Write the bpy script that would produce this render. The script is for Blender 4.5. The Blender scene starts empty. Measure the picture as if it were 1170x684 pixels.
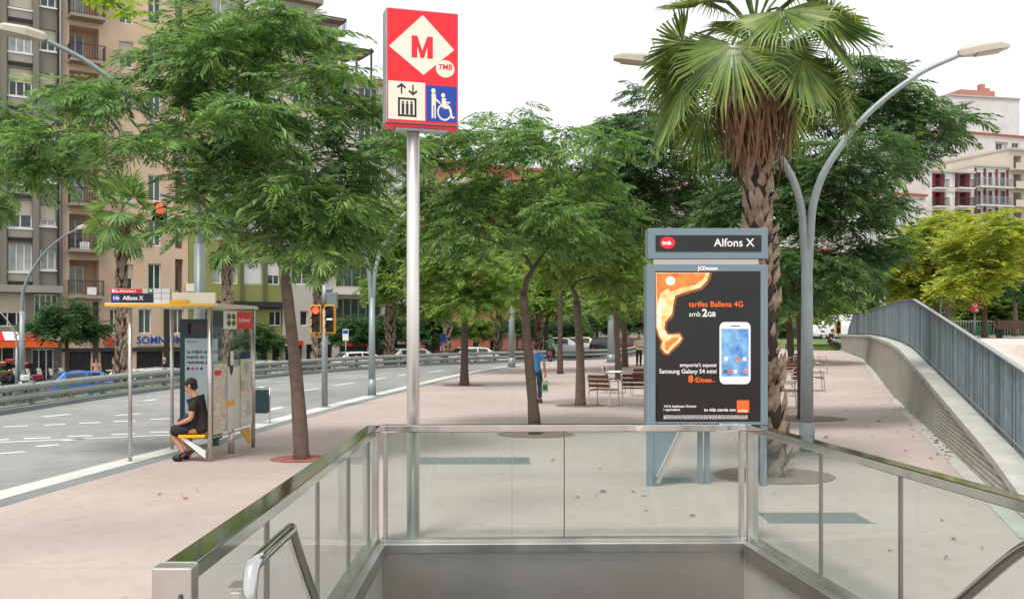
import bpy, bmesh, math, random
import numpy as np
from mathutils import Vector, Matrix, geometry
R = math.radians
rnd = random.Random(7)
F = 1140.0; CX = 585.0; HY = 375.0; H = 2.0
scene = bpy.context.scene
COL = scene.collection

def W(px, py, Y):                      # point at depth Y seen in direction px,py
    return Vector(((px-CX)*Y/F, Y, H-(py-HY)*Y/F))
def G(px, py, z0=0.0):                 # ground point at height z0
    Y = F*(H-z0)/(py-HY)
    return Vector(((px-CX)*Y/F, Y, z0))
def X_(px, Y): return (px-CX)*Y/F
def Z_(py, Y): return H-(py-HY)*Y/F

# ------------------------------------------------------------------ materials
def lin(c):
    return tuple((v/12.92 if v <= .04045 else ((v+.055)/1.055)**2.4) for v in c)
def hx(s, k=1.0):
    c = lin([int(s[i:i+2], 16)/255 for i in (0, 2, 4)])
    return tuple(v*k for v in c)
MATS = {}
def mat(name, col, rough=.6, metal=0, var=.12, scale=4.0, bump=0, bscale=30, spec=.5, coat=0, detail=4, col2=None, emit=0, objrand=0):
    if name in MATS: return MATS[name]
    m = bpy.data.materials.new(name); m.use_nodes = True
    nt = m.node_tree; b = nt.nodes['Principled BSDF']
    b.inputs['Roughness'].default_value = rough; b.inputs['Metallic'].default_value = metal
    b.inputs['Specular IOR Level'].default_value = spec
    if coat: b.inputs['Coat Weight'].default_value = coat; b.inputs['Coat Roughness'].default_value = .03
    tc = nt.nodes.new('ShaderNodeTexCoord')
    n = nt.nodes.new('ShaderNodeTexNoise'); n.inputs['Scale'].default_value = scale; n.inputs['Detail'].default_value = detail
    n.inputs['Roughness'].default_value = .6
    nt.links.new(tc.outputs['Object'], n.inputs['Vector'])
    r = nt.nodes.new('ShaderNodeValToRGB')
    c2 = col2 if col2 else tuple(min(1, v*(1+var)) for v in col)
    c1 = col if col2 else tuple(v*(1-var) for v in col)
    r.color_ramp.elements[0].position = .3; r.color_ramp.elements[0].color = (*c1, 1)
    r.color_ramp.elements[1].position = .7; r.color_ramp.elements[1].color = (*c2, 1)
    nt.links.new(n.outputs['Fac'], r.inputs['Fac'])
    out = r.outputs['Color']
    if objrand:
        oi = nt.nodes.new('ShaderNodeObjectInfo')
        hs = nt.nodes.new('ShaderNodeHueSaturation')
        mr = nt.nodes.new('ShaderNodeMapRange'); mr.inputs['To Min'].default_value = 1-objrand; mr.inputs['To Max'].default_value = 1+objrand
        nt.links.new(oi.outputs['Random'], mr.inputs['Value']); nt.links.new(mr.outputs['Result'], hs.inputs['Value'])
        nt.links.new(out, hs.inputs['Color']); out = hs.outputs['Color']
    nt.links.new(out, b.inputs['Base Color'])
    if rough > .05:
        mr2 = nt.nodes.new('ShaderNodeMapRange'); mr2.inputs['To Min'].default_value = max(.02, rough*.8); mr2.inputs['To Max'].default_value = min(1, rough*1.2)
        nt.links.new(n.outputs['Fac'], mr2.inputs['Value']); nt.links.new(mr2.outputs['Result'], b.inputs['Roughness'])
    if emit:
        b.inputs['Emission Color'].default_value = (*col, 1); b.inputs['Emission Strength'].default_value = emit
    if bump:
        n2 = nt.nodes.new('ShaderNodeTexNoise'); n2.inputs['Scale'].default_value = bscale; n2.inputs['Detail'].default_value = 5
        nt.links.new(tc.outputs['Object'], n2.inputs['Vector'])
        bp = nt.nodes.new('ShaderNodeBump'); bp.inputs['Strength'].default_value = bump; bp.inputs['Distance'].default_value = .02
        nt.links.new(n2.outputs['Fac'], bp.inputs['Height']); nt.links.new(bp.outputs['Normal'], b.inputs['Normal'])
    MATS[name] = m
    return m

def leaf_mat(name, c1, c2, trans=.35, scale=1.2, rough=.5, c3=None):
    if name in MATS: return MATS[name]
    m = bpy.data.materials.new(name); m.use_nodes = True; nt = m.node_tree
    b = nt.nodes['Principled BSDF']; b.inputs['Roughness'].default_value = rough; b.inputs['Specular IOR Level'].default_value = .35
    tc = nt.nodes.new('ShaderNodeTexCoord')
    n = nt.nodes.new('ShaderNodeTexNoise'); n.inputs['Scale'].default_value = scale; n.inputs['Detail'].default_value = 6; n.inputs['Roughness'].default_value = .75
    nt.links.new(tc.outputs['Object'], n.inputs['Vector'])
    g = nt.nodes.new('ShaderNodeNewGeometry')
    ad = nt.nodes.new('ShaderNodeMath'); ad.operation = 'MULTIPLY_ADD'; ad.inputs[1].default_value = .35
    mi = nt.nodes.new('ShaderNodeMath'); mi.operation = 'SUBTRACT'; mi.inputs[1].default_value = .17
    nt.links.new(g.outputs['Random Per Island'], ad.inputs[0]); nt.links.new(n.outputs['Fac'], ad.inputs[2]); nt.links.new(ad.outputs[0], mi.inputs[0])
    r = nt.nodes.new('ShaderNodeValToRGB'); r.color_ramp.elements[0].position = .3; r.color_ramp.elements[0].color = (*c1, 1)
    r.color_ramp.elements[1].position = .68; r.color_ramp.elements[1].color = (*c2, 1)
    if c3:
        e = r.color_ramp.elements.new(.86); e.color = (*c3, 1)
    nt.links.new(mi.outputs[0], r.inputs['Fac']); nt.links.new(r.outputs['Color'], b.inputs['Base Color'])
    t = nt.nodes.new('ShaderNodeBsdfTranslucent')
    hs = nt.nodes.new('ShaderNodeHueSaturation'); hs.inputs['Hue'].default_value = .485; hs.inputs['Saturation'].default_value = 1.15; hs.inputs['Value'].default_value = 1.5
    nt.links.new(r.outputs['Color'], hs.inputs['Color']); nt.links.new(hs.outputs['Color'], t.inputs['Color'])
    mx = nt.nodes.new('ShaderNodeMixShader'); mx.inputs['Fac'].default_value = trans
    nt.links.new(b.outputs[0], mx.inputs[1]); nt.links.new(t.outputs[0], mx.inputs[2])
    nt.links.new(mx.outputs[0], nt.nodes['Material Output'].inputs['Surface'])
    MATS[name] = m; return m

def glass_mat(name, tint, refl=1.0, rough=.015, dirt=0.0):
    m = bpy.data.materials.new(name); m.use_nodes = True; nt = m.node_tree
    nt.nodes.remove(nt.nodes['Principled BSDF'])
    tr = nt.nodes.new('ShaderNodeBsdfTransparent'); tr.inputs['Color'].default_value = (*tint, 1)
    gl = nt.nodes.new('ShaderNodeBsdfGlossy'); gl.inputs['Roughness'].default_value = rough; gl.inputs['Color'].default_value = (refl, refl, refl, 1)
    fr = nt.nodes.new('ShaderNodeFresnel'); fr.inputs['IOR'].default_value = 1.5
    mx = nt.nodes.new('ShaderNodeMixShader')
    ge = nt.nodes.new('ShaderNodeNewGeometry'); iv = nt.nodes.new('ShaderNodeMath'); iv.operation = 'SUBTRACT'; iv.inputs[0].default_value = 1; nt.links.new(ge.outputs['Backfacing'], iv.inputs[1])
    ml = nt.nodes.new('ShaderNodeMath'); ml.operation = 'MULTIPLY'; nt.links.new(fr.outputs[0], ml.inputs[0]); nt.links.new(iv.outputs[0], ml.inputs[1])
    nt.links.new(ml.outputs[0], mx.inputs[0]); nt.links.new(tr.outputs[0], mx.inputs[1]); nt.links.new(gl.outputs[0], mx.inputs[2])
    out = mx.outputs[0]
    if dirt:
        tc = nt.nodes.new('ShaderNodeTexCoord'); n = nt.nodes.new('ShaderNodeTexNoise'); n.inputs['Scale'].default_value = 2.5; n.inputs['Detail'].default_value = 7
        nt.links.new(tc.outputs['Object'], n.inputs['Vector'])
        mr = nt.nodes.new('ShaderNodeMapRange'); mr.inputs['From Min'].default_value = .35; mr.inputs['From Max'].default_value = .75; mr.inputs['To Min'].default_value = dirt*.4; mr.inputs['To Max'].default_value = dirt*1.4
        nt.links.new(n.outputs['Fac'], mr.inputs['Value'])
        df = nt.nodes.new('ShaderNodeBsdfDiffuse'); df.inputs['Color'].default_value = (.55, .62, .60, 1)
        m2 = nt.nodes.new('ShaderNodeMixShader'); nt.links.new(mr.outputs[0], m2.inputs[0]); nt.links.new(out, m2.inputs[1]); nt.links.new(df.outputs[0], m2.inputs[2]); out = m2.outputs[0]
    nt.links.new(out, nt.nodes['Material Output'].inputs['Surface'])
    MATS[name] = m; return m

M = lambda n: MATS[n]
mat('steel', (.62, .60, .57), .33, 1, .12, 3, bump=.02, bscale=60)
mat('steel_polished', (.62, .62, .60), .09, 1, .08, 5)
mat('steel_brushed', (.60, .58, .54), .42, 1, .04, .7)
mat('mullion_steel', (.30, .29, .27), .4, .9, .1)
mat('pole_steel', (.68, .65, .62), .36, .75, .06, 2)
mat('galvanised', hx('a9b3b4', .85), .42, .55, .16, 6, detail=8)
mat('lamp_grey', hx('9aa5a6', .8), .45, .3, .12, 5, detail=8)
mat('grey_paint', hx('8d9498', .75), .5, .1, .1)
mat('rail_paint', hx('a3a8a2', .75), .45, .1, .14, 2, bump=.05)
mat('blue_grey', hx('7f939c', .78), .45, .1, .06, 3)
mat('lamp_shell', hx('cfc6b6', .8), .5, 0, .08, 4)
mat('dark_metal', (.03, .032, .034), .4, .4)
mat('black', (.012, .012, .013), .45, 0)
mat('rubber', (.015, .015, .015), .8)
mat('white_paint', (.75, .75, .73), .4, 0, .05)
mat('cream', hx('fff4dc', .85), .4, 0, .03)
mat('red_sign', hx('e8202f', .95), .35, 0, .04, 2)
mat('blue_sign', hx('1446a8', .9), .35, 0, .04)
mat('sign_cream', hx('f6ecd9', .9), .4, 0, .03)
mat('sign_black', (.012, .012, .012), .5)
mat('white_text', (.82, .82, .80), .5, 0, .02)
mat('orange_text', hx('ff6a1c', .95), .5, 0, .03)
mat('poster_black', (.010, .0095, .009), .07, 0, .2, 3)
mat('flame_orange', hx('ff4a18', 1), .3, 0, .25, 9, col2=hx('ff9a38'), coat=.5)
mat('flame_dark', hx('6a2a10', .8), .3, 0, .3, 9, col2=hx('c0601c', .9), coat=.5)
mat('flame_yellow', hx('ffb43c', 1), .3, 0, .2, 11, col2=hx('fff6cc'), coat=.5)
mat('flame_white', hx('fff8e0', 1), .3, 0, .03)
mat('phone_white', hx('eef2f4', .95), .25, 0, .03)
mat('phone_blue', hx('2a66c0', 1), .2, 0, .2, 6, col2=hx('8fc8e8'), coat=.4)
mat('yellow', hx('f7b400', .9), .4, 0, .05)
mat('navy', hx('171d38', .9), .4, 0, .1)
mat('panel_dark', hx('2f4a50', .7), .4, .1)
mat('poster_blue', hx('a9c6d2', .85), .25, 0, .12, 1.2, col2=hx('cfe0e6', .85), coat=.4)
mat('poster_grey', hx('dad6cb', .95), .35, 0, .12, 2, coat=.3)
mat('bag_green', hx('b9cfa0', .8), .6, 0, .25, 14)
mat('green_sign', hx('2c7a4a', .8), .4)
mat('wood_brown', hx('6a4028', .75), .45, 0, .25, 8, bump=.1)
mat('skin', hx('c98f72', .9), .5, 0, .06)
mat('hair_brown', hx('2c1c12', .8), .7)
mat('hair_grey', hx('b9b2a6', .8), .7)
mat('shirt_dark', hx('2a2222', .7), .8)
mat('shorts_navy', hx('232a3c', .7), .8)
mat('shirt_blue', hx('4f8fd0', .8), .8)
mat('jeans', hx('3d4a60', .7), .8)
mat('cream_cloth', hx('f2e4c4', .85), .8)
mat('black_cloth', (.02, .02, .022), .85)
mat('green_cloth', hx('3f6a4a', .7), .8)
mat('pink_cloth', hx('d9a8a0', .8), .8)
mat('red_glow', (1.0, .06, .03), .4, emit=2.2, var=.02)
mat('white_glow', (.9, .95, 1.0), .4, emit=1.2, var=.02)
mat('lamp_off', (.025, .025, .02), .25)
mat('signal_yellow', hx('f2a516', .85), .45, 0, .08)
mat('win_dark', (.03, .036, .038), .06, 0, .5, .6, spec=.7)
mat('win_curtain', hx('b9bfbc', .6), .12, 0, .35, 1.6, spec=.7, coat=.5)
mat('win_green', hx('50685c', .5), .1, 0, .4, 1.5, coat=.5)
mat('blind', hx('d8cdb8', .72), .6, 0, .06, 2)
mat('frame_white', (.72, .72, .69), .5, 0, .05)
mat('car_white', (.78, .78, .77), .25, 0, .03, coat=.8)
mat('car_blue', hx('1f74c8', .9), .3, 0, .05, coat=.8)
mat('car_red', hx('8e1f2c', .8), .3, 0, .05, coat=.8)
mat('car_dark', hx('22262c', .7), .3, 0, .05, coat=.8)
mat('car_cream', hx('efe6c6', .85), .3, 0, .05, coat=.8)
mat('car_glass', (.02, .024, .026), .04, 0, .2, spec=.8)
mat('trunk', hx('7a685b', .75), .9, 0, .3, 7, bump=.5, bscale=22)
mat('trunk_dark', hx('64544a', .7), .9, 0, .3, 7, bump=.5, bscale=22)
mat('palm_trunk', hx('4e3d31', .45), .9, 0, .35, 5, bump=.6, bscale=25)
mat('palm_boot', hx('a08a76', .8), .85, 0, .45, 9, bump=.4, bscale=30)
mat('palm_dead', hx('8c6247', .55), .85, 0, .4, 9, col2=hx('a98465', .8))
mat('soil', hx('8d7468', .75), .95, 0, .3, 8, bump=.6)
mat('soil_red', hx('b06a5a', .75), .95, 0, .25, 8, bump=.4)
mat('grate', hx('8f9997', .7), .5, .5, .2, 6)
mat('stone_white', hx('c6c3b6', .75), .6, 0, .1, 3)
mat('concrete_light', hx('c9c9c0', .72), .8, 0, .16, 2.5, bump=.25, bscale=40, detail=8)
mat('step_stone', hx('77756e', .6), .8, 0, .15, 4)
mat('terracotta', hx('b9694c', .7), .8, 0, .2, 6)
leaf_mat('leaf_acacia', hx('3b6038', .60), hx('84aa62', 1.0), .42, 2.2, c3=hx('b6c676', 1.1))
leaf_mat('leaf_acacia_dark', hx('35583a', .52), hx('6f9458', .86), .38, 1.8, c3=hx('a4b46a', .95))
leaf_mat('leaf_acacia_b', hx('426336', .64), hx('8caa56', 1.02), .44, 1.6, c3=hx('b8be64', 1.08))
leaf_mat('leaf_light', hx('52783e', .75), hx('94b05c', 1.05), .44, 1.4, c3=hx('b8c064', 1.05))
leaf_mat('leaf_yellow', hx('74923f', .78), hx('b0b855', 1.05), .44, .8, c3=hx('d6c658', 1.08))
leaf_mat('leaf_dark', hx('2c4c30', 0.83), hx('587a48', 1.05), .3, 1.0)
leaf_mat('leaf_rust', hx('7b7a3e', .6), hx('b09a55', .75), .35, .8)
leaf_mat('leaf_palm', hx('4e7034', .64), hx('92aa58', .86), .32, 1.6, .4, c3=hx('c8c488', .9))
leaf_mat('leaf_palm_far', hx('4a7040', 0.72), hx('8fae62', 0.96), .3, .8, .45)
leaf_mat('leaf_broad', hx('5c8a28', .7), hx('a4c83e', .85), .5, 3)
leaf_mat('leaf_ivy', hx('35542c', .5), hx('6d8d3e', .75), .3, 2.2)
leaf_mat('leaf_dry', hx('7c4a2a', .6), hx('b98450', .8), .1, 3)
glass_mat('balustrade_glass', (.885, .945, .932), .95, .015, .055)
glass_mat('shelter_glass', (.90, .93, .92), .9, .02, .03)

def ground_mat(name, c1, c2, c3, speck=.25, s1=.35, s2=6, rough=.85, stain=None, joint=None):
    m = bpy.data.materials.new(name); m.use_nodes = True; nt = m.node_tree; L = nt.links
    b = nt.nodes['Principled BSDF']; b.inputs['Roughness'].default_value = rough; b.inputs['Specular IOR Level'].default_value = .25
    tc = nt.nodes.new('ShaderNodeTexCoord')
    def noise(s, d=5, r=.6, dist=0):
        n = nt.nodes.new('ShaderNodeTexNoise'); n.inputs['Scale'].default_value = s; n.inputs['Detail'].default_value = d; n.inputs['Roughness'].default_value = r; n.inputs['Distortion'].default_value = dist
        L.new(tc.outputs['Object'], n.inputs['Vector']); return n
    r1 = nt.nodes.new('ShaderNodeValToRGB')
    r1.color_ramp.elements[0].position = .35; r1.color_ramp.elements[0].color = (*c1, 1)
    r1.color_ramp.elements[1].position = .65; r1.color_ramp.elements[1].color = (*c2, 1)
    L.new(noise(s1, 8, .65, .4).outputs['Fac'], r1.inputs['Fac'])
    mx = nt.nodes.new('ShaderNodeMix'); mx.data_type = 'RGBA'; mx.inputs['B'].default_value = (*c3, 1)
    mr = nt.nodes.new('ShaderNodeMapRange'); mr.inputs['From Min'].default_value = .52; mr.inputs['From Max'].default_value = .72; mr.inputs['To Max'].default_value = speck
    L.new(noise(s2, 8, .7).outputs['Fac'], mr.inputs['Value']); L.new(mr.outputs[0], mx.inputs['Factor']); L.new(r1.outputs['Color'], mx.inputs['A'])
    out = mx.outputs['Result']
    # fine grain
    gr = noise(90, 2, .5); mg = nt.nodes.new('ShaderNodeMapRange'); mg.inputs['From Min'].default_value = .3; mg.inputs['From Max'].default_value = .7; mg.inputs['To Min'].default_value = .88; mg.inputs['To Max'].default_value = 1.1
    L.new(gr.outputs['Fac'], mg.inputs['Value'])
    mu = nt.nodes.new('ShaderNodeMix'); mu.data_type = 'RGBA'; mu.blend_type = 'MULTIPLY'; mu.inputs['Factor'].default_value = 1
    L.new(out, mu.inputs['A']); L.new(mg.outputs[0], mu.inputs['B']); out = mu.outputs['Result']
    if stain:   # dark blots such as chewing gum and spills
        v = nt.nodes.new('ShaderNodeTexVoronoi'); v.inputs['Scale'].default_value = stain[0]; L.new(tc.outputs['Object'], v.inputs['Vector'])
        ms = nt.nodes.new('ShaderNodeMapRange'); ms.inputs['From Min'].default_value = .06; ms.inputs['From Max'].default_value = .1; ms.inputs['To Min'].default_value = stain[1]; ms.inputs['To Max'].default_value = 1
        L.new(v.outputs['Distance'], ms.inputs['Value'])
        m3 = nt.nodes.new('ShaderNodeMix'); m3.data_type = 'RGBA'; m3.blend_type = 'MULTIPLY'; m3.inputs['Factor'].default_value = 1
        L.new(out, m3.inputs['A']); L.new(ms.outputs[0], m3.inputs['B']); out = m3.outputs['Result']
    if joint:   # thin sawn joints across the slab every few metres
        w = nt.nodes.new('ShaderNodeTexBrick'); w.inputs['Scale'].default_value = 1; w.inputs['Brick Width'].default_value = joint; w.inputs['Row Height'].default_value = joint*.8
        w.inputs['Mortar Size'].default_value = .006; w.offset = 0
        w.inputs['Color1'].default_value = w.inputs['Color2'].default_value = (1, 1, 1, 1); w.inputs['Mortar'].default_value = (.72, .72, .72, 1)
        L.new(tc.outputs['Object'], w.inputs['Vector'])
        m4 = nt.nodes.new('ShaderNodeMix'); m4.data_type = 'RGBA'; m4.blend_type = 'MULTIPLY'; m4.inputs['Factor'].default_value = 1
        L.new(out, m4.inputs['A']); L.new(w.outputs['Color'], m4.inputs['B']); out = m4.outputs['Result']
    L.new(out, b.inputs['Base Color'])
    bp = nt.nodes.new('ShaderNodeBump'); bp.inputs['Strength'].default_value = .25; bp.inputs['Distance'].default_value = .01
    L.new(noise(45, 4).outputs['Fac'], bp.inputs['Height']); L.new(bp.outputs['Normal'], b.inputs['Normal'])
    MATS[name] = m; return m
ground_mat('plaza', hx('bbaba3', .80), hx('c5b5ad', .83), hx('a3938a', .78), .4, .3, 3.2, stain=(2.8, .76), joint=5.2)
ground_mat('upper_plaza', hx('cfc3b8', .85), hx('d6ccc2', .88), hx('b8aaa0', .8), .3)
ground_mat('asphalt', hx('9a9a97', .66), hx('b0b0ad', .74), hx('8b8b88', .62), .6, .22, 1.6, stain=(.9, .85))
ground_mat('kerb', hx('d0d0ca', .85), hx('dadad4', .88), hx('b5b5ae', .8), .3, 1, 5)
ground_mat('kerb_grey', hx('8e9494', .7), hx('999f9f', .72), hx('7f8585', .7), .3, 1, 5)
ground_mat('side_street', hx('8b8b86', .55), hx('99978f', .6), hx('75756f', .55), .4)
ground_mat('line_white', (.62, .62, .60), (.72, .72, .70), (.36, .36, .35), .75, 2, 7)
ground_mat('lawn', hx('5f7d3e', .6), hx('86a058', .7), hx('4c6a35', .6), .5, 1.2, 8)

# ------------------------------------------------------------------ mesh building
class MB:
    def __init__(s): s.v = []; s.f = []; s.mi = []; s.sm = []; s.cur = 0
    def mat(s, i): s.cur = i; return s
    def face(s, idx, smooth=False): s.f.append(tuple(idx)); s.mi.append(s.cur); s.sm.append(smooth)
    def poly(s, pts):
        b = len(s.v); s.v += [tuple(p) for p in pts]; s.face(range(b, b+len(pts)))
    def obox(s, o, a, b, c):            # corner + three edge vectors
        o, a, b, c = map(Vector, (o, a, b, c)); n = len(s.v)
        s.v += [tuple(p) for p in (o, o+a, o+a+b, o+b, o+c, o+a+c, o+a+b+c, o+b+c)]
        for q in ((3, 2, 1, 0), (4, 5, 6, 7), (0, 1, 5, 4), (1, 2, 6, 5), (2, 3, 7, 6), (3, 0, 4, 7)): s.face([n+i for i in q])
        return s
    def box(s, x0, y0, z0, x1, y1, z1): return s.obox((x0, y0, z0), (x1-x0, 0, 0), (0, y1-y0, 0), (0, 0, z1-z0))
    def prism(s, pts, ext):
        ext = Vector(ext); n = len(s.v); k = len(pts)
        s.v += [tuple(Vector(p)) for p in pts]+[tuple(Vector(p)+ext) for p in pts]
        s.face(range(n+k-1, n-1, -1)); s.face(range(n+k, n+2*k))
        for i in range(k):
            j = (i+1) % k; s.face((n+i, n+j, n+k+j, n+k+i))
        return s
    def tube(s, pts, r, n=8, caps=True, sx=1, sy=1):
        pts = [Vector(p) for p in pts]; k = len(pts)
        if not hasattr(r, '__len__'): r = [r]*k
        b = len(s.v); u = None
        for i, p in enumerate(pts):
            t = (pts[min(i+1, k-1)]-pts[max(i-1, 0)])
            t = t.normalized() if t.length > 1e-9 else Vector((0, 0, 1))
            if u is None:
                u = t.orthogonal().normalized() if abs(t.z) < .99 else Vector((1, 0, 0))
                if abs(t.z) < .99: u = t.cross(Vector((0, 0, 1))).normalized()
            u = (u-t*u.dot(t)).normalized(); w = t.cross(u)
            for j in range(n):
                a = 2*math.pi*(j+.5)/n
                s.v.append(tuple(p+(u*math.cos(a)*sx+w*math.sin(a)*sy)*r[i]))
        for i in range(k-1):
            for j in range(n):
                j2 = (j+1) % n; s.face((b+i*n+j, b+i*n+j2, b+(i+1)*n+j2, b+(i+1)*n+j), n > 4)
        if caps:
            s.face(range(b+n-1, b-1, -1)); s.face(range(b+(k-1)*n, b+k*n))
        return s
    def ball(s, c, rx, ry=None, rz=None, nu=12, nv=8, jit=0):
        ry = ry or rx; rz = rz or rx; c = Vector(c); b = len(s.v)
        for i in range(nv+1):
            th = math.pi*i/nv
            for j in range(nu):
                ph = 2*math.pi*j/nu; k = 1+jit*(rnd.random()-.5)
                s.v.append((c.x+rx*k*math.sin(th)*math.cos(ph), c.y+ry*k*math.sin(th)*math.sin(ph), c.z+rz*k*math.cos(th)))
        for i in range(nv):
            for j in range(nu):
                j2 = (j+1) % nu; s.face((b+i*nu+j, b+(i+1)*nu+j, b+(i+1)*nu+j2, b+i*nu+j2), True)
        return s
    def disc(s, c, ax, ay, n=20):
        c, ax, ay = map(Vector, (c, ax, ay))
        s.poly([c+ax*math.cos(2*math.pi*i/n)+ay*math.sin(2*math.pi*i/n) for i in range(n)]); return s
    def build(s, name, mats, parent=None, bevel=0, world=True):
        me = bpy.data.meshes.new(name)
        off = Vector((0, 0, 0))
        if parent is not None and world:
            p = parent
            while p is not None: off += p.location; p = p.parent
        vs = [(x-off.x, y-off.y, z-off.z) for x, y, z in s.v] if off.length > 0 else s.v
        me.from_pydata(vs, [], s.f)
        if not isinstance(mats, (list, tuple)): mats = [mats]
        for m in mats: me.materials.append(MATS[m] if isinstance(m, str) else m)
        me.polygons.foreach_set('material_index', s.mi); me.polygons.foreach_set('use_smooth', s.sm)
        me.update()
        o = bpy.data.objects.new(name, me); COL.objects.link(o)
        if parent is not None: o.parent = parent
        if bevel:
            bm = o.modifiers.new('edge', 'BEVEL'); bm.width = bevel; bm.segments = 2; bm.limit_method = 'ANGLE'; bm.angle_limit = R(40)
        return o

def tag(o, label=None, cat=None, group=None, kind=None):
    if label: o['label'] = label
    if cat: o['category'] = cat
    if group: o['group'] = group
    if kind: o['kind'] = kind
    return o
def thing(name, label, cat, loc=(0, 0, 0), group=None):
    o = bpy.data.objects.new(name, None); COL.objects.link(o); o.location = loc; o.empty_display_size = .2
    return tag(o, label, cat, group)
KIDS = {}
def children(o): return [c for c in bpy.data.objects if c.parent is o]
def copy_tree(o, parent=None):
    c = o.copy(); COL.objects.link(c)
    if parent is not None: c.parent = parent
    for ch in children(o): copy_tree(ch, c)
    return c
def np_mesh(name, V, faces4, mats, parent=None, mi=None, world=True):
    me = bpy.data.meshes.new(name)
    off = np.zeros(3)
    if parent is not None and world:
        p = parent
        while p is not None: off += np.array(p.location); p = p.parent
    V = np.asarray(V, dtype=np.float64)-off
    n = len(faces4); k = faces4.shape[1]
    me.vertices.add(len(V)); me.vertices.foreach_set('co', V.astype(np.float32).ravel())
    me.loops.add(n*k); me.loops.foreach_set('vertex_index', faces4.astype(np.int32).ravel())
    me.polygons.add(n); me.polygons.foreach_set('loop_start', np.arange(0, n*k, k, dtype=np.int32))
    if not isinstance(mats, (list, tuple)): mats = [mats]
    for m in mats: me.materials.append(MATS[m])
    if mi is not None: me.polygons.foreach_set('material_index', mi.astype(np.int32))
    me.update(calc_edges=True); me.validate()
    o = bpy.data.objects.new(name, me); COL.objects.link(o)
    if parent is not None: o.parent = parent
    return o

def text(s, size, m, parent, origin, right=(1, 0, 0), up=(0, 0, 1), align='LEFT', bold=0.0, name='lettering', ext=.001, sx=1.0):
    cu = bpy.data.curves.new('t', 'FONT'); cu.body = s; cu.size = size; cu.align_x = align; cu.align_y = 'BOTTOM_BASELINE' if False else 'BOTTOM'
    cu.offset = bold; cu.extrude = ext; cu.resolution_u = 3
    to = bpy.data.objects.new('t', cu); COL.objects.link(to)
    dg = bpy.context.evaluated_depsgraph_get()
    me = bpy.data.meshes.new_from_object(to.evaluated_get(dg))
    bpy.data.objects.remove(to); bpy.data.curves.remove(cu)
    right = Vector(right).normalized(); up = Vector(up).normalized(); nrm = right.cross(up)
    off = Vector((0, 0, 0)); p = parent
    while p is not None: off += p.location; p = p.parent
    o0 = Vector(origin)-off
    for v in me.vertices:
        c = v.co.copy(); v.co = o0+right*c.x*sx+up*c.y+nrm*c.z
    me.name = name; me.materials.clear(); me.materials.append(MATS[m])
    o = bpy.data.objects.new(name, me); COL.objects.link(o)
    if parent is not None: o.parent = parent
    return o

def crom(pts, step=1.0):
    pts = [Vector(p) for p in pts]; out = []
    P = [pts[0]*2-pts[1]]+pts+[pts[-1]*2-pts[-2]]
    for i in range(1, len(P)-2):
        n = max(1, int((P[i+1]-P[i]).length/step))
        for k in range(n):
            t = k/n; a, b, c, d = P[i-1:i+3]
            out.append(.5*((2*b)+(c-a)*t+(2*a-5*b+4*c-d)*t*t+(3*b-a-3*c+d)*t**3))
    out.append(pts[-1]); return out
def sstep(a, b, x):
    t = min(1, max(0, (x-a)/(b-a))); return t*t*(3-2*t)
def offset2(pl, d):                     # offset a plan polyline to its left (+)
    out = []
    for i, p in enumerate(pl):
        t = pl[min(i+1, len(pl)-1)]-pl[max(i-1, 0)]; n = Vector((-t.y, t.x, 0)).normalized()
        out.append(Vector((p.x, p.y, 0))+n*d)
    return out

# ------------------------------------------------------------------ the ground
K = crom([(-7.9, -30, 0), (-6.95, 2, 0), (-6.3, 12.3, 0), (-5.77, 16.6, 0), (-5.3, 21.7, 0), (-4.25, 30.4, 0), (-2.3, 44, 0), (.2, 54.5, 0), (4, 62, 0), (12, 69, 0), (34, 78, 0), (200, 118, 0)], 1.5)
B = crom([(-14.6, -30, 0), (-13.4, 8, 0), (-12.8, 24.5, 0), (-12.4, 32.6, 0), (-10.7, 43, 0), (-6.5, 54.3, 0), (0, 63, 0), (8, 70.5, 0), (16, 76, 0), (38, 85, 0), (200, 126, 0)], 1.5)
LW = [Vector(p) for p in ((5.5, 9.5, 0), (6.44, 12.55, 0), (7.96, 17.4, 0), (11.2, 27.8, 0), (15.0, 40, 0), (17.7, 49, 0), (19.5, 58, 0))]   # retaining wall line
def gz(x, y):                           # height of the lower plaza
    return .026*max(0, y-30)*sstep(7, 14, x)
HOLE = [Vector((-1.20, 3.85, 0)), Vector((-1.20, 9.25, 0)), Vector((2.17, 9.33, 0)), Vector((2.82, 3.7, 0))]

def sheet(name, left, right, zf, m, n=4, kind='structure'):   # a strip between two plan polylines of equal length
    mb = MB()
    for i, (a, b) in enumerate(zip(left, right)):
        for k in range(n+1):
            p = a.lerp(b, k/n); mb.v.append((p.x, p.y, zf(p.x, p.y)))
    for i in range(len(left)-1):
        for k in range(n):
            q = i*(n+1)+k; mb.face((q, q+1, q+n+2, q+n+1))
    o = mb.build(name, m); o['kind'] = kind; return o
def resample(pl, n):
    d = [0]
    for a, b in zip(pl, pl[1:]): d.append(d[-1]+(b-a).length)
    out = []; j = 0
    for i in range(n):
        t = d[-1]*i/(n-1)
        while j < len(pl)-2 and d[j+1] < t: j += 1
        out.append(pl[j].lerp(pl[j+1], (t-d[j])/max(1e-9, d[j+1]-d[j])))
    return out

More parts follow.
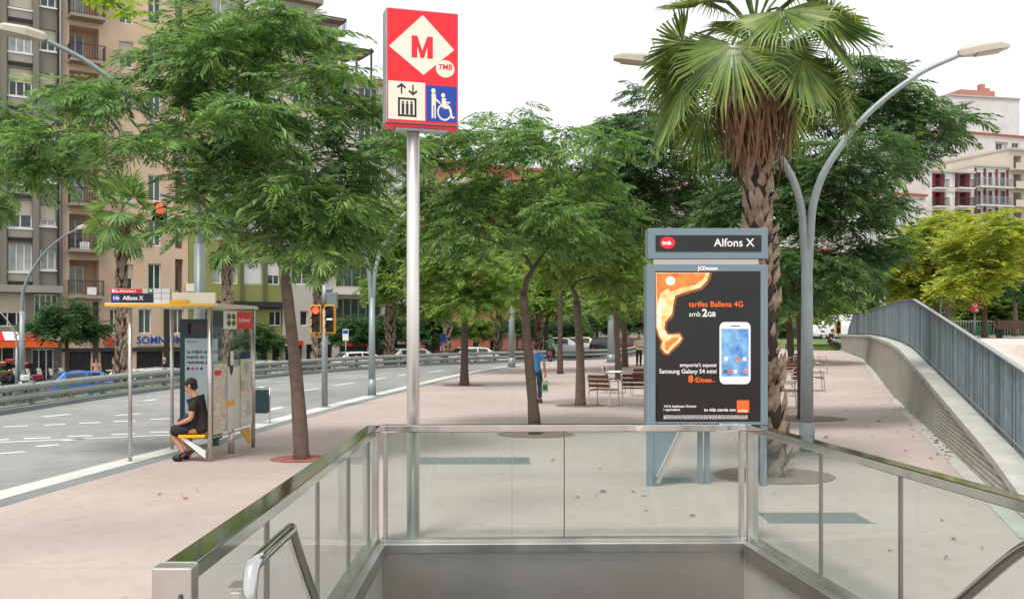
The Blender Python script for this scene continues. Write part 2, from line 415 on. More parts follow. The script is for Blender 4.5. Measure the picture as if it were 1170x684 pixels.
# lower plaza with the stair opening cut in it
def plaza():
    Ki = offset2(K, -.66)
    Kp = [p for p in Ki if -29 < p.y < 90 and p.x < 60]
    wall = LW[:-1]+[LW[-1], Vector((21, 64, 0)), Vector((24, 72, 0))]
    outer = [Vector((p.x, p.y, 0)) for p in Kp if p.y < 73 and p.x < 22]
    outer += [Vector((24, 72, 0)), Vector((21, 64, 0))]+[p.copy() for p in reversed(LW)]+[Vector((5.55, 9.0, 0)), Vector((60, 9.0, 0)), Vector((60, -29, 0))]
    pts = [p.xy for p in outer]; n = len(pts)
    edges = [(i, (i+1) % n) for i in range(n)]
    h0 = len(pts); pts += [p.xy for p in HOLE]; edges += [(h0+i, h0+(i+1) % 4) for i in range(4)]
    for y in range(30, 72, 3):
        for x in range(-2, 22, 2): pts.append(Vector((x+.01, y+.01)))
    v, e, f, *_ = geometry.delaunay_2d_cdt(pts, edges, [], 0, 1e-4)
    def inside(p, poly):
        c = False
        for i in range(len(poly)):
            a, b = poly[i], poly[i-1]
            if (a.y > p.y) != (b.y > p.y) and p.x < (b.x-a.x)*(p.y-a.y)/(b.y-a.y)+a.x: c = not c
        return c
    mb = MB(); mb.v = [(p.x, p.y, gz(p.x, p.y)) for p in v]
    for t in f:
        c = sum((v[i] for i in t), Vector((0, 0)))/len(t)
        if inside(c, outer) and not inside(c, HOLE): mb.face(t)
    o = mb.build('plaza_ground', 'plaza'); o['kind'] = 'structure'
plaza()
N = 220
Kr, Br = resample(K, N), resample(B, N)
def zr(x, y): return -.12+gz(x, y)
sheet('road', [p for p in Br], offset2(Kr, -.02), zr, 'asphalt', 3)
def strip(name, a, b, z, m):
    A_, B_ = offset2(Kr, a), offset2(Kr, b); mb = MB()
    for p in A_: mb.v.append((p.x, p.y, z+gz(p.x, p.y)))
    for p in B_: mb.v.append((p.x, p.y, z+gz(p.x, p.y)))
    for p in A_: mb.v.append((p.x, p.y, -.2+gz(p.x, p.y)))
    n = len(A_)
    for i in range(n-1): mb.face((i, i+1, n+i+1, n+i)); mb.face((2*n+i, 2*n+i+1, i+1, i))
    o = mb.build(name, m); o['kind'] = 'structure'
strip('kerb', 0, -.38, .006, 'kerb')
strip('pavement_edge', -.38, -.67, .003, 'kerb_grey')
# side street and terrain beyond the crash barrier
def zlat(x, y, d=0):
    base = -.14-.55*sstep(9, 0, x)-.75*sstep(-4, -19, x)
    return base+gz(x, y)*(1 if d < 8 else 1)
def terrain():
    mb = MB(); ds = (0, .5, 1.2, 3, 6, 10, 20, 60, 400); n = len(ds)
    for j, d in enumerate(ds):
        for p in offset2(Br, d):
            z0 = -.12+gz(p.x, p.y); w = sstep(.3, 3, d)
            mb.v.append((p.x, p.y, (z0*(1-w)+zlat(p.x, p.y)*w)))
    for j in range(n-1):
        for i in range(N-1): mb.face((j*N+i, j*N+i+1, (j+1)*N+i+1, (j+1)*N+i))
    o = mb.build('side_street', 'side_street'); o['kind'] = 'structure'
terrain()
def barrier_kerb():
    mb = MB(); a, b = offset2(Br, -.35), offset2(Br, .35)
    for A_, z in ((a, -.2), (a, .0), (b, .0), (b, -.9)):
        for p in A_: mb.v.append((p.x, p.y, z+gz(p.x, p.y)))
    for j in range(3):
        for i in range(N-1): mb.face((j*N+i, j*N+i+1, (j+1)*N+i+1, (j+1)*N+i))
    o = mb.build('kerb', 'kerb_grey'); o['kind'] = 'structure'
barrier_kerb()
# painted markings
mk = MB()
def dash(x0, y0, x1, y1, t=2.2):
    a, b = G(x0, y0, -.12), G(x1, y1, -.12)
    if a.y > b.y: pass
    d = (b-a).normalized(); nrm = Vector((-d.y, d.x, 0)); w = .075 if t < 2 else .1
    z = Vector((0, 0, .005))
    mk.poly([a-nrm*w+z, b-nrm*w+z, b+nrm*w+z, a+nrm*w+z])
for q in ((0, 502.5, 10, 502), (27, 501, 58, 500), (77, 498.5, 106, 497.5), (127, 496.5, 154, 495.5), (172, 494, 200, 493), (4, 487.5, 32, 486.5), (50, 485.5, 75, 484.5), (90, 483.5, 115, 482.5), (130, 481.5, 155, 480.8), (172, 479, 198, 478)):
    dash(*q)
dash(0, 505.3, 165, 498, 1.5); dash(165, 498, 235, 495, 1.5)
for q in ((0, 518, 28, 516), (41, 510, 67, 508), (72, 503.5, 94, 501), (49, 476, 81, 473), (132, 474.5, 160, 472.5), (164, 458, 179, 456), (346, 446, 365, 443.5), (383, 440, 405, 437), (428, 433.3, 441, 431), (455, 429, 464, 427.5), (490, 425, 507, 423), (300, 470, 322, 465), (262, 446, 280, 443)):
    dash(*q)
o = mk.build('road_markings', 'line_white'); o['kind'] = 'structure'

# upper plaza behind the retaining wall
RAMP = [(9.5, .0), (12.55, .33), (27.8, 1.37), (32, 1.5), (40, 1.58), (49, 1.62), (58, 1.6)]
def RHf(y): return float(np.interp(y, [9.5, 12.55, 27.8, 49, 58], [1.08, 1.1, 1.4, 1.25, 1.17]))
def rampz(y):
    for (a, za), (b, zb) in zip(RAMP, RAMP[1:]):
        if y <= b: return za+(zb-za)*max(0, (y-a))/(b-a)
    return 1.6
LWs = []
for a, b in zip(LW, LW[1:]):
    n = max(2, int((b-a).length/.9))
    LWs += [a.lerp(b, i/n) for i in range(n)]
LWs.append(LW[-1])
def upper():
    mb = MB(); n = len(LWs); offs = (-.12, -2.6, -2.9, -60, -260)
    for j, d in enumerate(offs):
        for p in LWs:
            q = Vector((p.x-d, p.y, 0))
            mb.v.append((q.x, q.y, rampz(p.y) if j < 2 else 1.55))
    for j in range(len(offs)-1):
        for i in range(n-1): mb.face((j*n+i, j*n+i+1, (j+1)*n+i+1, (j+1)*n+i))
    b = len(mb.v)
    mb.v += [(LW[-1].x+.1, 58, 1.6), (LW[-1].x+260, 58, 1.55), (280, 66, 1.55), (22.5, 66, 1.55)]
    mb.face((b, b+1, b+2, b+3))
    mb.v += [(LW[-1].x+.1, 58, 0), (22.5, 66, 0)]; mb.face((b, b+3, b+5, b+4))
    mb.v += [(280, 66, 0)]; mb.face((b+3, b+2, b+6, b+5))
    o = mb.build('upper_plaza', 'upper_plaza'); o['kind'] = 'structure'
upper()
# lawn at the far end of the path
lw = MB(); a = W(846, 402, 57); 
pts = [(X_(848, 60), 60), (X_(966, 60), 60), (X_(962, 74), 74), (X_(848, 74), 74)]
lw.v = []
for i in range(9):
    for j in range(7):
        p0 = Vector(pts[0]).lerp(Vector(pts[1]), i/8); p1 = Vector(pts[3]).lerp(Vector(pts[2]), i/8); p = p0.lerp(p1, j/6)
        lw.v.append((p.x, p.y, gz(p.x, p.y)+.012+.25*math.sin(math.pi*j/6)))
for i in range(8):
    for j in range(6): q = i*7+j; lw.face((q, q+7, q+8, q+1), True)
o = lw.build('lawn_ground', 'lawn'); o['kind'] = 'structure'
# soil rings
def pit(c, r, m='soil', rx=1.0):
    mb = MB(); n = 28
    mb.poly([(c.x+r*rx*math.cos(2*math.pi*i/n)*(1+.05*rnd.random()), c.y+r*math.sin(2*math.pi*i/n)*(1+.05*rnd.random()), c.z+.008) for i in range(n)])
    o = mb.build('tree_pit_ground', m); o['kind'] = 'structure'

# ------------------------------------------------------------------ stairwell, balustrade, handrails
GH = 1.1
A0, A1, A2, A3 = HOLE
def lerp(a, b, t): return a+(b-a)*t
sw = thing('stairwell', 'steel lined stairwell opening in the pavement inside the glass balustrade', 'stairwell', (0.6, 6.5, 0))
mb = MB(); d = (A2-A1)
mb.obox(A1+Vector((-.2, .004, -4.5)), d+Vector((.4, 0, 0)), (0, .12, 0), (0, 0, 4.44)); mb.build('end_panel', 'steel_brushed', sw)
mb = MB(); mb.obox(A1+Vector((-.03, -.05, -.075)), d+Vector((.06, 0, 0)), (0, .2, 0), (0, 0, .085)); mb.build('end_rim', 'steel', sw, .006)
for p, q, sgn in ((A0, A1, -1), (A3, A2, 1)):
    e = (q-p); nn = Vector((-e.y, e.x, 0)).normalized(); nn = nn if nn.x*sgn > 0 else -nn
    mb = MB(); mb.obox(p+Vector((0, 0, -4.5)), e, nn*.15, (0, 0, 4.36)); mb.build('side_wall', 'stone_white', sw)
    mb = MB(); mb.obox(p-nn*.03+Vector((0, 0, -.14)), e-e.normalized()*.06, nn*.2, (0, 0, .15)); mb.build('side_rim', 'steel', sw, .006)
mb = MB()
for i in range(13):
    y = 3.7+i*.31; zt = -.165*(i+1)
    mb.box(-1.19, y, zt-.6, 2.76-i*.037, y+.33, zt)
mb.box(-1.19, 7.6, -4.5, 2.6, 9.2, -2.2); mb.build('stairs', 'step_stone', sw)

bal = thing('balustrade', 'stainless steel and glass balustrade round the stairwell', 'balustrade', (.6, 6.5, 0))
def side(p, q, ts, w, end_post=True, top_m='steel_polished'):
    e = q-p; t = e.normalized(); nn = Vector((-t.y, t.x, 0)); L = e.length
    mb = MB(); mb.obox(p-nn*w/2+Vector((0, 0, GH-.065)), e, nn*w, (0, 0, .065)); mb.build('top_rail', top_m, bal, .006)
    mb = MB(); mb.obox(p-nn*.03+Vector((0, 0, .012)), e, nn*.06, (0, 0, .035)); mb.build('base_channel', 'steel', bal)
    cuts = [0]+ts+[1]
    for a, b in zip(cuts, cuts[1:]):
        pa, pb = p+e*a+t*.015, p+e*b-t*.015
        mb = MB(); mb.obox(pa-nn*.006+Vector((0, 0, .05)), pb-pa, nn*.012, (0, 0, GH-.117)); mb.build('glass_pane', 'balustrade_glass', bal)
    for a in ts:
        mb = MB(); pa = p+e*a; mb.obox(pa-t*.007-nn*.014+Vector((0, 0, .048)), t*.014, nn*.028, (0, 0, GH-.115)); mb.build('mullion', 'mullion_steel', bal)
off = Vector((-.08, 0, 0))
L0, L1 = A0+off, A1+Vector((-.08, .07, 0)); R0, R1 = A3+Vector((.09, 0, 0)), A2+Vector((.09, .07, 0))
side(L0, L1-Vector((0, .05, 0)), [.25, .5, .73, .93], .13)
side(L1+Vector((.06, 0, 0)), R1-Vector((.06, 0, 0)), [.5], .11)
side(R0, R1-Vector((0, .05, 0)), [.275, .515, .735], .12)
mb = MB(); mb.obox(L0+Vector((-.075, -.1, 0)), (.15, 0, 0), (0, .09, 0), (0, 0, GH)); pst = mb.build('end_post', 'steel', bal, .006)
mb = MB(); mb.tube([L0+Vector((.035, -.105, GH-.1)), L0+Vector((.035, -.105, GH-.36))], .008, 8); mb.build('slot_bar', 'black', pst)
mb = MB(); mb.obox(R0+Vector((-.075, -.1, 0)), (.15, 0, 0), (0, .09, 0), (0, 0, GH)); mb.build('end_post', 'steel', bal, .006)
for c, w in ((L1, .07), (L1+Vector((.1, .0, 0)), .035), (R1-Vector((.1, .0, 0)), .04), (R1+Vector((.0, .0, 0)), .1)):
    mb = MB(); mb.box(c.x-w/2, c.y-.05, 0, c.x+w/2, c.y+.04, GH-.066); mb.build('corner_post', 'steel', bal, .004)

def rail(label, pts, legs):
    t = thing('handrail', label, 'handrail', tuple(pts[0]))
    mb = MB(); mb.tube(crom(pts, .04), .026, 12); mb.build('grip', 'steel_polished', t)
    for a, b in legs:
        mb = MB(); mb.tube([a, b], .016, 10); mb.build('bracket', 'steel_polished', t)
xl = -.90
rail('polished tube handrail bending down into the stairwell by the left glass side',
     [Vector((xl, 3.42, -.3)), Vector((xl, 3.42, .6)), Vector((xl, 3.42, 1.1)), Vector((xl, 3.45, 1.165)), Vector((xl, 3.55, 1.18)), Vector((xl-.02, 4.1, 1.165)), Vector((xl-.03, 4.2, 1.15)), Vector((xl-.03, 4.27, 1.08)), Vector((xl-.03, 4.75, .68)), Vector((xl-.03, 5.8, -.1)), Vector((xl-.03, 7.4, -1.3))],
     [((xl-.02, 4.75, .66), (xl-.3, 4.75, .5)), ((xl-.03, 6.5, -.65), (xl-.4, 6.5, -.75))])
mb_ = MB(); 
xr = 2.0
rail('polished tube handrail on the right side of the stairs',
     [Vector((xr, 3.3, -.3)), Vector((xr, 3.3, 1.1)), Vector((xr, 3.34, 1.17)), Vector((xr, 3.45, 1.2)), Vector((xr, 3.7, 1.19)), Vector((xr, 3.9, 1.14)), Vector((xr, 4.43, .8)), Vector((xr, 5.5, .1)), Vector((xr, 7.4, -1.2))],
     [((xr, 5.6, .0), (xr+.5, 5.6, -.1))])
tg = thing('bollard', 'short pinkish steel post standing in for a reflection beside the left handrail bend', 'post', (-1.06, 3.7, 0))  # added solid post in place of a reflection of the rail end
mb = MB(); mb.obox((-1.04, 3.66, -.5), (.05, 0, 0), (0, .1, 0), (0, 0, 1.54)); mb.build('post', 'steel', tg, .012)
mb = MB(); mb.box(-1.045, 3.655, 1.0405, -.985, 3.765, 1.05); mb.build('cap', 'steel', tg)

# ------------------------------------------------------------------ metro sign
ms = thing('metro_sign', 'tall red metro sign with white diamond letter on a steel pole', 'sign', (X_(472, 9.54), 9.54, 0))
px = X_(472, 9.54)
mb = MB(); mb.tube([(px, 9.54, 0), (px, 9.54, 3.95)], .061, 18); mb.build('pole', 'pole_steel', ms)
mb = MB(); mb.tube([(px, 9.54, 0.0), (px, 9.54, .02)], .11, 18); mb.build('base_collar', 'steel', ms)
th = R(17); SR = Vector((math.cos(th), math.sin(th), 0)); SN = Vector((math.sin(th), -math.cos(th), 0)); SU = Vector((0, 0, 1))
sc_ = Vector((X_(480.5, 9.54), 9.54, 0)); zb, zt = Z_(144.5, 9.54), Z_(15.5, 9.54); SW = .695; SD = .2
def sp(u, z, o=0): return sc_+SR*u+SN*(SD/2+o)+SU*z
mb = MB(); mb.obox(sc_-SR*SW/2-SN*SD/2+SU*zb, SR*SW, SN*SD, SU*(zt-zb)); box = mb.build('sign_box', 'galvanised', ms, .008)
mb = MB(); mb.obox(sc_-SR*SW/2-SN*(SD/2-.02)+SU*(zb-.03), SR*SW, SN*(SD-.04), SU*.027); mb.build('bottom_tray', 'red_sign', box)
mb = MB(); mb.obox(sc_-SR*.25-SN*.06+SU*(zb-.055), SR*.5, SN*.12, SU*.027); mb.build('bracket', 'galvanised', box)
HH = zt-zb; w2 = SW/2-.008
def fp(u, v, o): return sp(u*w2, zb+.01+v*(HH-.02), o)          # u -1..1, v 0..1
def flat(pts, m, o, name, par): 
    mb = MB(); mb.prism([fp(u, v, o) for u, v in pts], SN*.0015); return mb.build(name, m, par)
flat([(-1, 0), (1, 0), (1, 1), (-1, 1)], 'red_sign', .001, 'red_face', box)
flat([(-.95, .665), (0.02, .43+.0), (.9, .675), (.0, .965)], 'sign_cream', .003, 'diamond', box)
flat([(-.97, .022), (.065, .022), (.065, .36), (-.97, .36)], 'sign_cream', .003, 'lift_panel', box)
flat([(.1, .022), (.97, .022), (.97, .345), (.1, .345)], 'blue_sign', .003, 'access_panel', box)
mm = MB(); MU = lambda u, v: fp(-.315+.60*u, .58+.195*v, .0052)
for q in (((0, 0), (.26, 0), (.26, 1), (0, 1)), ((.74, 0), (1, 0), (1, 1), (.74, 1)), ((.26, 1), (.26, .55), (.42, 0), (.5, .34)), ((.74, 1), (.5, .34), (.58, 0), (.74, .55)), ((.42, 0), (.58, 0), (.5, .34))): mm.prism([MU(*p) for p in q], SN*.0012)
mm.build('letter', 'red_sign', box)
flat([(.64+.27*math.cos(a*.3142), .50+.0+.078*math.sin(a*.3142)) for a in range(20)], 'sign_cream', .003, 'badge', box)
text('TMB', .072, 'red_sign', box, fp(.63, .48, .0052), SR+SU*.03, SU+SR*.12, 'CENTER', .0016, ext=.0006)
mb = MB()
def fbar(u0, v0, u1, v1, o=.0052): mb.prism([fp(u0, v0, o), fp(u1, v0, o), fp(u1, v1, o), fp(u0, v1, o)], SN*.001)
for (u0, v0, u1, v1) in ((-.7, .05, -.18, .067), (-.7, .2, -.18, .217), (-.7, .05, -.645, .217), (-.235, .05, -.18, .217)): fbar(u0, v0, u1, v1)
for c in (-.56, -.44, -.32):
    fbar(c-.036, .07, c+.036, .165); mb.prism([fp(c+.03*math.cos(k*.628), .178+.0105*math.sin(k*.628), .0052) for k in range(10)], SN*.001)
for c, s_ in ((-.6, 1), (-.28, -1)):
    fbar(c-.02, .25, c+.02, .335)
    y0 = .345 if s_ > 0 else .24
    mb.prism([fp(c, y0, .0053), fp(c-.13, y0-s_*.035, .0053), fp(c-.1, y0-s_*.048, .0053), fp(c, y0-s_*.022, .0053), fp(c+.1, y0-s_*.048, .0053), fp(c+.13, y0-s_*.035, .0053)][::s_], SN*.001)
mb.build('lift_symbol', 'sign_black', box)
mb = MB()
def circ(u, v, ru, rv, o=.0052): mb.prism([fp(u+ru*math.cos(k*.4488), v+rv*math.sin(k*.4488), o) for k in range(14)], SN*.001)
circ(.3, .295, .062, .022)
fbar(.25, .16, .37, .27); fbar(.25, .05, .3, .165); fbar(.33, .05, .37, .165); mb.prism([fp(.36, .235, .0054), fp(.5, .195, .0054), fp(.5, .178, .0054), fp(.36, .21, .0054)], SN*.001)
circ(.58, .26, .058, .021); fbar(.54, .15, .66, .235, .0053); mb.prism([fp(.62, .165, .0055), fp(.78, .165, .0055), fp(.86, .07, .0055), fp(.92, .075, .0055), fp(.9, .06, .0055), fp(.82, .055, .0055), fp(.74, .142, .0055), fp(.6, .14, .0055)][::-1], SN*.001)
fbar(.62, .19, .78, .205)
n = 24
for k in range(n):
    a, b_ = 2*math.pi*k/n, 2*math.pi*(k+1)/n
    mb.prism([fp(.62+.21*math.cos(a)*r, .11+.078*math.sin(a)*r, .0058) for r in (1,)]+[fp(.62+.21*math.cos(b_), .11+.078*math.sin(b_), .0058), fp(.62+.17*math.cos(b_), .11+.062*math.sin(b_), .0058), fp(.62+.17*math.cos(a), .11+.062*math.sin(a), .0058)], SN*.001)
mb.build('access_symbol', 'sign_cream', box)

# ------------------------------------------------------------------ advertising panel
PY = 12.8; ps = F/PY
ap = thing('advertising_panel', 'blue grey advertising panel with black phone poster and station name header', 'advertising panel', (X_(805, PY), PY, 0))
def pp(x, y, o=0): return Vector((X_(x, PY), PY-.14-o, Z_(y, PY)))
def pbox(x0, y0, x1, y1, d0, d1, m, name, par, bev=.006):
    mb = MB(); a = pp(x0, y1); b = pp(x1, y0); mb.box(a.x, PY-.14-d0, a.z, b.x, PY-.14+d1, b.z); return mb.build(name, m, par, bev)
hd = pbox(738.5, 262, 874, 296.5, .012, .27, 'blue_grey', 'header', ap)
pbox(747, 270, 866.5, 288.5, .018, -.013, 'poster_black', 'header_glass', hd, 0)
pbox(745, 296.8, 864, 302.6, -.02, .24, 'steel_brushed', 'gap_block', ap, 0)
bd = pbox(737, 303, 874, 484, .012, .27, 'blue_grey', 'frame', ap)
post = pbox(747, 310.5, 865.5, 480, .016, -.011, 'poster_black', 'poster', ap, 0)
for sx_, x0 in ((-1, 737.5), (1, 866)):
    mb = MB(); a = X_(x0, PY); w = .08
    if sx_ < 0:
        mb.obox((a, PY-.14, 0), (w, 0, 0), (0, .06, 0), (0, 0, Z_(484.5, PY)-.002)); lg = mb.build('leg', 'blue_grey', ap, .004)
        mb = MB(); zz = Z_(484.5, PY)-.004; mb.prism([(a+w+.002, PY-.12, .06), (a+w+.35, PY-.12, zz), (a+w+.002, PY-.12, zz)], (0, .03, 0)); mb.build('gusset', 'blue_grey', lg)
        mb = MB(); mb.obox((a+w+.03, PY-.13, .03), (.05, 0, 0), (0, .05, 0), (.36, 0, zz-.03)); mb.build('strut', 'steel_brushed', lg)
    else:
        mb.obox((a, PY-.14, 0), (w, 0, 0), (0, .06, 0), (0, 0, Z_(484.5, PY)-.002)); lg = mb.build('leg', 'blue_grey', ap, .004)
        mb = MB(); mb.obox((a-.03, PY-.13, .03), (-.05, 0, 0), (0, .05, 0), (-.30, 0, zz-.03)); mb.build('strut', 'steel_brushed', lg)
for x0 in (798, 806):
    mb = MB(); a = X_(x0, PY); mb.box(a, PY+.02, 0, a+.06, PY+.08, Z_(484.5, PY)-.002); mb.build('leg', 'blue_grey', ap)
def ptxt(s, x, ybase, hpx, m, par, align='LEFT', bold=.0, o=.0175, sx=1): return text(s, hpx/ps*1.38, m, par, pp(x, ybase+hpx*.28, o), align=align, bold=bold, ext=.0006, sx=sx)
ptxt('Alfons X', 813, 282.5, 9.2, 'white_text', hd, bold=.0015, o=.0195)
mb = MB(); c = pp(760.5, 278.5, .0195); mb.prism([(c.x+.095*math.cos(k*.2618), c.y, c.z+.075*math.sin(k*.2618)) for k in range(24)], (0, -.001, 0)); mb.build('badge', 'red_sign', hd)
ptxt('tmb', 754.5, 280.5, 4.6, 'white_text', hd, bold=.003, o=.0215)
ptxt('JCDecaux', 795, 309.0, 4.0, 'white_text', bd, bold=.003, o=.0135)
ptxt('tarifes Ballena 4G', 784.5, 350.6, 6.4, 'orange_text', post, bold=.0015, sx=.98)
ptxt('amb', 784.5, 361.5, 5.8, 'white_text', post)
ptxt('2', 799.5, 361.5, 8.6, 'white_text', post, bold=.004)
ptxt('GB', 805.5, 361.5, 5.2, 'white_text', post, bold=.002)
ptxt("emporta't aquest", 816, 418.2, 4.4, 'white_text', post, align='RIGHT', bold=.0008)
ptxt('Samsung Galaxy S4 mini', 816, 425.6, 5.0, 'white_text', post, align='RIGHT', bold=.001, sx=.97)
ptxt('8', 784, 435.6, 8.0, 'orange_text', post, bold=.004)
ptxt('€/mes', 791, 435.6, 5.4, 'orange_text', post, bold=.0025)
ptxt('iva incl', 806, 435.6, 2.2, 'orange_text', post)
ptxt('1414, botigues Orange', 756, 464.0, 2.9, 'white_text', post, bold=.0008)
ptxt('i operadors', 756, 467.8, 2.9, 'white_text', post, bold=.0008)
ptxt('tu vida canvia con', 837.5, 468.3, 3.6, 'white_text', post, align='RIGHT', bold=.0012)
mb = MB()
for yy in (473.4, 475.0, 476.6):
    x = 756
    while x < 850:
        w = rnd.uniform(1.2, 4.2); a = pp(x, yy+.35, .0172); b = pp(min(x+w, 851), yy-.35, .0172)
        mb.box(a.x, a.y, a.z, b.x, a.y+.0005, b.z); x += w+rnd.uniform(.5, .9)
mb.build('small_print', 'white_text', post)
def ppoly(pts, m, name, o, sc=None):
    mb = MB(); mb.prism([pp(x, y, o) for x, y in pts][::-1], (0, -.0008, 0)); return mb.build(name, m, post)
def cpx(l): return [(740+x/4.714, 255+y/4.714) for x, y in l]
ppoly(cpx([(33, 268), (336, 268), (322, 318), (280, 360), (196, 384), (148, 402), (140, 446), (130, 500), (96, 536), (92, 566), (106, 592), (164, 586), (184, 618), (168, 650), (134, 680), (102, 712), (74, 704), (52, 672), (60, 636), (40, 604), (33, 560)]), 'flame_dark', 'flame_edge', .0165)
ppoly(cpx([(35, 270), (322, 270), (308, 312), (270, 350), (190, 372), (138, 392), (128, 440), (122, 486), (84, 530), (80, 566), (98, 600), (160, 596), (174, 618), (160, 640), (128, 668), (100, 700), (82, 694), (62, 668), (70, 635), (52, 604), (38, 560)]), 'flame_yellow', 'flame_glow', .0170)
ppoly(cpx([(38, 273), (300, 273), (286, 305), (250, 332), (170, 350), (112, 372), (100, 350), (60, 380), (42, 440)]), 'flame_orange', 'flame_body', .0180)
ppoly(cpx([(44, 430), (60, 400), (66, 470), (60, 560), (84, 604), (74, 610), (46, 556)]), 'flame_white', 'flame_core', .0190)
ppoly(cpx([(84, 640), (120, 616), (158, 612), (150, 630), (118, 652), (96, 684), (82, 676)]), 'flame_orange', 'flame_tail', .0180)
ppoly(cpx([(112+26*math.cos(k*.4), 313+24*math.sin(k*.4)) for k in range(15)]), 'flame_white', 'flame_spot', .0190)
def rr(x0, y0, x1, y1, r):
    out = []
    for cx, cy, a0 in ((x1-r, y0+r, -90), (x1-r, y1-r, 0), (x0+r, y1-r, 90), (x0+r, y0+r, 180)):
        for k in range(6): a = R(a0+18*k); out.append((cx+r*math.cos(a), cy+r*math.sin(a)))
    return out
ppoly(rr(819.2, 367.8, 854.2, 437.8, 6), 'phone_white', 'phone_picture', .0172)
ppoly([(821.3, 375.5), (852, 375.5), (852, 429), (821.3, 429)], 'phone_blue', 'phone_screen', .0181)
icons = MB()
for yy, cols in ((409.5, (0, 1, 2, 0)), (423.5, (3, 4, 0, 1, 2))):
    for k, cidx in enumerate(cols):
        n_ = len(cols); x = 823+(k+.5)*28/n_; a = pp(x-2, yy+2, .019); b = pp(x+2, yy-2, .019); icons.mat(cidx).box(a.x, a.y-.0005, a.z, b.x, a.y, b.z)
a = pp(823.5, 404.2, .019); b = pp(850, 401.2, .019); icons.mat(1).box(a.x, a.y-.0005, a.z, b.x, a.y, b.z)
a = pp(832, 372.8, .019); b = pp(842, 371.8, .019); icons.mat(5).box(a.x, a.y-.0005, a.z, b.x, a.y, b.z)
icons.build('phone_icons', ['white_text', 'phone_blue', 'flame_orange', 'green_sign', 'orange_text', 'sign_black'], post)
ppoly([(838.8, 456), (852.6, 456), (852.6, 470), (838.8, 470)], 'orange_text', 'orange_square', .0172)
ptxt('orange', 845.7, 468.6, 2.6, 'white_text', post, align='CENTER', bold=.001, o=.0185)
pc = thing('cover_plate', 'dark steel ground plate under the advertising panel', 'ground cover', (X_(768, 13), 13, .004))
def plate(root, x0, y0, x1, y1, m, bars=0):
    a, b = G(x0, y1), G(x1, y0); mb = MB(); mb.box(a.x, a.y, -.02, a.x+(x1-x0)*b.y/F, b.y, .006); mb.build('plate', m, root)
    return a, b
plate(pc, 746, 545.5, 794, 551.5, 'grate')
gr = thing('drain_grate', 'long blue grey drain grate in the pavement behind the metro sign', 'drain grate', (X_(535, 15.2), 15.2, .004))
a, b = G(470, 530), G(600, 522.5); mb = MB(); mb.box(a.x, a.y, -.02, a.x+1.75, b.y, .007); mb.build('frame', 'grate', gr)
mb = MB()
for i in range(9): x = a.x+.02+i*.21; mb.box(x, a.y+.015, .0075, x+.012, b.y-.015, .011)
mb.build('bars', 'steel', gr)
mh = thing('manhole_cover', 'rectangular metal manhole cover seen through the right glass', 'manhole cover', (X_(945, 10.5), 10.5, .004))
a, b = G(880, 597), G(990, 586); mb = MB(); mb.box(a.x, a.y, -.02, a.x+1.05, b.y, .006); mb.build('lid', 'grate', mh)
mb = MB(); mb.box(a.x-.04, a.y-.04, -.02, a.x+1.09, a.y-.005, .004); mb.box(a.x-.04, b.y+.005, -.02, a.x+1.09, b.y+.04, .004); mb.build('rim', 'kerb_grey', mh)

# ------------------------------------------------------------------ street lamps
def lamp(name, label, base, ang, arms, zf=3.55, h_tip=6.45, r0=.105, scale=1.0, sloped=True):
    t = thing(name, label, 'street lamp', tuple(base), 'curved grey street lamps')
    b = Vector(base); S = scale
    mb = MB(); mb.tube([b, b+Vector((0, 0, (zf-.3)*S))], [r0*S, r0*.82*S], 16); mb.build('pole', 'lamp_grey', t)
    mb = MB(); mb.tube([b, b+Vector((0, 0, .03))], r0*1.9*S, 16); mb.tube([b, b+Vector((0, 0, .5*S))], r0*1.15*S, 16); mb.build('base', 'lamp_grey', t)
    d0 = Vector((math.cos(ang), math.sin(ang), 0))
    for sg in arms:
        d = d0*sg; e = Vector((0, 0, 1))
        k = r0*.45 if len(arms) > 1 else 0
        P = [b+e*(zf-.7)*S+d*k*.3*S, b+e*(zf-.1)*S+d*k*S, b+e*(zf+.17*(h_tip-zf))*S+d*(k+.06)*S, b+e*(zf+.38*(h_tip-zf))*S+d*(.33)*S, b+e*(zf+.655*(h_tip-zf))*S+d*.9*S, b+e*(zf+.88*(h_tip-zf))*S+d*1.68*S, b+e*(h_tip)*S+d*2.4*S]
        P = crom(P, .12*S); n_ = len(P)
        mb = MB(); mb.tube(P, [(.072-.038*i/(n_-1))*S for i in range(n_)], 12); arm = mb.build('arm', 'lamp_grey', t)
        hdv = (d*1+e*.13).normalized(); side_ = d.cross(e).normalized(); upv = side_.cross(hdv).normalized(); o_ = b+e*h_tip*S+d*2.33*S
        mb = MB(); prof = [(0, .05, .05, -.03), (.06, .08, .09, -.05), (.3, .15, .11, -.05), (.62, .15, .085, -.045), (.76, .08, .02, -.035)]
        v0 = len(mb.v)
        for x_, w, zt_, zb_ in prof:
            for (ss, zz) in ((-1, zb_), (-1, zt_*.45), (-.6, zt_), (.6, zt_), (1, zt_*.45), (1, zb_)):
                mb.v.append(tuple(o_+hdv*x_*S+side_*ss*w*S+upv*zz*S))
        for i in range(len(prof)-1):
            for j in range(6): j2 = (j+1) % 6; mb.face((v0+i*6+j, v0+i*6+j2, v0+i*6+6+j2, v0+i*6+6+j), j in (1, 2, 3))
        mb.face(range(v0+5, v0-1, -1)); mb.face(range(v0+24, v0+30))
        hd_ = mb.build('lamp_head', 'lamp_shell', t)
        mb = MB(); mb.obox(o_+hdv*.26*S-side_*.11*S-upv*.07*S, hdv*.38*S, side_*.22*S, upv*.022*S); mb.build('lens', 'blind', hd_)
    return t
lamp('street_lamp', 'tall two armed grey street lamp beside the fan palm and poster panel', (4.73, 16.0, 0), math.atan2(-.25, 2.35), (1, -1), h_tip=6.33)
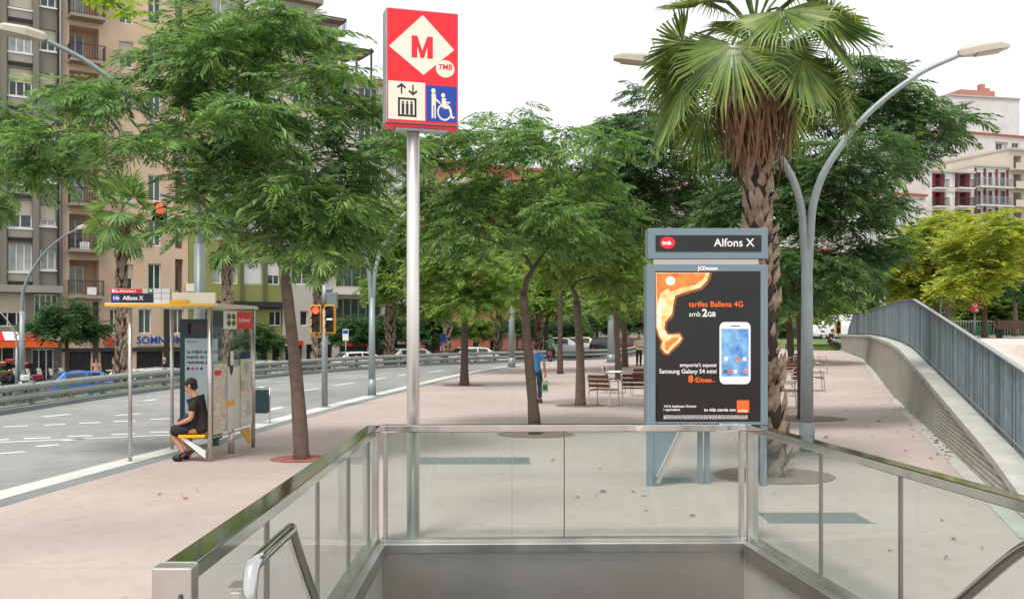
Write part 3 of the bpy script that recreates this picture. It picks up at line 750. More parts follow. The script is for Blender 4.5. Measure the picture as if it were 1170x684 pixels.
lamp('street_lamp', 'grey street lamp behind the bus shelter with its head above the left of the tree', (X_(228, 18.3), 18.3, 0), R(22), (-1,), scale=1.09)
lamp('street_lamp', 'grey forked street lamp on the kerb right of the traffic light', (X_(425, 29.6), 29.6, 0), R(20), (1, -1), zf=3.2)
lamp('street_lamp', 'dull grey street lamp with long arm in front of the red awning', (X_(25, 50), 50, -1.3), R(-8), (1,), r0=.12, scale=1.28)
lamp('street_lamp', 'low single armed lamp at the far left by the scooters', (X_(19, 49), 49, -1.3), R(180), (1,), r0=.1, scale=.72)
lamp('street_lamp', 'thick grey lamp column between the palms behind the crash barrier end', (X_(584.5, 51), 51, 0), R(40), (1, -1), zf=4.2, r0=.17, h_tip=7.1)
lamp('street_lamp', 'thick grey lamp column left of the woman in cream', (X_(698, 58), 58, 0), R(60), (1, -1), zf=4.2, r0=.21, h_tip=7.1)
lamp('street_lamp', 'low curved lamp behind the motorcycle rider', (X_(641, 76), 76, -.1), R(180), (1,), scale=.62, zf=3.1)
lamp('street_lamp', 'small curved lamp above the far traffic light by the lawn', (X_(953, 78), 78, 1), R(180), (1,), scale=.42, zf=3.1, r0=.15)
lamp('street_lamp', 'curved lamp rising behind the far end of the grey railing', (X_(979, 72), 72, 1.0), R(180), (1,), scale=.75, zf=2.9, r0=.12)
lamp('street_lamp', 'curved lamp on the upper plaza among yellow trees', (X_(1075, 46), 46, 1.55), R(0), (1,), scale=.46, zf=3.3, r0=.13)
lamp('street_lamp', 'straight tall grey lamp column behind the railing left of the yellow trees', (X_(1016, 60), 60, 1.2), R(25), (1, -1), zf=5.2, r0=.16, h_tip=8.1)

# ------------------------------------------------------------------ foliage
rng = np.random.default_rng(11)
def frond_template(np_=9, droop=.35, l=.34, w=.075, seed=0, sag=.35):
    r = np.random.default_rng(seed); V = []; Fc = []
    def rach(x): return np.array([x, .06*math.sin(3*x+seed), -droop*x*x])
    for i in range(np_):
        x = .12+.86*i/(np_-1); prof = math.sin(math.pi*(.18+.72*i/(np_-1)))**.7
        for s in (-1, 1):
            if r.random() < .05: continue
            a = R(62-30*i/(np_-1)+r.uniform(-8, 8)); L_ = l*prof*r.uniform(.85, 1.15)
            d = np.array([math.cos(a), s*math.sin(a), r.uniform(-.25, .1)]); o = rach(x)
            side_ = np.array([-s*d[1]*s, d[0]*s, 0]); side_ /= np.linalg.norm(side_)
            tilt = np.array([0, 0, 1.])*r.uniform(-.5, .5); sv = side_+tilt; ww = w*r.uniform(.8, 1.2)
            m_ = o+d*L_*.55+np.array([0, 0, -sag*.12*L_]); tip = o+d*L_+np.array([0, 0, -sag*L_])
            b = len(V); V += [o, m_-sv*ww*.5, tip, m_+sv*ww*.5]; Fc.append((b, b+1, b+2, b+3))
    for i in range(4):
        p, q = rach(i/4), rach((i+1)/4); b = len(V); t = .008
        V += [p+[0, t, 0], q+[0, t, 0], q-[0, t, 0], p-[0, t, 0]]; Fc.append((b, b+1, b+2, b+3))
    return np.array(V), np.array(Fc)
FR_FINE = [frond_template(13, .14+.1*i, .31, .055, i, .1+.12*i) for i in range(4)]
FR = [frond_template(11, .15+.1*i, .33, .066, 10+i, .12+.12*i) for i in range(4)]
FR_FAR = [frond_template(6, .2+.1*i, .40, .13, 20+i, .2) for i in range(3)]
def oval_template():
    V = []; Fc = []
    r = np.random.default_rng(5)
    for i in range(7):
        x = .1+.15*i; s = 1 if i % 2 else -1
        o = np.array([x, 0, -.2*x*x]); d = np.array([.6, s*.8, r.uniform(-.5, .1)]); sv = np.array([-.8*s, .6, r.uniform(-.4, .4)]); L_ = .36; w = .11
        b = len(V); V += [o, o+d*L_*.5-sv*w, o+d*L_+[0, 0, -.08], o+d*L_*.5+sv*w]; Fc.append((b, b+1, b+2, b+3))
    return np.array(V), np.array(Fc)
OVAL = [oval_template()]
def place(templates, pos, dirs, ups, scl):
    pos, dirs, ups, scl = map(np.asarray, (pos, dirs, ups, scl)); n = len(pos)
    x = dirs/np.linalg.norm(dirs, axis=1, keepdims=True)
    y = np.cross(ups, x); ln = np.linalg.norm(y, axis=1, keepdims=True); y = np.where(ln > 1e-5, y/np.maximum(ln, 1e-5), [[0, 1, 0]])
    z = np.cross(x, y); Rm = np.stack([x, y, z], axis=2)
    Vs = []; Fs = []; off = 0
    which = rng.integers(0, len(templates), n)
    for k, (T, Fc) in enumerate(templates):
        idx = np.where(which == k)[0]
        if not len(idx): continue
        V = np.einsum('nij,tj->nti', Rm[idx], T)*scl[idx][:, None, None]+pos[idx][:, None, :]
        Vs.append(V.reshape(-1, 3)); Fs.append((Fc[None]+(np.arange(len(idx))*len(T))[:, None, None]+off).reshape(-1, Fc.shape[1])); off += len(idx)*len(T)
    return np.concatenate(Vs), np.concatenate(Fs)

def tree(label, base, fork, clusters, leafm, templates, flen=.6, tips=26, per=7, r0=.1, trunk_m='trunk', name='street_tree', group='street trees on the square', bend=(0, 0), seed=0, twigs=True, clump=.5, pods=False):
    """clusters: (x,y,z,rx,ry,rz) in metres"""
    r = random.Random(seed+100)
    base = Vector(base); fork = Vector(fork)
    t = thing(name, label, 'tree', tuple(base), group)
    mb = MB(); mid = base.lerp(fork, .5)+Vector((bend[0], bend[1], 0))
    P = crom([base-Vector((0, 0, .1)), base.lerp(fork, .15)+Vector((bend[0]*.4, bend[1]*.4, 0)), mid, fork], .25); n = len(P)
    mb.tube(P, [r0*(1.08-.3*i/(n-1)+.35*math.exp(-i*1.1))*(1+.07*r.uniform(-1, 1)) for i in range(n)], 12)
    # main limbs to groups of clusters
    pos = []; dirs = []; ups = []; scl = []
    cent = sum((Vector(c[:3]) for c in clusters), Vector((0, 0, 0)))/len(clusters)
    limbs = []
    for c in sorted(clusters, key=lambda c: (Vector(c[:3])-fork).length):
        cc = Vector(c[:3]); 
        cand = [(fork, r0*.62)]
        for lp, lr in limbs:
            for q_, rr_ in zip(lp[2:-1], lr[2:-1]): cand.append((q_, rr_*.8))
        st, rs = min(cand, key=lambda k_: (k_[0]-cc).length*(1 if k_[0].z < cc.z+.1 else 1.6)+.0)
        L_ = (cc-st).length
        pl = crom([st, st+Vector((0, 0, .14*L_))+(cc-st)*.12, st.lerp(cc, .5)+Vector((r.uniform(-.1, .1), r.uniform(-.1, .1), .16))*L_*.7, cc], max(.12, L_/7)); m_ = len(pl)
        rl = [max(.008, rs*(1-.75*i/(m_-1))) for i in range(m_)]
        limbs.append((pl, rl)); mb.tube(pl, rl, 7)
        rad = Vector(c[3:6])
        nt = int(tips*max(.4, (rad.x*rad.y*rad.z)**(1/3)/.75)**1.6)
        for _ in range(nt):
            while True:
                v = Vector((r.gauss(0, 1), r.gauss(0, 1), r.gauss(0, 1)))
                if v.length > .1: break
            v.normalize()
            if v.z < -.3: v.z *= .6
            rr_ = r.uniform(.35, 1)**.6
            tip = cc+Vector((v.x*rad.x, v.y*rad.y, v.z*rad.z))*rr_
            if twigs and r.random() < .75: mb.tube([cc, cc.lerp(tip, .5)+Vector((0, 0, .08*rad.z)), tip], [.011, .008, .004], 3, False)
            outv = (tip-Vector((cent.x, cent.y, cent.z-.6*rad.z))); outv.z *= .5; outv.normalize()
            outv = (outv*.6+Vector((v.x, v.y, v.z*.4))*.6)
            for k in range(per):
                az = r.uniform(-2.2, 2.2); d = Vector((outv.x*math.cos(az)-outv.y*math.sin(az), outv.x*math.sin(az)+outv.y*math.cos(az), 0))
                d = d.normalized() if d.length > 1e-4 else Vector((1, 0, 0)); d.z = r.uniform(-.42, .34)
                pos.append(tip+Vector((r.gauss(0, .05), r.gauss(0, .05), r.gauss(0, .05)))); dirs.append(d); ups.append(Vector((r.uniform(-.35, .35), r.uniform(-.35, .35), 1))); scl.append(flen*r.uniform(.65, 1.2))
    mb.build('trunk', trunk_m, t)
    V, Fc = place(templates, pos, dirs, ups, scl)
    np_mesh('crown', V, Fc, leafm, t)
    if pods:
        pm = MB()
        for k in range(60):
            p = Vector(pos[r.randrange(len(pos))]); pm.poly([p, p+Vector((.014, 0, -.05)), p+Vector((0, .004, -.13)), p+Vector((-.014, 0, -.05))])
        pm.build('seed_pods', 'palm_dead', t)
    return t
def cl(Y, lst, dy=.9, seed=0):
    r = random.Random(seed); out = []
    for q in lst:
        x, y, rx, ry = q[:4]; yy = Y+(q[4] if len(q) > 4 else r.uniform(-dy, dy)); s = yy/F
        out.append((X_(x, yy), yy, Z_(y, yy), rx*s, (rx+ry)*.5*s, ry*s))
    return out
b = G(345, 524)
pit(b, .42, 'soil_red', 1.1)
tree('tall feathery green tree with slightly leaning trunk beside the bus shelter', b, W(326, 318, 15.3), cl(15.35, [
    (238, 34, 40, 26, .2), (292, 14, 44, 22, -.5), (342, 40, 34, 22, .4), (228, 62, 38, 24, -.7), (384, 82, 30, 18, .2), (40, 160, 50, 22, -.3), (90, 112, 50, 26, .5), (10, 130, 36, 16, .6), (140, 118, 46, 24, -.2), (66, 190, 50, 18, .4), (415, 262, 30, 24, .9), (350, 250, 50, 26, .5), (440, 165, 22, 22, -.3),  (24, 190, 26, 12, .3), (150, 165, 50, 28, -.8), (200, 85, 50, 34, .6), (262, 40, 52, 34, -.2), (315, 55, 44, 32, .8),
    (362, 105, 44, 28, -.6), (408, 128, 30, 22, .4), (300, 130, 66, 44, -1.0), (222, 150, 54, 34, .4), (385, 175, 44, 28, .2), (345, 215, 56, 38, -.7), (262, 220, 50, 34, .3), (395, 240, 36, 26, -.3), (228, 258, 24, 16, -.8), (300, 258, 42, 24, .9), (380, 278, 32, 18, .6), (345, 278, 30, 18, -.9), (420, 205, 24, 20, .6), (250, 105, 56, 36, 1.3), (295, 190, 60, 40, 1.2)], seed=1),
     'leaf_acacia', FR_FINE, .70, 22, 6, .105, 'trunk', seed=1, bend=(.03, 0))
b = G(612, 496); pit(b, .6, 'soil', 1.2)
tree('feathery tree with a dark forked trunk in front of the walking man', b, W(598, 338, 18.8), cl(18.9, [
    (585, 142, 38, 18), (640, 158, 36, 18), (535, 150, 34, 20), (690, 168, 26, 18), (508, 180, 40, 26), (488, 215, 28, 26), (560, 165, 44, 28), (612, 172, 46, 30), (662, 200, 38, 28), (525, 232, 44, 30), (588, 222, 46, 32), (648, 240, 44, 32), (690, 240, 30, 26), (545, 270, 40, 24), (632, 275, 42, 24), (675, 275, 28, 20), (510, 268, 30, 20), (470, 165, 24, 26)], 1.1, seed=2),
     'leaf_acacia', FR, .62, 21, 6, .1, 'trunk_dark', seed=2, bend=(.0, 0))
b = G(663, 463); pit(b, .55, 'soil', 1.15)
tree('slim feathery tree left of the slatted chairs', b, W(659, 345, 25.8), cl(25.8, [
    (635, 290, 32, 24), (665, 262, 38, 28), (698, 285, 36, 26), (645, 312, 32, 16), (690, 315, 34, 16), (670, 225, 36, 28), (712, 255, 32, 28)], 1.3, seed=3), 'leaf_acacia_b', FR, .64, 24, 7, .12, 'trunk', seed=3, bend=(.04, 0))
b = G(530.5, 440); pit(b, .6, 'soil', 1.2)
tree('small slim tree with light green crown by the kerb beyond the metro pole', b, W(531, 352, 35), cl(35, [
    (505, 320, 36, 28), (545, 300, 40, 32), (575, 330, 30, 22), (525, 345, 36, 20), (500, 290, 36, 28), (555, 340, 30, 18)], 1.3, seed=4), 'leaf_light', FR, .72, 20, 7, .14, 'trunk_dark', seed=4)
b = G(919, 478); pit(b, .7, 'soil', 1.3)
tree('broad dark green feathery tree behind the two armed lamp and palm', b, W(915, 330, 20.5), cl(20.5, [
    (975, 85, 40, 22), (1010, 105, 42, 26), (1055, 125, 30, 18), (1085, 132, 20, 12), (945, 125, 42, 34), (1028, 182, 32, 20), (990, 180, 46, 34), (930, 190, 48, 38), (1000, 228, 32, 22), (1000, 285, 36, 18), (890, 338, 34, 14), (960, 312, 40, 18), (960, 245, 46, 32), (900, 245, 48, 36), (925, 300, 42, 24), (968, 292, 32, 18), (880, 300, 34, 26), (840, 235, 40, 34), (860, 175, 40, 34), (1070, 150, 24, 12), (1000, 140, 40, 26), (950, 215, 50, 36), (890, 210, 44, 36), (905, 332, 28, 12), (945, 325, 26, 12)], 1.4, seed=5),
     'leaf_acacia_dark', FR, .62, 34, 6, .13, 'trunk_dark', seed=5)
b = G(790, 446)
tree('leafy tree hidden below by the black poster panel', b, W(785, 330, 23), cl(23.5, [
    (700, 150, 30, 18), (765, 140, 34, 20), (722, 145, 30, 22), (735, 175, 40, 28), (770, 165, 40, 32), (715, 210, 38, 28), (765, 212, 44, 32), (810, 195, 40, 32), (735, 248, 42, 28), (790, 245, 40, 28), (820, 255, 40, 28), (705, 255, 28, 22), (695, 185, 28, 22), (738, 108, 16, 14)], 1.4, seed=6), 'leaf_acacia_dark', FR, .64, 28, 6, .13, 'trunk', seed=6)
b = G(707, 433.5)
tree('thin pale trunked tree rising behind the slatted chairs', b, W(703, 345, 38), cl(38, [(690, 325, 34, 26), (720, 335, 34, 22), (740, 315, 30, 26), (705, 300, 36, 28), (725, 350, 26, 16)], 1.4, seed=7), 'leaf_light', FR, .75, 19, 7, .12, 'trunk', seed=7)
b = G(714, 419)
tree('thin tree close to the far road right of the lamp column', b, W(713, 352, 50), cl(50, [(700, 345, 28, 16), (725, 335, 30, 20), (745, 345, 24, 16), (712, 318, 30, 20)], 1.5, seed=8), 'leaf_acacia_b', FR_FAR, 1.0, 12, 7, .16, 'trunk', seed=8)
b = G(905, 424)
tree('lighter tree at the end of the square behind the dark feathery tree', b, W(900, 345, 47), cl(46, [(870, 330, 40, 26), (905, 315, 44, 30), (940, 335, 36, 22), (885, 350, 34, 16), (925, 352, 32, 14), (850, 345, 24, 18)], 2, seed=9), 'leaf_acacia_b', FR_FAR, 1.0, 14, 7, .16, 'trunk', seed=9)
b = W(468, 414, 58)
tree('yellowish green tree beyond the crash barrier behind the metro pole', (b.x, 58, -.2), W(468, 365, 58), cl(58, [(450, 280, 34, 26), (480, 265, 34, 28), (465, 310, 38, 28), (445, 330, 26, 20), (500, 330, 30, 24), (490, 350, 26, 14), (440, 245, 26, 24)], 2.0, seed=10), 'leaf_light', FR_FAR, 1.15, 14, 7, .16, 'trunk', seed=10, group='trees beyond the crash barrier')
b = W(625, 409, 66)
tree('dense green tree beyond the barrier behind the forked trunk', (b.x, 68, -.15), W(625, 365, 68), cl(68, [(590, 320, 30, 24), (625, 330, 36, 24), (650, 310, 30, 24), (605, 345, 26, 14), (645, 350, 26, 14), (625, 295, 34, 24)], 2.0, seed=12), 'leaf_acacia_b', FR_FAR, 1.2, 13, 7, .18, 'trunk_dark', seed=12, group='trees beyond the crash barrier')

# small dark round trees along the side street
def small_tree(label, px, py, rx, ry, Y, zb, leafm='leaf_dark', seed=0, group='small dark trees along the side street', tips=20):
    s = Y/F; c = [(X_(px+dx*rx, Y), Y+dyy, Z_(py+dz*ry, Y), rx*.55*s, rx*.55*s, ry*.6*s) for dx, dz, dyy in ((-.5, .1, 0), (.45, .15, .4), (0, -.35, -.3), (.1, .3, -.6), (-.2, -.1, .8))]
    return tree(label, (X_(px+1, Y), Y, zb), (X_(px, Y), Y, Z_(py+ry*.75, Y)), c, leafm, FR_FAR, .9, tips, 7, .13, 'trunk_dark', group=group, seed=seed)
small_tree('small round dark tree before the corner of the grey and peach buildings', 76, 368, 36, 30, 58, -1.3, seed=21)
small_tree('low dark tree behind the shelter roof in front of the green building', 284, 385, 34, 20, 66, -.9, seed=22)
small_tree('low dark tree between the traffic light and the forked lamp', 408, 378, 32, 20, 68, -.5, seed=23)
small_tree('low dark tree just left of the metro pole', 452, 375, 26, 22, 70, -.4, seed=24)
small_tree('dark tree in front of the orange building right of the metro pole', 494, 372, 24, 24, 68, -.3, seed=25)
small_tree('neat small tree with flat crown before the brown shop walls', 542, 374, 22, 13, 74, -.2, 'leaf_acacia_b', seed=26)
small_tree('dark tree behind the thick lamp column', 598, 372, 24, 16, 78, -.2, seed=27)
small_tree('dark tree over the motorcycle rider', 645, 376, 26, 16, 80, -.2, seed=28)
small_tree('dark tree over the green and white car', 682, 368, 26, 16, 84, -.2, seed=29)
small_tree('dark tree just left of the poster panel', 730, 366, 24, 18, 86, -.2, seed=30)
small_tree('dark bush like tree left of the railing far end', 985, 350, 22, 15, 84, 1.0, seed=31)
small_tree('dark tree behind the lamp column at the end of the path', 880, 372, 24, 12, 80, .9, seed=32)
# upper plaza trees
GU = 'trees on the upper plaza'
b = W(600, 409, 58)
tree('tall bushy tree closing the view between the two slim trunks', (X_(640, 44), 44, 0), W(640, 330, 44), cl(44, [(575, 235, 40, 30), (610, 255, 40, 30), (650, 265, 42, 30), (690, 280, 40, 28), (640, 215, 36, 28), (600, 300, 36, 20), (660, 310, 36, 18), (550, 280, 34, 24), (530, 225, 34, 30)], 2.0, seed=33), 'leaf_acacia_b', FR_FAR, .95, 20, 7, .12, 'trunk_dark', seed=33)
def up_tree(label, px, Y, fy, lst, leafm, seed, r0=.13):
    return tree(label, (X_(px, Y), Y, 1.55), W(px, fy, Y), cl(Y, lst, 1.5, seed), leafm, FR_FAR, .95, 24, 7, r0, 'trunk', group=GU, seed=seed)
up_tree('yellow leaved tree behind the peak of the grey railing', 1070, 52, 320, [(1035, 300, 30, 26), (1060, 275, 38, 28), (1090, 265, 36, 26), (1050, 325, 30, 18), (1085, 305, 34, 24), (1025, 330, 24, 18), (1075, 335, 28, 14)], 'leaf_yellow', 41)
up_tree('yellow green tree with a thin forked trunk above the red sign', 1084, 46, 318, [(1110, 280, 34, 26), (1135, 265, 30, 24), (1120, 305, 32, 22), (1100, 325, 26, 14)], 'leaf_yellow', 42)
up_tree('dark crowned tree above the long bench', 1125, 50, 335, [(1110, 325, 28, 16), (1135, 318, 32, 20), (1158, 325, 26, 16)], 'leaf_dark', 43)
up_tree('rusty yellow tree at the right edge', 1160, 56, 330, [(1145, 285, 34, 24), (1170, 275, 30, 28), (1165, 310, 34, 20), (1140, 305, 24, 16)], 'leaf_rust', 44)
up_tree('light green tree at the right edge behind the bench', 1178, 62, 345, [(1150, 340, 28, 14), (1175, 330, 30, 22), (1130, 350, 22, 12), (1160, 358, 24, 10)], 'leaf_acacia_b', 45)
up_tree('light green bushy tree between the yellow trunks', 1100, 62, 352, [(1085, 350, 24, 14), (1105, 345, 24, 16), (1120, 358, 20, 10), (1060, 345, 24, 14)], 'leaf_acacia_b', 46)
# near tree whose branch hangs in from the top left
bt = tree('broad leaved tree outside the frame whose bright sprig hangs in at the top left', (-5.6, 7.0, 0), (-5.5, 7.1, 4.4), [(-5.3, 7.2, 6.0, .9, .9, .6), (-6.2, 7.0, 5.8, .9, .9, .6), (-4.3, 7.6, 5.55, .5, .5, .3), (X_(122, 8), 8.0, Z_(0, 8), .09, .12, .05), (X_(140, 8), 8.05, Z_(10, 8), .05, .08, .03), (X_(100, 8), 8.0, Z_(-10, 8), .1, .12, .05)], 'leaf_broad', OVAL, .16, 16, 5, .12, 'trunk', group='street trees on the square', seed=50)

# ------------------------------------------------------------------ palms
def fan_template(n=34, span=R(300), droop=.35, seed=0):
    r = np.random.default_rng(seed); V = []; Fc = []; dth = span/n
    for i in range(n):
        th = -span/2+dth*(i+.5)+r.uniform(-.02, .02); Rr = (1-.22*abs(th)/(span/2))*r.uniform(.92, 1.05)
        d = np.array([math.cos(th), math.sin(th), 0]); p = np.array([-math.sin(th), math.cos(th), 0])
        c0 = d*.02; c1 = d*Rr*.44+[0, 0, -.02]; w = Rr*.44*dth*.56; low = np.array([0, 0, -.035])
        dr = droop*r.uniform(.6, 1.5); tip = d*Rr*(.98-.2*dr)+[0, 0, -dr*.75*Rr]; c2 = d*Rr*.76+[0, 0, -dr*.24*Rr]; w2 = w*.66
        b = len(V); V += [c0, c1-p*w+low, c1, c1+p*w+low, c2-p*w2, c2+p*w2, tip, c2]
        Fc += [(b, b+1, b+2, b+2), (b, b+2, b+3, b+3), (b+1, b+4, b+7, b+2), (b+2, b+7, b+5, b+3), (b+4, b+6, b+7, b+7), (b+7, b+6, b+5, b+5)]
    return np.array(V), np.array(Fc)
def tri_fix(Fc):                        # split quads into triangles, dropping degenerate ones
    a = Fc[:, [0, 1, 2]]; b = Fc[:, [0, 2, 3]]; b = b[b[:, 1] != b[:, 2]]; return np.concatenate([a, b])
FAN = [fan_template(56, R(205+20*i), .12+.10*i, i) for i in range(3)]
FAN_FAR = [fan_template(18, R(230), .25, 9+i) for i in range(2)]
def palm(label, base, ztop, lean, r0, r1, leaves, Rl, templates, skirt=1.2, boots=True, leafm='leaf_palm', seed=0, group='fan palms', pet=.8, elev=(80, -55), nsk=420):
    r = random.Random(seed); base = Vector(base); top = Vector((base.x+lean[0], base.y+lean[1], ztop))
    t = thing('fan_palm', label, 'palm tree', tuple(base), group)
    mb = MB(); Pn = 14
    def ax(k): return base.lerp(top, k)+Vector((lean[0]*.15*math.sin(k*3.1), 0, 0))
    def rad(k): return r0*(1.0+.35*max(0, (.14-k)/.14))*(1-k)+r1*k
    mb.tube([ax(i/Pn)-Vector((0, 0, .1 if i == 0 else 0)) for i in range(Pn+1)], [rad(i/Pn)*.9 for i in range(Pn+1)], 14)
    Lt = ztop-base.z
    mb.mat(1)
    rows = int(Lt/(.17 if boots == 1 else .3)); na = 8
    for i in range(rows):
        k = (i+.3)/rows
        for j in range(na):
            a = 2*math.pi*(j+.5*(i % 2))/na+r.uniform(-.22, .22); c = ax(min(1, max(0, k+r.uniform(-.5, .5)/rows)))
            rr_ = rad(k)*.9
            if boots == 1 and r.random() < .14: continue
            d = Vector((math.cos(a), math.sin(a), 0)); p = Vector((-d.y, d.x, 0)); w = rr_*r.uniform(.36, .62); h = Lt/rows*r.uniform(.8, 1.9); o = r.uniform(.02, .14)*rr_/.2
            A = c+d*rr_*.97; tipv = A+d*o+Vector((0, 0, h))+p*r.uniform(-.03, .03)
            m1 = A-p*w*.95+Vector((0, 0, h*.25)); m2 = A+p*w*.95+Vector((0, 0, h*.25)); md = A+d*o*1.15+Vector((0, 0, h*.35))
            lo = A-Vector((0, 0, h*.15)); tl = tipv-p*w*.25; tr_ = tipv+p*w*.25
            b0 = len(mb.v); mb.v += [tuple(q) for q in (lo, m1, md, m2, tl, tr_)]
            mb.face((b0, b0+2, b0+1)); mb.face((b0, b0+3, b0+2)); mb.face((b0+1, b0+2, b0+5, b0+4)); mb.face((b0+2, b0+3, b0+5))
    mb.build('trunk', ['palm_trunk', 'palm_boot'], t)
    ctr = top+Vector((0, 0, .0)); pos = []; dirs = []; ups = []; scl = []; pm = MB()
    for i in range(leaves):
        k = i/(leaves-1); el = R(elev[0]+(elev[1]-elev[0])*k+r.uniform(-8, 8)); az = i*2.39996+r.uniform(-.25, .25)
        d = Vector((math.cos(az)*math.cos(el), math.sin(az)*math.cos(el), math.sin(el)))
        h = Vector((math.cos(az), math.sin(az), 0)); sag_ = min(1, max(0, (k-.15)/.6)); o0 = ctr+Vector((0, 0, .5*(1-k)))
        e1 = o0+d*pet*.65; e2 = o0+d*pet*1.0+h*.1-Vector((0, 0, .12+.22*sag_))
        pm.tube(crom([o0, e1, e2], .2), .018, 5, False)
        fd = (d*(1-sag_)+(h*.42+Vector((0, 0, -.9)))*sag_).normalized(); up = Vector((-d.z*h.x, -d.z*h.y, 1))*(1-sag_)+(h*.9+Vector((0, 0, .42)))*sag_
        pos.append(e2); dirs.append(fd); ups.append(up+Vector((r.uniform(-.3, .3), r.uniform(-.3, .3), 0))); scl.append(Rl*r.uniform(.85, 1.12))
    pm.build('leaf_stalks', 'leaf_palm', t)
    V, Fc = place(templates, pos, dirs, ups, scl); np_mesh('crown', V, tri_fix(Fc), leafm, t)
    if skirt:
        Vs = []; Fs = []
        for i in range(nsk):
            a = r.uniform(0, 2*math.pi); z0 = ztop-.02-skirt*.38*r.random(); q = r1*.9+.50*r.random()**.8*skirt/1.75; w = 0; c = Vector((top.x, top.y, 0)); d = Vector((math.cos(a), math.sin(a), 0)); p = Vector((-d.y, d.x, 0)); w = r.uniform(.008, .02)
            L_ = skirt*r.choice([r.uniform(.25, .6), r.uniform(.3, .72), r.uniform(.5, .95)])
            q0 = c+d*(r1*.8)+Vector((0, 0, z0)); q1 = c+d*(q+.05)+p*r.uniform(-.04, .04)+Vector((0, 0, z0-L_*.35)); q2 = c+d*(q*r.uniform(.55, 1.02)+.02)+p*r.uniform(-.14, .14)+Vector((0, 0, z0-L_))
            b0 = len(Vs); Vs += [q0-p*w, q0+p*w, q1+p*w, q1-p*w, q2+p*w*.4, q2-p*w*.4]; Fs += [(b0, b0+1, b0+2, b0+3), (b0+3, b0+2, b0+4, b0+5)]
        np_mesh('dead_leaf_skirt', np.array([tuple(v) for v in Vs]), np.array(Fs), 'palm_dead', t)
    return t
pb = G(884, 543); pit(pb, .78, 'soil', 1.0)
palm('large fan palm with brown dead leaf skirt and rough trunk behind the poster panel', pb, 5.72, (X_(868, 13.4)-pb.x, .1), .175, .155, 28, 1.08, FAN, 1.4, 1, seed=3, pet=.95, nsk=1300, elev=(84, -18))
for (lab, px, cy, Y, zb, lean, n_, sk, s_) in (
        ('fan palm standing before the peach building left of the bus stop', 137, 250, 46, -1.1, .1, 22, .9, 61),
        ('fan palm cut by the left edge of the picture', -16, 218, 50, -1.3, .2, 20, 0, 62),
        ('fan palm with its trunk in front of the green building', 259, 268, 50, -1.0, .0, 16, .8, 63),
        ('fan palm whose trunk rises behind the traffic light', 362, 290, 52, -.8, .1, 16, .8, 64),
        ('fan palm trunk between the forked lamp and the metro pole', 446, 285, 58, -.4, .0, 14, .8, 65),
        ('fan palm right of the metro pole before the orange building', 511, 312, 66, -.2, .0, 14, .8, 66),
        ('fan palm before the brown shop walls left of the thick lamp column', 569, 318, 70, -.2, .1, 14, .8, 67),
        ('fan palm just right of the forked dark trunk', 616, 322, 72, -.2, .0, 14, .8, 68),
        ('fan palm partly hidden by the poster panel edge', 752, 318, 74, -.1, .0, 14, .8, 69)):
    bx = X_(px, Y); zt_ = Z_(cy, Y)
    palm(lab, (bx, Y, zb), zt_, (lean, 0), .26, .2, n_, 1.15, FAN_FAR, sk, 2, 'leaf_palm_far', seed=s_, pet=1.0, nsk=120, elev=(75, -50))

# ------------------------------------------------------------------ bus shelter
bs = thing('bus_shelter', 'glass bus shelter with yellow edged roof and stop name board', 'bus shelter', (-5.1, 15.8, 0))
c1, c2, c3 = (-5.74, 15.0), (-5.64, 16.55), (-4.54, 15.0); c4, c5 = (-4.36, 16.8), (-4.49, 15.95)
for (x, y), r_ in ((c1, .028), (c2, .028), (c3, .036), (c4, .036), (c5, .05)):
    mb = MB(); mb.tube([(x, y, 0), (x, y, 2.31 if (x, y) != c5 else .5)], r_, 12); mb.build('post', 'steel', bs)
rz = 2.33
rp = [Vector((-6.06, 14.85, rz)), Vector((-4.42, 14.85, rz)), Vector((-4.37, 17.1, rz)), Vector((-5.86, 17.1, rz))]
mb = MB(); mb.prism(rp, (0, 0, .05)); roof = mb.build('roof', 'cream', bs)
mb = MB()
for p, q in ((rp[0], rp[1]), (rp[1], rp[2])):
    e = q-p; n_ = Vector((e.y, -e.x, 0)).normalized(); mb.obox(p+n_*.002+Vector((0, 0, -.002)), e, n_*.02, (0, 0, .036)); mb.build('roof_edge', 'yellow' if p == rp[0] else 'cream', roof); mb = MB()
YB = 14.9
def bx(x, y, o=0): return Vector((X_(x, YB), YB-o, Z_(y, YB)))
mb = MB(); a = bx(127, 347); b = bx(194, 329.5); mb.box(a.x, YB, rz+.052, b.x, YB+.08, b.z); nb = mb.build('name_board', 'white_paint', bs)
def sflat(x0, y0, x1, y1, m, nm, o=.002):
    mb = MB(); a = bx(x0, y1, o); b = bx(x1, y0, o); mb.box(a.x, YB-o, a.z, b.x, YB-o+.0015, b.z); return mb.build(nm, m, nb)
sflat(127, 335, 175.5, 346.6, 'navy', 'name_strip'); sflat(127, 329.8, 163, 334.9, 'red_sign', 'street_strip'); sflat(169, 329.9, 175.4, 334.8, 'green_sign', 'bus_symbol'); sflat(170.5, 330.8, 174, 333.2, 'white_text', 'bus_picture', .004); sflat(163.3, 329.9, 168.8, 334.8, 'poster_grey', 'side_patch')
mb = MB()
for x in (184,): mb.box(X_(x, YB), YB-.003, rz+.055, X_(x, YB)+.006, YB-.0005, Z_(329.7, YB))
for y in (335, 341): mb.box(X_(176, YB), YB-.003, Z_(y, YB), X_(194, YB), YB-.0006, Z_(y, YB)+.006)
mb.build('panel_joints', 'grey_paint', nb)
mb = MB(); c = bx(133, 340.5, .004); mb.prism([(c.x+.062*math.cos(k*.314), c.y, c.z+.062*math.sin(k*.314)) for k in range(20)], (0, -.001, 0)); mb.build('route_disc', 'blue_sign', nb)
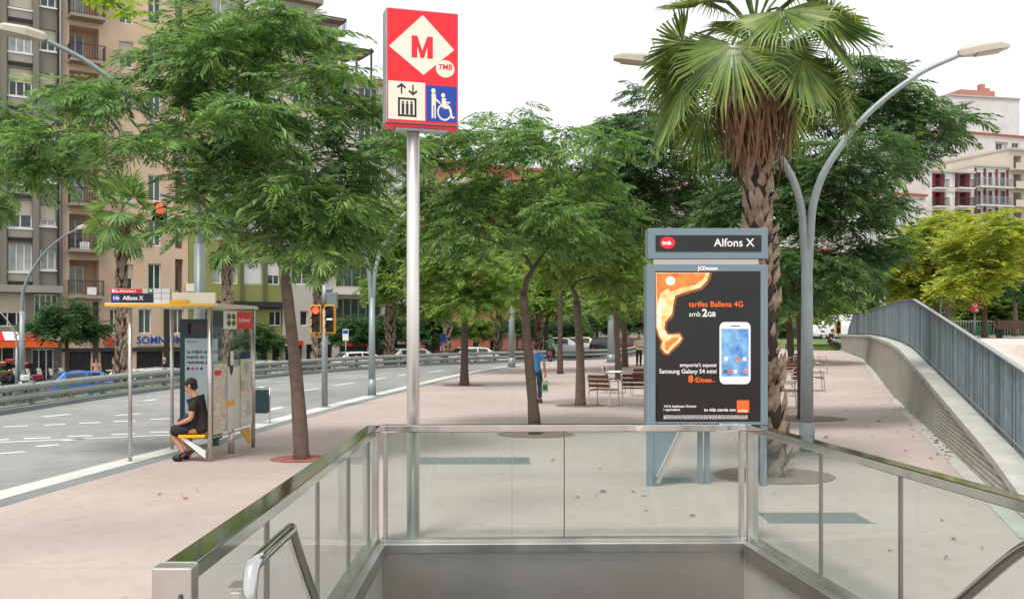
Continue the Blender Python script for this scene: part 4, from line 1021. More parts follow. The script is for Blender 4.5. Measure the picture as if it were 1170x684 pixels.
text('H6', .075, 'white_text', nb, bx(133, 343.4, .006), align='CENTER', bold=.0015, ext=.0005)
text('Alfons X', .085, 'white_text', nb, bx(140.5, 343.8, .0045), bold=.0025, ext=.0005)
text("Pg. d'Universitat 2", .043, 'white_text', nb, bx(131.5, 334.2, .0045), bold=.0015, ext=.0005)
sflat(128.2, 330.6, 130.6, 334, 'white_text', 'street_symbol', .004)
mb = MB(); a = bx(196, 347); b = bx(250, 334); mb.obox((a.x, YB+.02, rz+.052), (b.x-a.x-.06, 0, 0), (0, .06, 0), (0, 0, b.z-rz-.052)); mb.build('cream_board', 'cream', bs)
mb = MB(); a = bx(195, 347); mb.obox((a.x, YB-.06, rz+.02), (.27, 0, 0), (0, .05, 0), (0, 0, .07)); mb.build('yellow_clip', 'yellow', bs)
# end advert
ae = MB(); x0, x1 = -5.66, -4.98; ae.box(x0, 17.0, .12, x1, 17.16, 2.16); ad = ae.build('advert_case', 'panel_dark', bs, .006)
mb = MB(); mb.box(x0+.09, 16.992, .26, x1-.03, 16.998, 1.83); pz = mb.build('advert_poster', 'poster_blue', ad)
mb = MB(); mb.box(x0+.09, 16.992, 1.9, x1-.03, 16.998, 2.08); mb.build('advert_header', 'poster_black', ad)
mb = MB(); mb.box(x0+.05, 17.02, -.02, x0+.17, 17.14, .12); mb.build('advert_foot', 'panel_dark', bs); mb = MB(); mb.box(x1-.17, 17.02, -.02, x1-.05, 17.14, .12); mb.build('advert_foot', 'panel_dark', bs)
for i, (s_, sz, z) in enumerate((('alcatel', .085, 1.735), ('La mejor cara del', .088, 1.56), ('mundo en una', .088, 1.47), ('resistente al', .088, 1.38))):
    text(s_, sz, 'grey_paint' if i == 0 else 'navy', bs, (x0+.115, 16.990, z), bold=.002 if i else 0, ext=.0005, sx=.86)
for k, cm in enumerate(('navy', 'red_sign', 'grey_paint', 'blue_sign')):
    mb = MB(); mb.prism([(x0+.145+k*.075+.026*math.cos(q*.524), 16.990, 1.315+.026*math.sin(q*.524)) for q in range(12)], (0, -.001, 0)); mb.build('round_icon', cm, ad)
# back wall of glass seen obliquely
pB0, pB1 = Vector((-4.535, 15.06, 0)), Vector((-4.365, 16.74, 0)); eB = pB1-pB0; tB = eB.normalized(); nB = Vector((tB.y, -tB.x, 0))
for k in range(3):
    mb = MB(); mb.obox(pB0+eB*(k/3)+tB*.006+Vector((0, 0, .36)), eB/3-tB*.012, nB*.01, (0, 0, 1.92)); mb.build('glass_panel', 'shelter_glass', bs)
def wflat(u0, z0, u1, z1, m, nm, o=.013):
    mb = MB(); mb.obox(pB0+eB*u0+nB*o+Vector((0, 0, z0)), eB*(u1-u0), nB*.003, (0, 0, z1-z0)); return mb.build(nm, m, bs)
wflat(.02, 2.03, .25, 2.27, 'panel_dark', 'glass_band'); wflat(.25, 1.99, .58, 2.28, 'sign_cream', 'cross_panel'); wflat(.58, 1.99, .985, 2.28, 'red_sign', 'red_panel')
gcr = MB(); c = pB0+eB*.44+nB*.018+Vector((0, 0, 2.135))
for ax, az in ((1, 1), (-1, 1), (1, -1), (-1, -1)):
    cc = c+tB*ax*.1+Vector((0, 0, az*.052)); gcr.prism([cc+tB*.085*math.cos(k*.524)+Vector((0, 0, .048*math.sin(k*.524))) for k in range(12)], nB*.002)
gcr.build('green_cross', 'green_sign', bs)
text("Pg. d'Universitat 2", .085, 'white_text', bs, pB0+eB*.63+nB*.018+Vector((0, 0, 2.09)), tB, (0, 0, 1), bold=.002, sx=.8, ext=.0005)
def map_mat():
    m = mat('route_map', hx('dedbcf', .92), .35, 0, .1, 2, coat=.3); nt = m.node_tree; b = nt.nodes['Principled BSDF']
    tc = nt.nodes.new('ShaderNodeTexCoord'); v = nt.nodes.new('ShaderNodeTexVoronoi'); v.feature = 'DISTANCE_TO_EDGE'; v.inputs['Scale'].default_value = 9; nt.links.new(tc.outputs['Object'], v.inputs['Vector'])
    v2 = nt.nodes.new('ShaderNodeTexVoronoi'); v2.inputs['Scale'].default_value = 5; nt.links.new(tc.outputs['Object'], v2.inputs['Vector'])
    rp2 = nt.nodes.new('ShaderNodeValToRGB'); rp2.color_ramp.interpolation = 'CONSTANT'; e = rp2.color_ramp.elements; e[0].color = (*hx('d9dccb', .9), 1); e[1].position = .72; e[1].color = (*hx('a9c09a', .85), 1); q = e.new(.84); q.color = (*hx('e3c9b4', .9), 1); q = e.new(.93); q.color = (*hx('a9c4d0', .85), 1)
    sp_ = nt.nodes.new('ShaderNodeSeparateColor'); nt.links.new(v2.outputs['Color'], sp_.inputs[0]); nt.links.new(sp_.outputs[0], rp2.inputs['Fac'])
    mr = nt.nodes.new('ShaderNodeMapRange'); mr.inputs['From Min'].default_value = .02; mr.inputs['From Max'].default_value = .05; nt.links.new(v.outputs['Distance'], mr.inputs['Value'])
    mx = nt.nodes.new('ShaderNodeMix'); mx.data_type = 'RGBA'; mx.inputs['A'].default_value = (*hx('c2a68a', .8), 1); nt.links.new(mr.outputs[0], mx.inputs['Factor']); nt.links.new(rp2.outputs['Color'], mx.inputs['B']); nt.links.new(mx.outputs['Result'], b.inputs['Base Color'])
map_mat()
wflat(.02, .39, .985, 1.5, 'poster_grey', 'notice_sheet', -.006); wflat(.02, .39, .33, 1.46, 'route_map', 'city_map'); wflat(.345, .39, .655, 1.40, 'poster_grey', 'notice_sheet'); wflat(.67, .39, .985, 1.5, 'route_map', 'line_map')
wflat(.04, 1.28, .2, 1.36, 'red_sign', 'red_label'); wflat(.30, .78, .52, .86, 'yellow', 'yellow_label', .018)
mp = MB(); mp.prism([pB0+eB*.44+nB*.02+tB*.08*math.cos(k*.2618)+Vector((0, 0, 1.5+.24*math.sin(k*.2618))) for k in range(24)], nB*.003); mp.build('route_sticker', 'navy', bs)
wflat(.40, 1.42, .48, 1.64, 'sign_cream', 'route_text_patch', .0245)
for z in (.36, 2.29):
    mb = MB(); mb.obox(pB0+nB*-.01+Vector((0, 0, z-.02)), eB, nB*.03, (0, 0, .02)); mb.build('glass_rail', 'steel', bs)
# bench seat, bracket
mb = MB(); mb.box(-5.0, 14.93, .36, -4.6, 16.6, .405); st = mb.build('seat', 'yellow', bs, .008)
mb = MB(); mb.prism([(-4.60, 14.96, .05), (-4.6, 14.96, .16), (-4.9, 14.96, .357), (-4.98, 14.96, .357)], (0, .05, 0)); mb.build('seat_bracket', 'white_paint', st)
mb = MB(); mb.prism([(-4.42, 16.2, .36), (-4.38, 16.7, .36), (-4.38, 16.7, .06)], (-.02, 0, 0)); mb.build('yellow_gusset', 'yellow', bs)
lb = thing('litter_bin', 'dark litter bin hung in a pale frame right of the bus shelter', 'litter bin', (X_(299, 21), 21, 0))
bc = X_(299, 21)
mb = MB(); 
for s_ in (-1, 1): mb.tube([(bc+s_*.17, 21, 0), (bc+s_*.17, 21, .76)], .016, 8)
mb.tube([(bc-.17, 21, .76), (bc+.17, 21, .76)], .016, 8); mb.build('frame', 'steel', lb)
mb = MB(); mb.prism([(bc-.145, 20.9, .22), (bc+.145, 20.9, .22), (bc+.145, 20.88, .72), (bc-.145, 20.88, .72)], (0, .22, 0)); mb.build('bin', 'panel_dark', lb, .02)

# ------------------------------------------------------------------ traffic lights
def signal(root, c, lit, m='signal_yellow', face=Vector((0, -1, 0)), w=.27, h=.72):
    rt = Vector((-face.y, face.x, 0)); rt = rt if rt.x > 0 else -rt
    mb = MB(); mb.obox(c-rt*w/2-face*.16-Vector((0, 0, h/2)), rt*w, face*.16, (0, 0, h)); hd = mb.build('signal_head', m, root, .012)
    mb = MB(); mb.obox(c-rt*w*.36+face*.002-Vector((0, 0, h*.45)), rt*w*.72, face*.012, (0, 0, h*.9)); mb.build('signal_board', 'black', hd)
    for i in range(3):
        cc = c+face*.015+Vector((0, 0, (1-i)*h*.31)); mb = MB(); n_ = 16
        if lit == i and m == 'bus_head': pass
        if lit == (i, 'bar'): mb.obox(cc-rt*.07-Vector((0, 0, .018)), rt*.14, face*.005, (0, 0, .036)); mm = 'white_glow'
        else: mb.prism([cc+rt*.09*math.cos(2*math.pi*k/n_)+Vector((0, 0, .09*math.sin(2*math.pi*k/n_))) for k in range(n_)], face*.006); mm = 'red_glow' if lit == i else 'lamp_off'
        mb.build('signal_lens', mm, hd)
        mb = MB(); v0 = len(mb.v)
        for k in range(9):
            a = math.pi*k/8; p = cc+rt*.105*math.cos(a)+Vector((0, 0, .105*math.sin(a))); mb.v += [tuple(p), tuple(p+face*.14)]
        for k in range(8): mb.face((v0+2*k, v0+2*k+2, v0+2*k+3, v0+2*k+1), True)
        mb.build('visor', 'black', hd)
YT = 25.3; tx = X_(371, YT)
tl = thing('traffic_light', 'traffic light with two yellow edged heads and a red light on a grey pole', 'traffic light', (tx, YT, 0))
mb = MB(); mb.tube([(tx, YT, 0), (tx, YT, 2.5)], .075, 14); mb.tube([(tx, YT, 2.5), (tx, YT, 3.1)], .07, 14); mb.build('pole', 'lamp_grey', tl)
mb = MB(); mb.tube([(tx, YT, 0), (tx, YT, .03)], .15, 14); mb.build('base', 'lamp_grey', tl)
signal(tl, Vector((X_(361.5, YT), YT-.08, Z_(364.5, YT))), 0); signal(tl, Vector((X_(377.5, YT), YT-.12, Z_(364.5, YT))), (1, 'bar'))
mb = MB(); mb.box(tx+.06, YT-.08, Z_(352, YT), tx+.32, YT+.1, Z_(334, YT)); mb.tube([(tx+.0, YT, 2.98), (tx+.2, YT, 2.98)], .06, 10); mb.build('control_box', 'grey_paint', tl, .01)
mb = MB(); mb.tube([(X_(361, YT), YT, Z_(385, YT)), (tx, YT, Z_(384, YT))], .025, 8); mb.build('clamp', 'signal_yellow', tl)
t2 = thing('traffic_light', 'red traffic signal hanging among the leaves above the bus shelter', 'traffic light', (X_(228, 17.5), 17.5, 0))
mb = MB(); mb.tube([(X_(228, 18.2), 18.2, 4.3), (X_(184, 17.2), 17.2, 4.3)], .03, 8); mb.build('mast_arm', 'lamp_grey', t2)
signal(t2, Vector((X_(184, 17), 17.0, Z_(246, 17))), 0, 'black', w=.11, h=.34)
t3 = thing('traffic_light', 'far small traffic light with orange back beside the white van', 'traffic light', (X_(958, 74), 74, 1))
mb = MB(); mb.tube([(X_(958, 74), 74, gz(20, 74)), (X_(958, 74), 74, gz(20, 74)+2.0)], .06, 8); mb.build('pole', 'lamp_grey', t3)
signal(t3, Vector((X_(957, 74), 73.8, Z_(374, 74))), 9, h=.95, w=.42)

# ------------------------------------------------------------------ crash barrier, verge
gr_ = thing('guard_rail', 'long double tube grey crash barrier along the far side of the road', 'crash barrier', (-12.8, 24.5, 0))
Bl = [p for p in Br if 5 < p.y < 100 and p.x < 60]
for z in (.47, .21):
    mb = MB(); mb.tube([(p.x, p.y, z+gz(p.x, p.y)) for p in Bl], .1, 12); mb.build('rail', 'rail_paint', gr_)
d = 0
for a, b in zip(Bl, Bl[1:]):
    d += (b-a).length
    if d > 2.9:
        d = 0; mb = MB(); mb.box(b.x-.06, b.y+.03, -.2+gz(b.x, b.y), b.x+.06, b.y+.15, .62+gz(b.x, b.y)); mb.build('post', 'grey_paint', gr_)
        if len([1 for c in bpy.data.objects if c.name.startswith('post')]) > 200: break
pos = []; dirs = []; ups = []; scl = []
Bv = offset2(Br, .75)
for p, q in zip(Bv, Bv[1:]):
    if not (6 < p.y < 92 and p.x < 40): continue
    L_ = (q-p).length
    for _ in range(int(L_*(26 if p.y < 45 else 13))):
        c = p.lerp(q, rnd.random())+Vector((rnd.gauss(0, .25), rnd.gauss(0, .25), 0)); hgt = .18+.5*abs(math.sin(c.y*.7)+.3*math.sin(c.y*2.3))*rnd.random()
        pos.append((c.x, c.y, -.25+gz(c.x, c.y)+hgt*rnd.random())); a = rnd.uniform(0, 6.28); dirs.append((math.cos(a), math.sin(a), rnd.uniform(-.2, .7))); ups.append((0, 0, 1)); scl.append(rnd.uniform(.2, .42))
V, Fc = place(OVAL, pos, dirs, ups, scl); o = np_mesh('ivy_undergrowth', V, Fc, 'leaf_ivy'); tag(o, 'green ground cover growing behind the crash barrier', 'ground cover', kind='stuff')
# fallen leaves
def litter(spec):
    mb = MB()
    for (x0, y0, x1, y1, n_, wob) in spec:
        for _ in range(n_):
            t_ = rnd.random(); p = G(x0+(x1-x0)*t_+rnd.gauss(0, wob), y0+(y1-y0)*t_+rnd.gauss(0, wob*.25)); z = gz(p.x, p.y)+.006
            if HOLE[0].x-.1 < p.x < 2.9 and 3.6 < p.y < 9.5: continue
            a = rnd.uniform(0, 6.28); L_ = rnd.uniform(.02, .06); w = L_*.5; ca, sa = math.cos(a), math.sin(a)
            mb.poly([(p.x-ca*L_, p.y-sa*L_, z), (p.x+sa*w, p.y-ca*w, z+rnd.uniform(.005, .03)), (p.x+ca*L_, p.y+sa*L_, z+rnd.uniform(0, .02)), (p.x-sa*w, p.y+ca*w, z+rnd.uniform(.005, .035))])
    o = mb.build('fallen_leaves', 'leaf_dry'); tag(o, 'brown dry leaves fallen on the pavement', 'leaves', kind='stuff')
litter([(990, 412, 1085, 520, 90, 5), (1000, 430, 1095, 535, 30, 9), (930, 430, 1060, 520, 22, 26), (620, 540, 830, 600, 6, 30), (480, 500, 740, 560, 6, 40), (60, 540, 400, 600, 4, 60), (930, 480, 1080, 640, 10, 40)])

# ------------------------------------------------------------------ retaining wall and railing
def wall_mat():
    m = mat('wall_concrete', hx('bab7aa', .88), .75, 0, .16, 1.4, detail=8); nt = m.node_tree; b = nt.nodes['Principled BSDF']
    uv = nt.nodes.new('ShaderNodeUVMap'); br = nt.nodes.new('ShaderNodeTexBrick'); br.inputs['Scale'].default_value = 1; br.inputs['Brick Width'].default_value = .24; br.inputs['Row Height'].default_value = .06; br.inputs['Mortar Size'].default_value = .011; br.inputs['Mortar Smooth'].default_value = .2
    nt.links.new(uv.outputs[0], br.inputs['Vector']); bp = nt.nodes.new('ShaderNodeBump'); bp.inputs['Strength'].default_value = 1; bp.inputs['Distance'].default_value = .04; bp.invert = True
    nt.links.new(br.outputs['Fac'], bp.inputs['Height']); nt.links.new(bp.outputs['Normal'], b.inputs['Normal'])
    br.inputs['Color1'].default_value = (1, 1, 1, 1); br.inputs['Color2'].default_value = (.86, .86, .84, 1); br.inputs['Mortar'].default_value = (.48, .47, .43, 1)
    mu = nt.nodes.new('ShaderNodeMix'); mu.data_type = 'RGBA'; mu.blend_type = 'MULTIPLY'; mu.inputs['Factor'].default_value = 1
    src = b.inputs['Base Color'].links[0].from_socket; nt.links.new(src, mu.inputs['A']); nt.links.new(br.outputs['Color'], mu.inputs['B']); nt.links.new(mu.outputs['Result'], b.inputs['Base Color'])
wall_mat()
def bar_mat():
    m = mat('railing_bars', hx('98a8ac', .64), .5, .4, .2, 5, detail=8); nt = m.node_tree; b = nt.nodes['Principled BSDF']
    g = nt.nodes.new('ShaderNodeNewGeometry'); mr = nt.nodes.new('ShaderNodeMapRange'); mr.inputs['To Min'].default_value = .55; mr.inputs['To Max'].default_value = 1.3; nt.links.new(g.outputs['Random Per Island'], mr.inputs['Value'])
    mu = nt.nodes.new('ShaderNodeMix'); mu.data_type = 'RGBA'; mu.blend_type = 'MULTIPLY'; mu.inputs['Factor'].default_value = 1
    src = b.inputs['Base Color'].links[0].from_socket; nt.links.new(src, mu.inputs['A']); nt.links.new(mr.outputs[0], mu.inputs['B']); nt.links.new(mu.outputs['Result'], b.inputs['Base Color'])
bar_mat()
rw = thing('retaining_wall', 'low grooved concrete wall with pale coping beside the path', 'wall', (LW[0].x, LW[0].y, 0))
LO = [Vector((p.x-.46, p.y-.0, 0)) for p in LWs]
def coping(y): return max(.14, rampz(y)+.05)
me_v = []; mb = MB(); n = len(LWs)
for p, q in zip(LO, LWs):
    mb.v.append((p.x, p.y, gz(p.x, p.y)-.05)); mb.v.append((p.x+.1, p.y, coping(p.y)-.1))
for i in range(n-1): mb.face((2*i, 2*i+2, 2*i+3, 2*i+1))
b0 = len(mb.v); mb.v += [(LWs[-1].x, 58, 0), (LWs[-1].x, 58, 1.6)]; mb.face((2*n-2, b0, b0+1, 2*n-1))
face = mb.build('wall_face', 'wall_concrete', rw)
uvl = face.data.uv_layers.new(name='UVMap'); dd = [0]
for a, b in zip(LO, LO[1:]): dd.append(dd[-1]+(b-a).length)
for lp in face.data.loops:
    vi = lp.vertex_index; co = face.data.vertices[vi].co; uvl.data[lp.index].uv = (dd[min(vi//2, n-1)], co.z)
mb = MB()
for p, q in zip(LO, LWs):
    zc = coping(p.y); mb.v += [(p.x+.06, p.y, zc-.1), (p.x+.06, p.y, zc), (q.x+.06, q.y, zc), (q.x+.06, q.y, zc-.1)]
for i in range(n-1):
    for j in range(4): j2 = (j+1) % 4; mb.face((4*i+j, 4*i+j2, 4*i+4+j2, 4*i+4+j))
mb.face((0, 1, 2, 3)); mb.face((4*n-4, 4*n-3, 4*n-2, 4*n-1)); mb.build('coping', 'concrete_light', rw)
mb = MB()
for i, (p, q) in enumerate(zip(LO, LWs)):
    mb.v += [(p.x-.2, p.y, gz(p.x-.2, p.y)+.006), (p.x+.02, p.y, gz(p.x, p.y)+.008)]
for i in range(n-1): mb.face((2*i, 2*i+1, 2*i+3, 2*i+2))
o = mb.build('pavement_edge', 'concrete_light'); o['kind'] = 'structure'
rl = thing('railing', 'grey galvanised railing of close vertical bars on top of the concrete wall', 'railing', (LW[0].x, LW[0].y, 0))
bars = MB(); tops = []; RH = 1.1
e0 = LW[0]; rr_ = random.Random(3)
dens = []
for a, b in zip(LW, LW[1:]):
    L_ = (b-a).length; k = int(L_/.115)
    for i in range(k):
        p = a.lerp(b, i/k)
        if p.y < 10.2: continue
        t_ = (b-a).normalized(); nn = Vector((-t_.y, t_.x, 0)); z0 = coping(p.y)-.02
        hh = RHf(p.y)*min(1, max(.05, (LW[-1].y+.0-p.y)/2.6))
        bars.obox(p-t_*.004-nn*.026+Vector((0, 0, z0)), t_*.008, nn*.052, (0, 0, hh))
        if not tops or (p-tops[-1][0]).length > .55: tops.append((p, z0+hh))
bars.build('bar_grille', 'railing_bars', rl)
mb = MB(); pts = [Vector((p.x, p.y, z+.012)) for p, z in tops]
for a, b in zip(pts, pts[1:]):
    t_ = (b-a); nn = Vector((-t_.y, t_.x, 0)).normalized(); mb.obox(a-nn*.04-Vector((0, 0, .012)), t_*1.0, nn*.08, (0, 0, .022))
mb.build('top_rail', 'galvanised', rl)
hp = [Vector((p.x+.16, p.y, z-.08)) for p, z in tops]
mb = MB(); mb.tube(hp, .024, 8); mb.build('handrail', 'galvanised', rl)
mb = MB(); hp = [Vector((p.x-.0, p.y, coping(p.y)+.1)) for p in pts]
for a, b in zip(hp, hp[1:]): mb.obox(a-Vector((.03, 0, .01)), b-a, (.06, 0, 0), (0, 0, .02))
mb.build('bottom_rail', 'galvanised', rl)
for i in range(0, len(tops), 4):
    p, z = tops[i]; z0 = coping(p.y)-.02; mb = MB(); mb.box(p.x+.03, p.y-.03, z0, p.x+.09, p.y+.03, z-.012); mb.build('post', 'galvanised', rl)

# ------------------------------------------------------------------ buildings
def wallm(n, hexs, k=.68, **kw): mat(n, hx(hexs, k), .85, 0, .1, kw.get('scale', .5), bump=.1, bscale=12, detail=8)
wallm('wall_grey', '928d80', .68); wallm('wall_grey_light', 'b5b0a4', .65); wallm('wall_peach', 'dcbfa3', .78); wallm('wall_peach_dark', 'c9a584', .7)
wallm('wall_green', 'a7ad66', .62); wallm('wall_olive', '7d8058', .55); wallm('wall_beige', 'cfc8bb', .72); wallm('wall_white', 'e2dfda', .78); wallm('wall_orange', 'cf7d6a', .75)
wallm('wall_brown', '7d4a40', .6); wallm('wall_cream', 'ddd2bf', .72); wallm('wall_pink', 'c98d7d', .7); wallm('wall_maroon', '8c3038', .65); wallm('wall_dark', '3c3a38', .6)
wallm('slab', 'b2a292', .65); mat('awning_red', hx('d8281e', .85), .7, 0, .06); mat('awning_orange', hx('f06a28', .85), .7, 0, .06); mat('shop_dark', (.02, .022, .024), .15, 0, .6, .5, spec=.6)
class Facade:
    def __init__(s, p0, Y0, p1, Y1):
        s.a = Vector((X_(p0, Y0), Y0, 0)); s.b = Vector((X_(p1, Y1), Y1, 0)); s.d = (s.b-s.a); s.L = s.d.length; s.d = s.d/s.L; s.n = Vector((s.d.y, -s.d.x, 0))
    def u(s, px):
        rx = (px-CX)/F; t = (s.a.x*s.d.y-s.a.y*s.d.x)/(rx*s.d.y-s.d.x); p = Vector((rx*t, t, 0)); return (p-s.a).dot(s.d), t
    def z(s, px, py): return H-(py-HY)*s.u(px)[1]/F
    def P(s, u, z, o=0): p = s.a+s.d*u+s.n*o; return Vector((p.x, p.y, z))
def rect(f, x0, y0, x1, y1, **k):
    xm = (x0+x1)/2; return dict(u0=f.u(x0)[0], u1=f.u(x1)[0], z0=f.z(xm, y1), z1=f.z(xm, y0), **k)
def building(label, f, z0, z1, wm, wins, depth=14, roofm='terracotta', name='apartment_building', group='buildings round the square', cat='building'):
    t = thing(name, label, cat, (f.a.x, f.a.y, z0), group)
    us = sorted({0, f.L, *[max(0, min(f.L, w[k])) for w in wins for k in ('u0', 'u1')]}); zs = sorted({z0, z1, *[w[k] for w in wins for k in ('z0', 'z1') if z0 < w[k] < z1]})
    mb = MB()
    def hole(u, z): return any(w['u0'] < u < w['u1'] and w['z0'] < z < w['z1'] for w in wins)
    for i in range(len(us)-1):
        if us[i+1]-us[i] < 1e-4: continue
        j = 0
        while j < len(zs)-1:
            if hole((us[i]+us[i+1])/2, (zs[j]+zs[j+1])/2): j += 1; continue
            k = j
            while k+1 < len(zs)-1 and not hole((us[i]+us[i+1])/2, (zs[k+1]+zs[k+2])/2): k += 1
            mb.poly([f.P(us[i], zs[j]), f.P(us[i+1], zs[j]), f.P(us[i+1], zs[k+1]), f.P(us[i], zs[k+1])]); j = k+1
    for w in wins:
        r = w.get('rec', .22); a, b, c, d = w['u0'], w['u1'], w['z0'], w['z1']
        for q in (((a, c), (b, c)), ((b, c), (b, d)), ((b, d), (a, d)), ((a, d), (a, c))):
            mb.poly([f.P(*q[0]), f.P(*q[1]), f.P(*q[1], -r), f.P(*q[0], -r)])
        if r > .6: mb.poly([f.P(a, c, -r), f.P(b, c, -r), f.P(b, d, -r), f.P(a, d, -r)])
    mb.poly([f.P(0, z0), f.P(0, z1), f.P(0, z1, -depth), f.P(0, z0, -depth)]); mb.poly([f.P(f.L, z0, -depth), f.P(f.L, z1, -depth), f.P(f.L, z1), f.P(f.L, z0)])
    mb.poly([f.P(f.L, z0, -depth), f.P(0, z0, -depth), f.P(0, z1, -depth), f.P(f.L, z1, -depth)])
    mb.build('wall', wm, t)
    mb = MB(); mb.obox(f.P(-.1, z1+.002, .25), f.d*(f.L+.2), f.n*-(depth+.4), (0, 0, .25)); mb.build('roof', roofm, t)
    for w in wins:
        ty = w.get('t', 'w'); a, b, c, d = w['u0']+.004, w['u1']-.004, w['z0']+.004, w['z1']-.004; r = min(w.get('rec', .22), .22)
        if ty == 'none': continue
        if ty == 'loggia':      # recessed balcony with doors at the back
            R_ = w['rec']; mb = MB(); u = a+.1; m_ = b-(b-a)*w.get('dark', .4)
            mb.obox(f.P(u, c, -R_+.08), f.d*(m_-u), f.n*.05, (0, 0, (d-c)*.86)); dr = mb.build('balcony_door', w.get('fm', 'frame_white'), t)
            mb = MB(); wd = (m_-u)
            for k in range(2): mb.obox(f.P(u+wd*(.06+.48*k), c+.15, -R_+.135), f.d*wd*.4, f.n*.01, (0, 0, (d-c)*.78))
            mb.build('pane', w.get('pm', 'win_dark'), dr); continue
        fw = .07 if ty != 'shop' else .09
        mb = MB(); e = -r+.002
        for (ua, ub, za, zb_) in ((a, b, c, c+fw), (a, b, d-fw, d), (a, a+fw, c+fw, d-fw), (b-fw, b, c+fw, d-fw)): mb.obox(f.P(ua, za, e), f.d*(ub-ua), f.n*.07, (0, 0, zb_-za))
        nm = w.get('mull', 1)
        for k in range(1, nm+1): u = a+(b-a)*k/(nm+1); mb.obox(f.P(u-.035, c+fw, e), f.d*.07, f.n*.065, (0, 0, d-c-2*fw))
        fr = mb.build('window' if ty != 'shop' else 'shop_window', w.get('fm', 'frame_white'), t)
        mb = MB(); mb.obox(f.P(a+fw, c+fw, e+.005), f.d*(b-a-2*fw), f.n*.02, (0, 0, d-c-2*fw)); mb.build('pane', w.get('pm', 'win_dark' if ty != 'shop' else 'shop_dark'), fr)
        s_ = w.get('shut', 0)
        if s_:
            mb = MB(); hh = (d-c-.02)*s_; nsl = max(3, int(hh/.09)); mb.obox(f.P(a+.03, d-.01-hh, e+.075), f.d*(b-a-.06), f.n*.02, (0, 0, hh))
            for k in range(nsl): mb.obox(f.P(a+.03, d-.01-hh+hh*k/nsl, e+.0955), f.d*(b-a-.06), f.n*.008, (0, 0, hh/nsl*.6))
            mb.build('roller_blind', w.get('sm', 'blind'), fr)
        if w.get('sill'):
            mb = MB(); mb.obox(f.P(a-.1, c-.12, .002), f.d*(b-a+.2), f.n*.1, (0, 0, .1)); mb.build('sill', w.get('sm', 'frame_white'), fr)
    return t
def slab(t, f, u0, u1, z, out, m='slab', rail=1.0, railm='dark_metal', th=.18, solid=None):
    mb = MB(); mb.obox(f.P(u0, z-th, .004), f.d*(u1-u0), f.n*out, (0, 0, th)); s_ = mb.build('balcony', m, t)
    if rail:
        mb = MB(); o = out-.06
        if solid:
            mb.obox(f.P(u0, z+.002, o), f.d*(u1-u0), f.n*.05, (0, 0, rail)); 
        else:
            mb.obox(f.P(u0, z+rail-.05, o), f.d*(u1-u0), f.n*.05, (0, 0, .05)); mb.obox(f.P(u0, z+.1, o), f.d*(u1-u0), f.n*.03, (0, 0, .03))
            k = int((u1-u0)/.16)
            for i in range(k+1): mb.obox(f.P(u0+(u1-u0)*i/max(1, k)*.985, z+.0, o), f.d*.028, f.n*.028, (0, 0, rail-.05))
            for uu in (u0, u1-.03):
                mb.obox(f.P(uu, z+rail-.05, .01), f.d*.03, f.n*(o-.01), (0, 0, .05))
                for i in range(1, int(o/.16)): mb.obox(f.P(uu, z, i*.16), f.d*.025, f.n*.025, (0, 0, rail-.05))
        mb.build('balcony_railing', solid or railm, s_)
    return s_
def band(t, f, u0, u1, z0, z1, o, m, nm='band'):
    mb = MB(); mb.obox(f.P(u0, z0, .003), f.d*(u1-u0), f.n*o, (0, 0, z1-z0)); return mb.build(nm, m, t)
rb = random.Random(17)
# A  grey building at the far left
fA = Facade(-70, 60.5, 70, 64.5); wins = []
for i, y in enumerate((-73, -23, 27, 77, 127, 177, 227, 277)):
    k = rb.choice([0, .5, .95]); k = {0: .95, 1: .95, 2: 0, 3: .5, 4: .5, 5: .95, 6: .55, 7: 0}[i]
    wins.append(rect(fA, 10, y+1, 37, y+33, shut=k, mull=2 if i != 6 else 1, pm='win_curtain' if i in (2, 7) else 'win_dark', sill=1))
    wins.append(rect(fA, 46, y+7, 64, y+31, shut=.0 if i in (5, 7) else (.55 if i < 3 else .75), mull=1, pm='win_dark' if i < 5 else 'win_curtain', sill=1))
    wins.append(rect(fA, -40, y+3, -14, y+34, shut=.6, mull=1)); 
wins.append(rect(fA, -2, 334, 30, 373, shut=.6, mull=2)); wins.append(rect(fA, 39, 336, 66, 376, mull=3, pm='win_green'))
zgA = -1.4
wins.append(rect(fA, -40, 386, 30, 436, t='shop', mull=4)); wins.append(rect(fA, 36, 398, 62, 436, t='shop', mull=2, pm='win_dark'))
A = building('grey apartment block with pale roller blinds at the far left above the red awning', fA, zgA, 31, 'wall_grey', wins)
for px in (4, 41, 68.5): band(A, fA, fA.u(px-3.5)[0], min(fA.L, fA.u(px+3)[0]), fA.z(40, 326), 31, .22, 'wall_dark' if px == 68.5 else 'wall_grey', 'pilaster')
for y in (-73, -23, 27, 77, 127, 177, 227, 277): 
    u0, u1 = fA.u(9)[0], fA.u(37)[0]; band(A, fA, u0, u1, fA.z(23, y+44), fA.z(23, y+35), .06, 'wall_grey_light', 'spandrel'); band(A, fA, u0, u1, fA.z(23, y+49), fA.z(23, y+45), .03, 'wall_dark', 'recess_band')
mb = MB(); p = fA.P(fA.L-.1, 0, .3); mb.tube([(p.x, p.y, zgA), (p.x, p.y, 30)], .07, 8); mb.build('drain_pipe', 'grey_paint', A)
band(A, fA, 0, fA.L, fA.z(35, 334), fA.z(35, 326), .5, 'wall_grey_light', 'ledge')
aw = thing('awning', 'red shop awning with orange valance on the grey building', 'awning', tuple(fA.P(fA.u(28)[0], 2, 0)))
u0, u1 = fA.u(-45)[0], fA.u(62)[0]; z1_, z2_ = fA.z(25, 379), fA.z(25, 388.5)
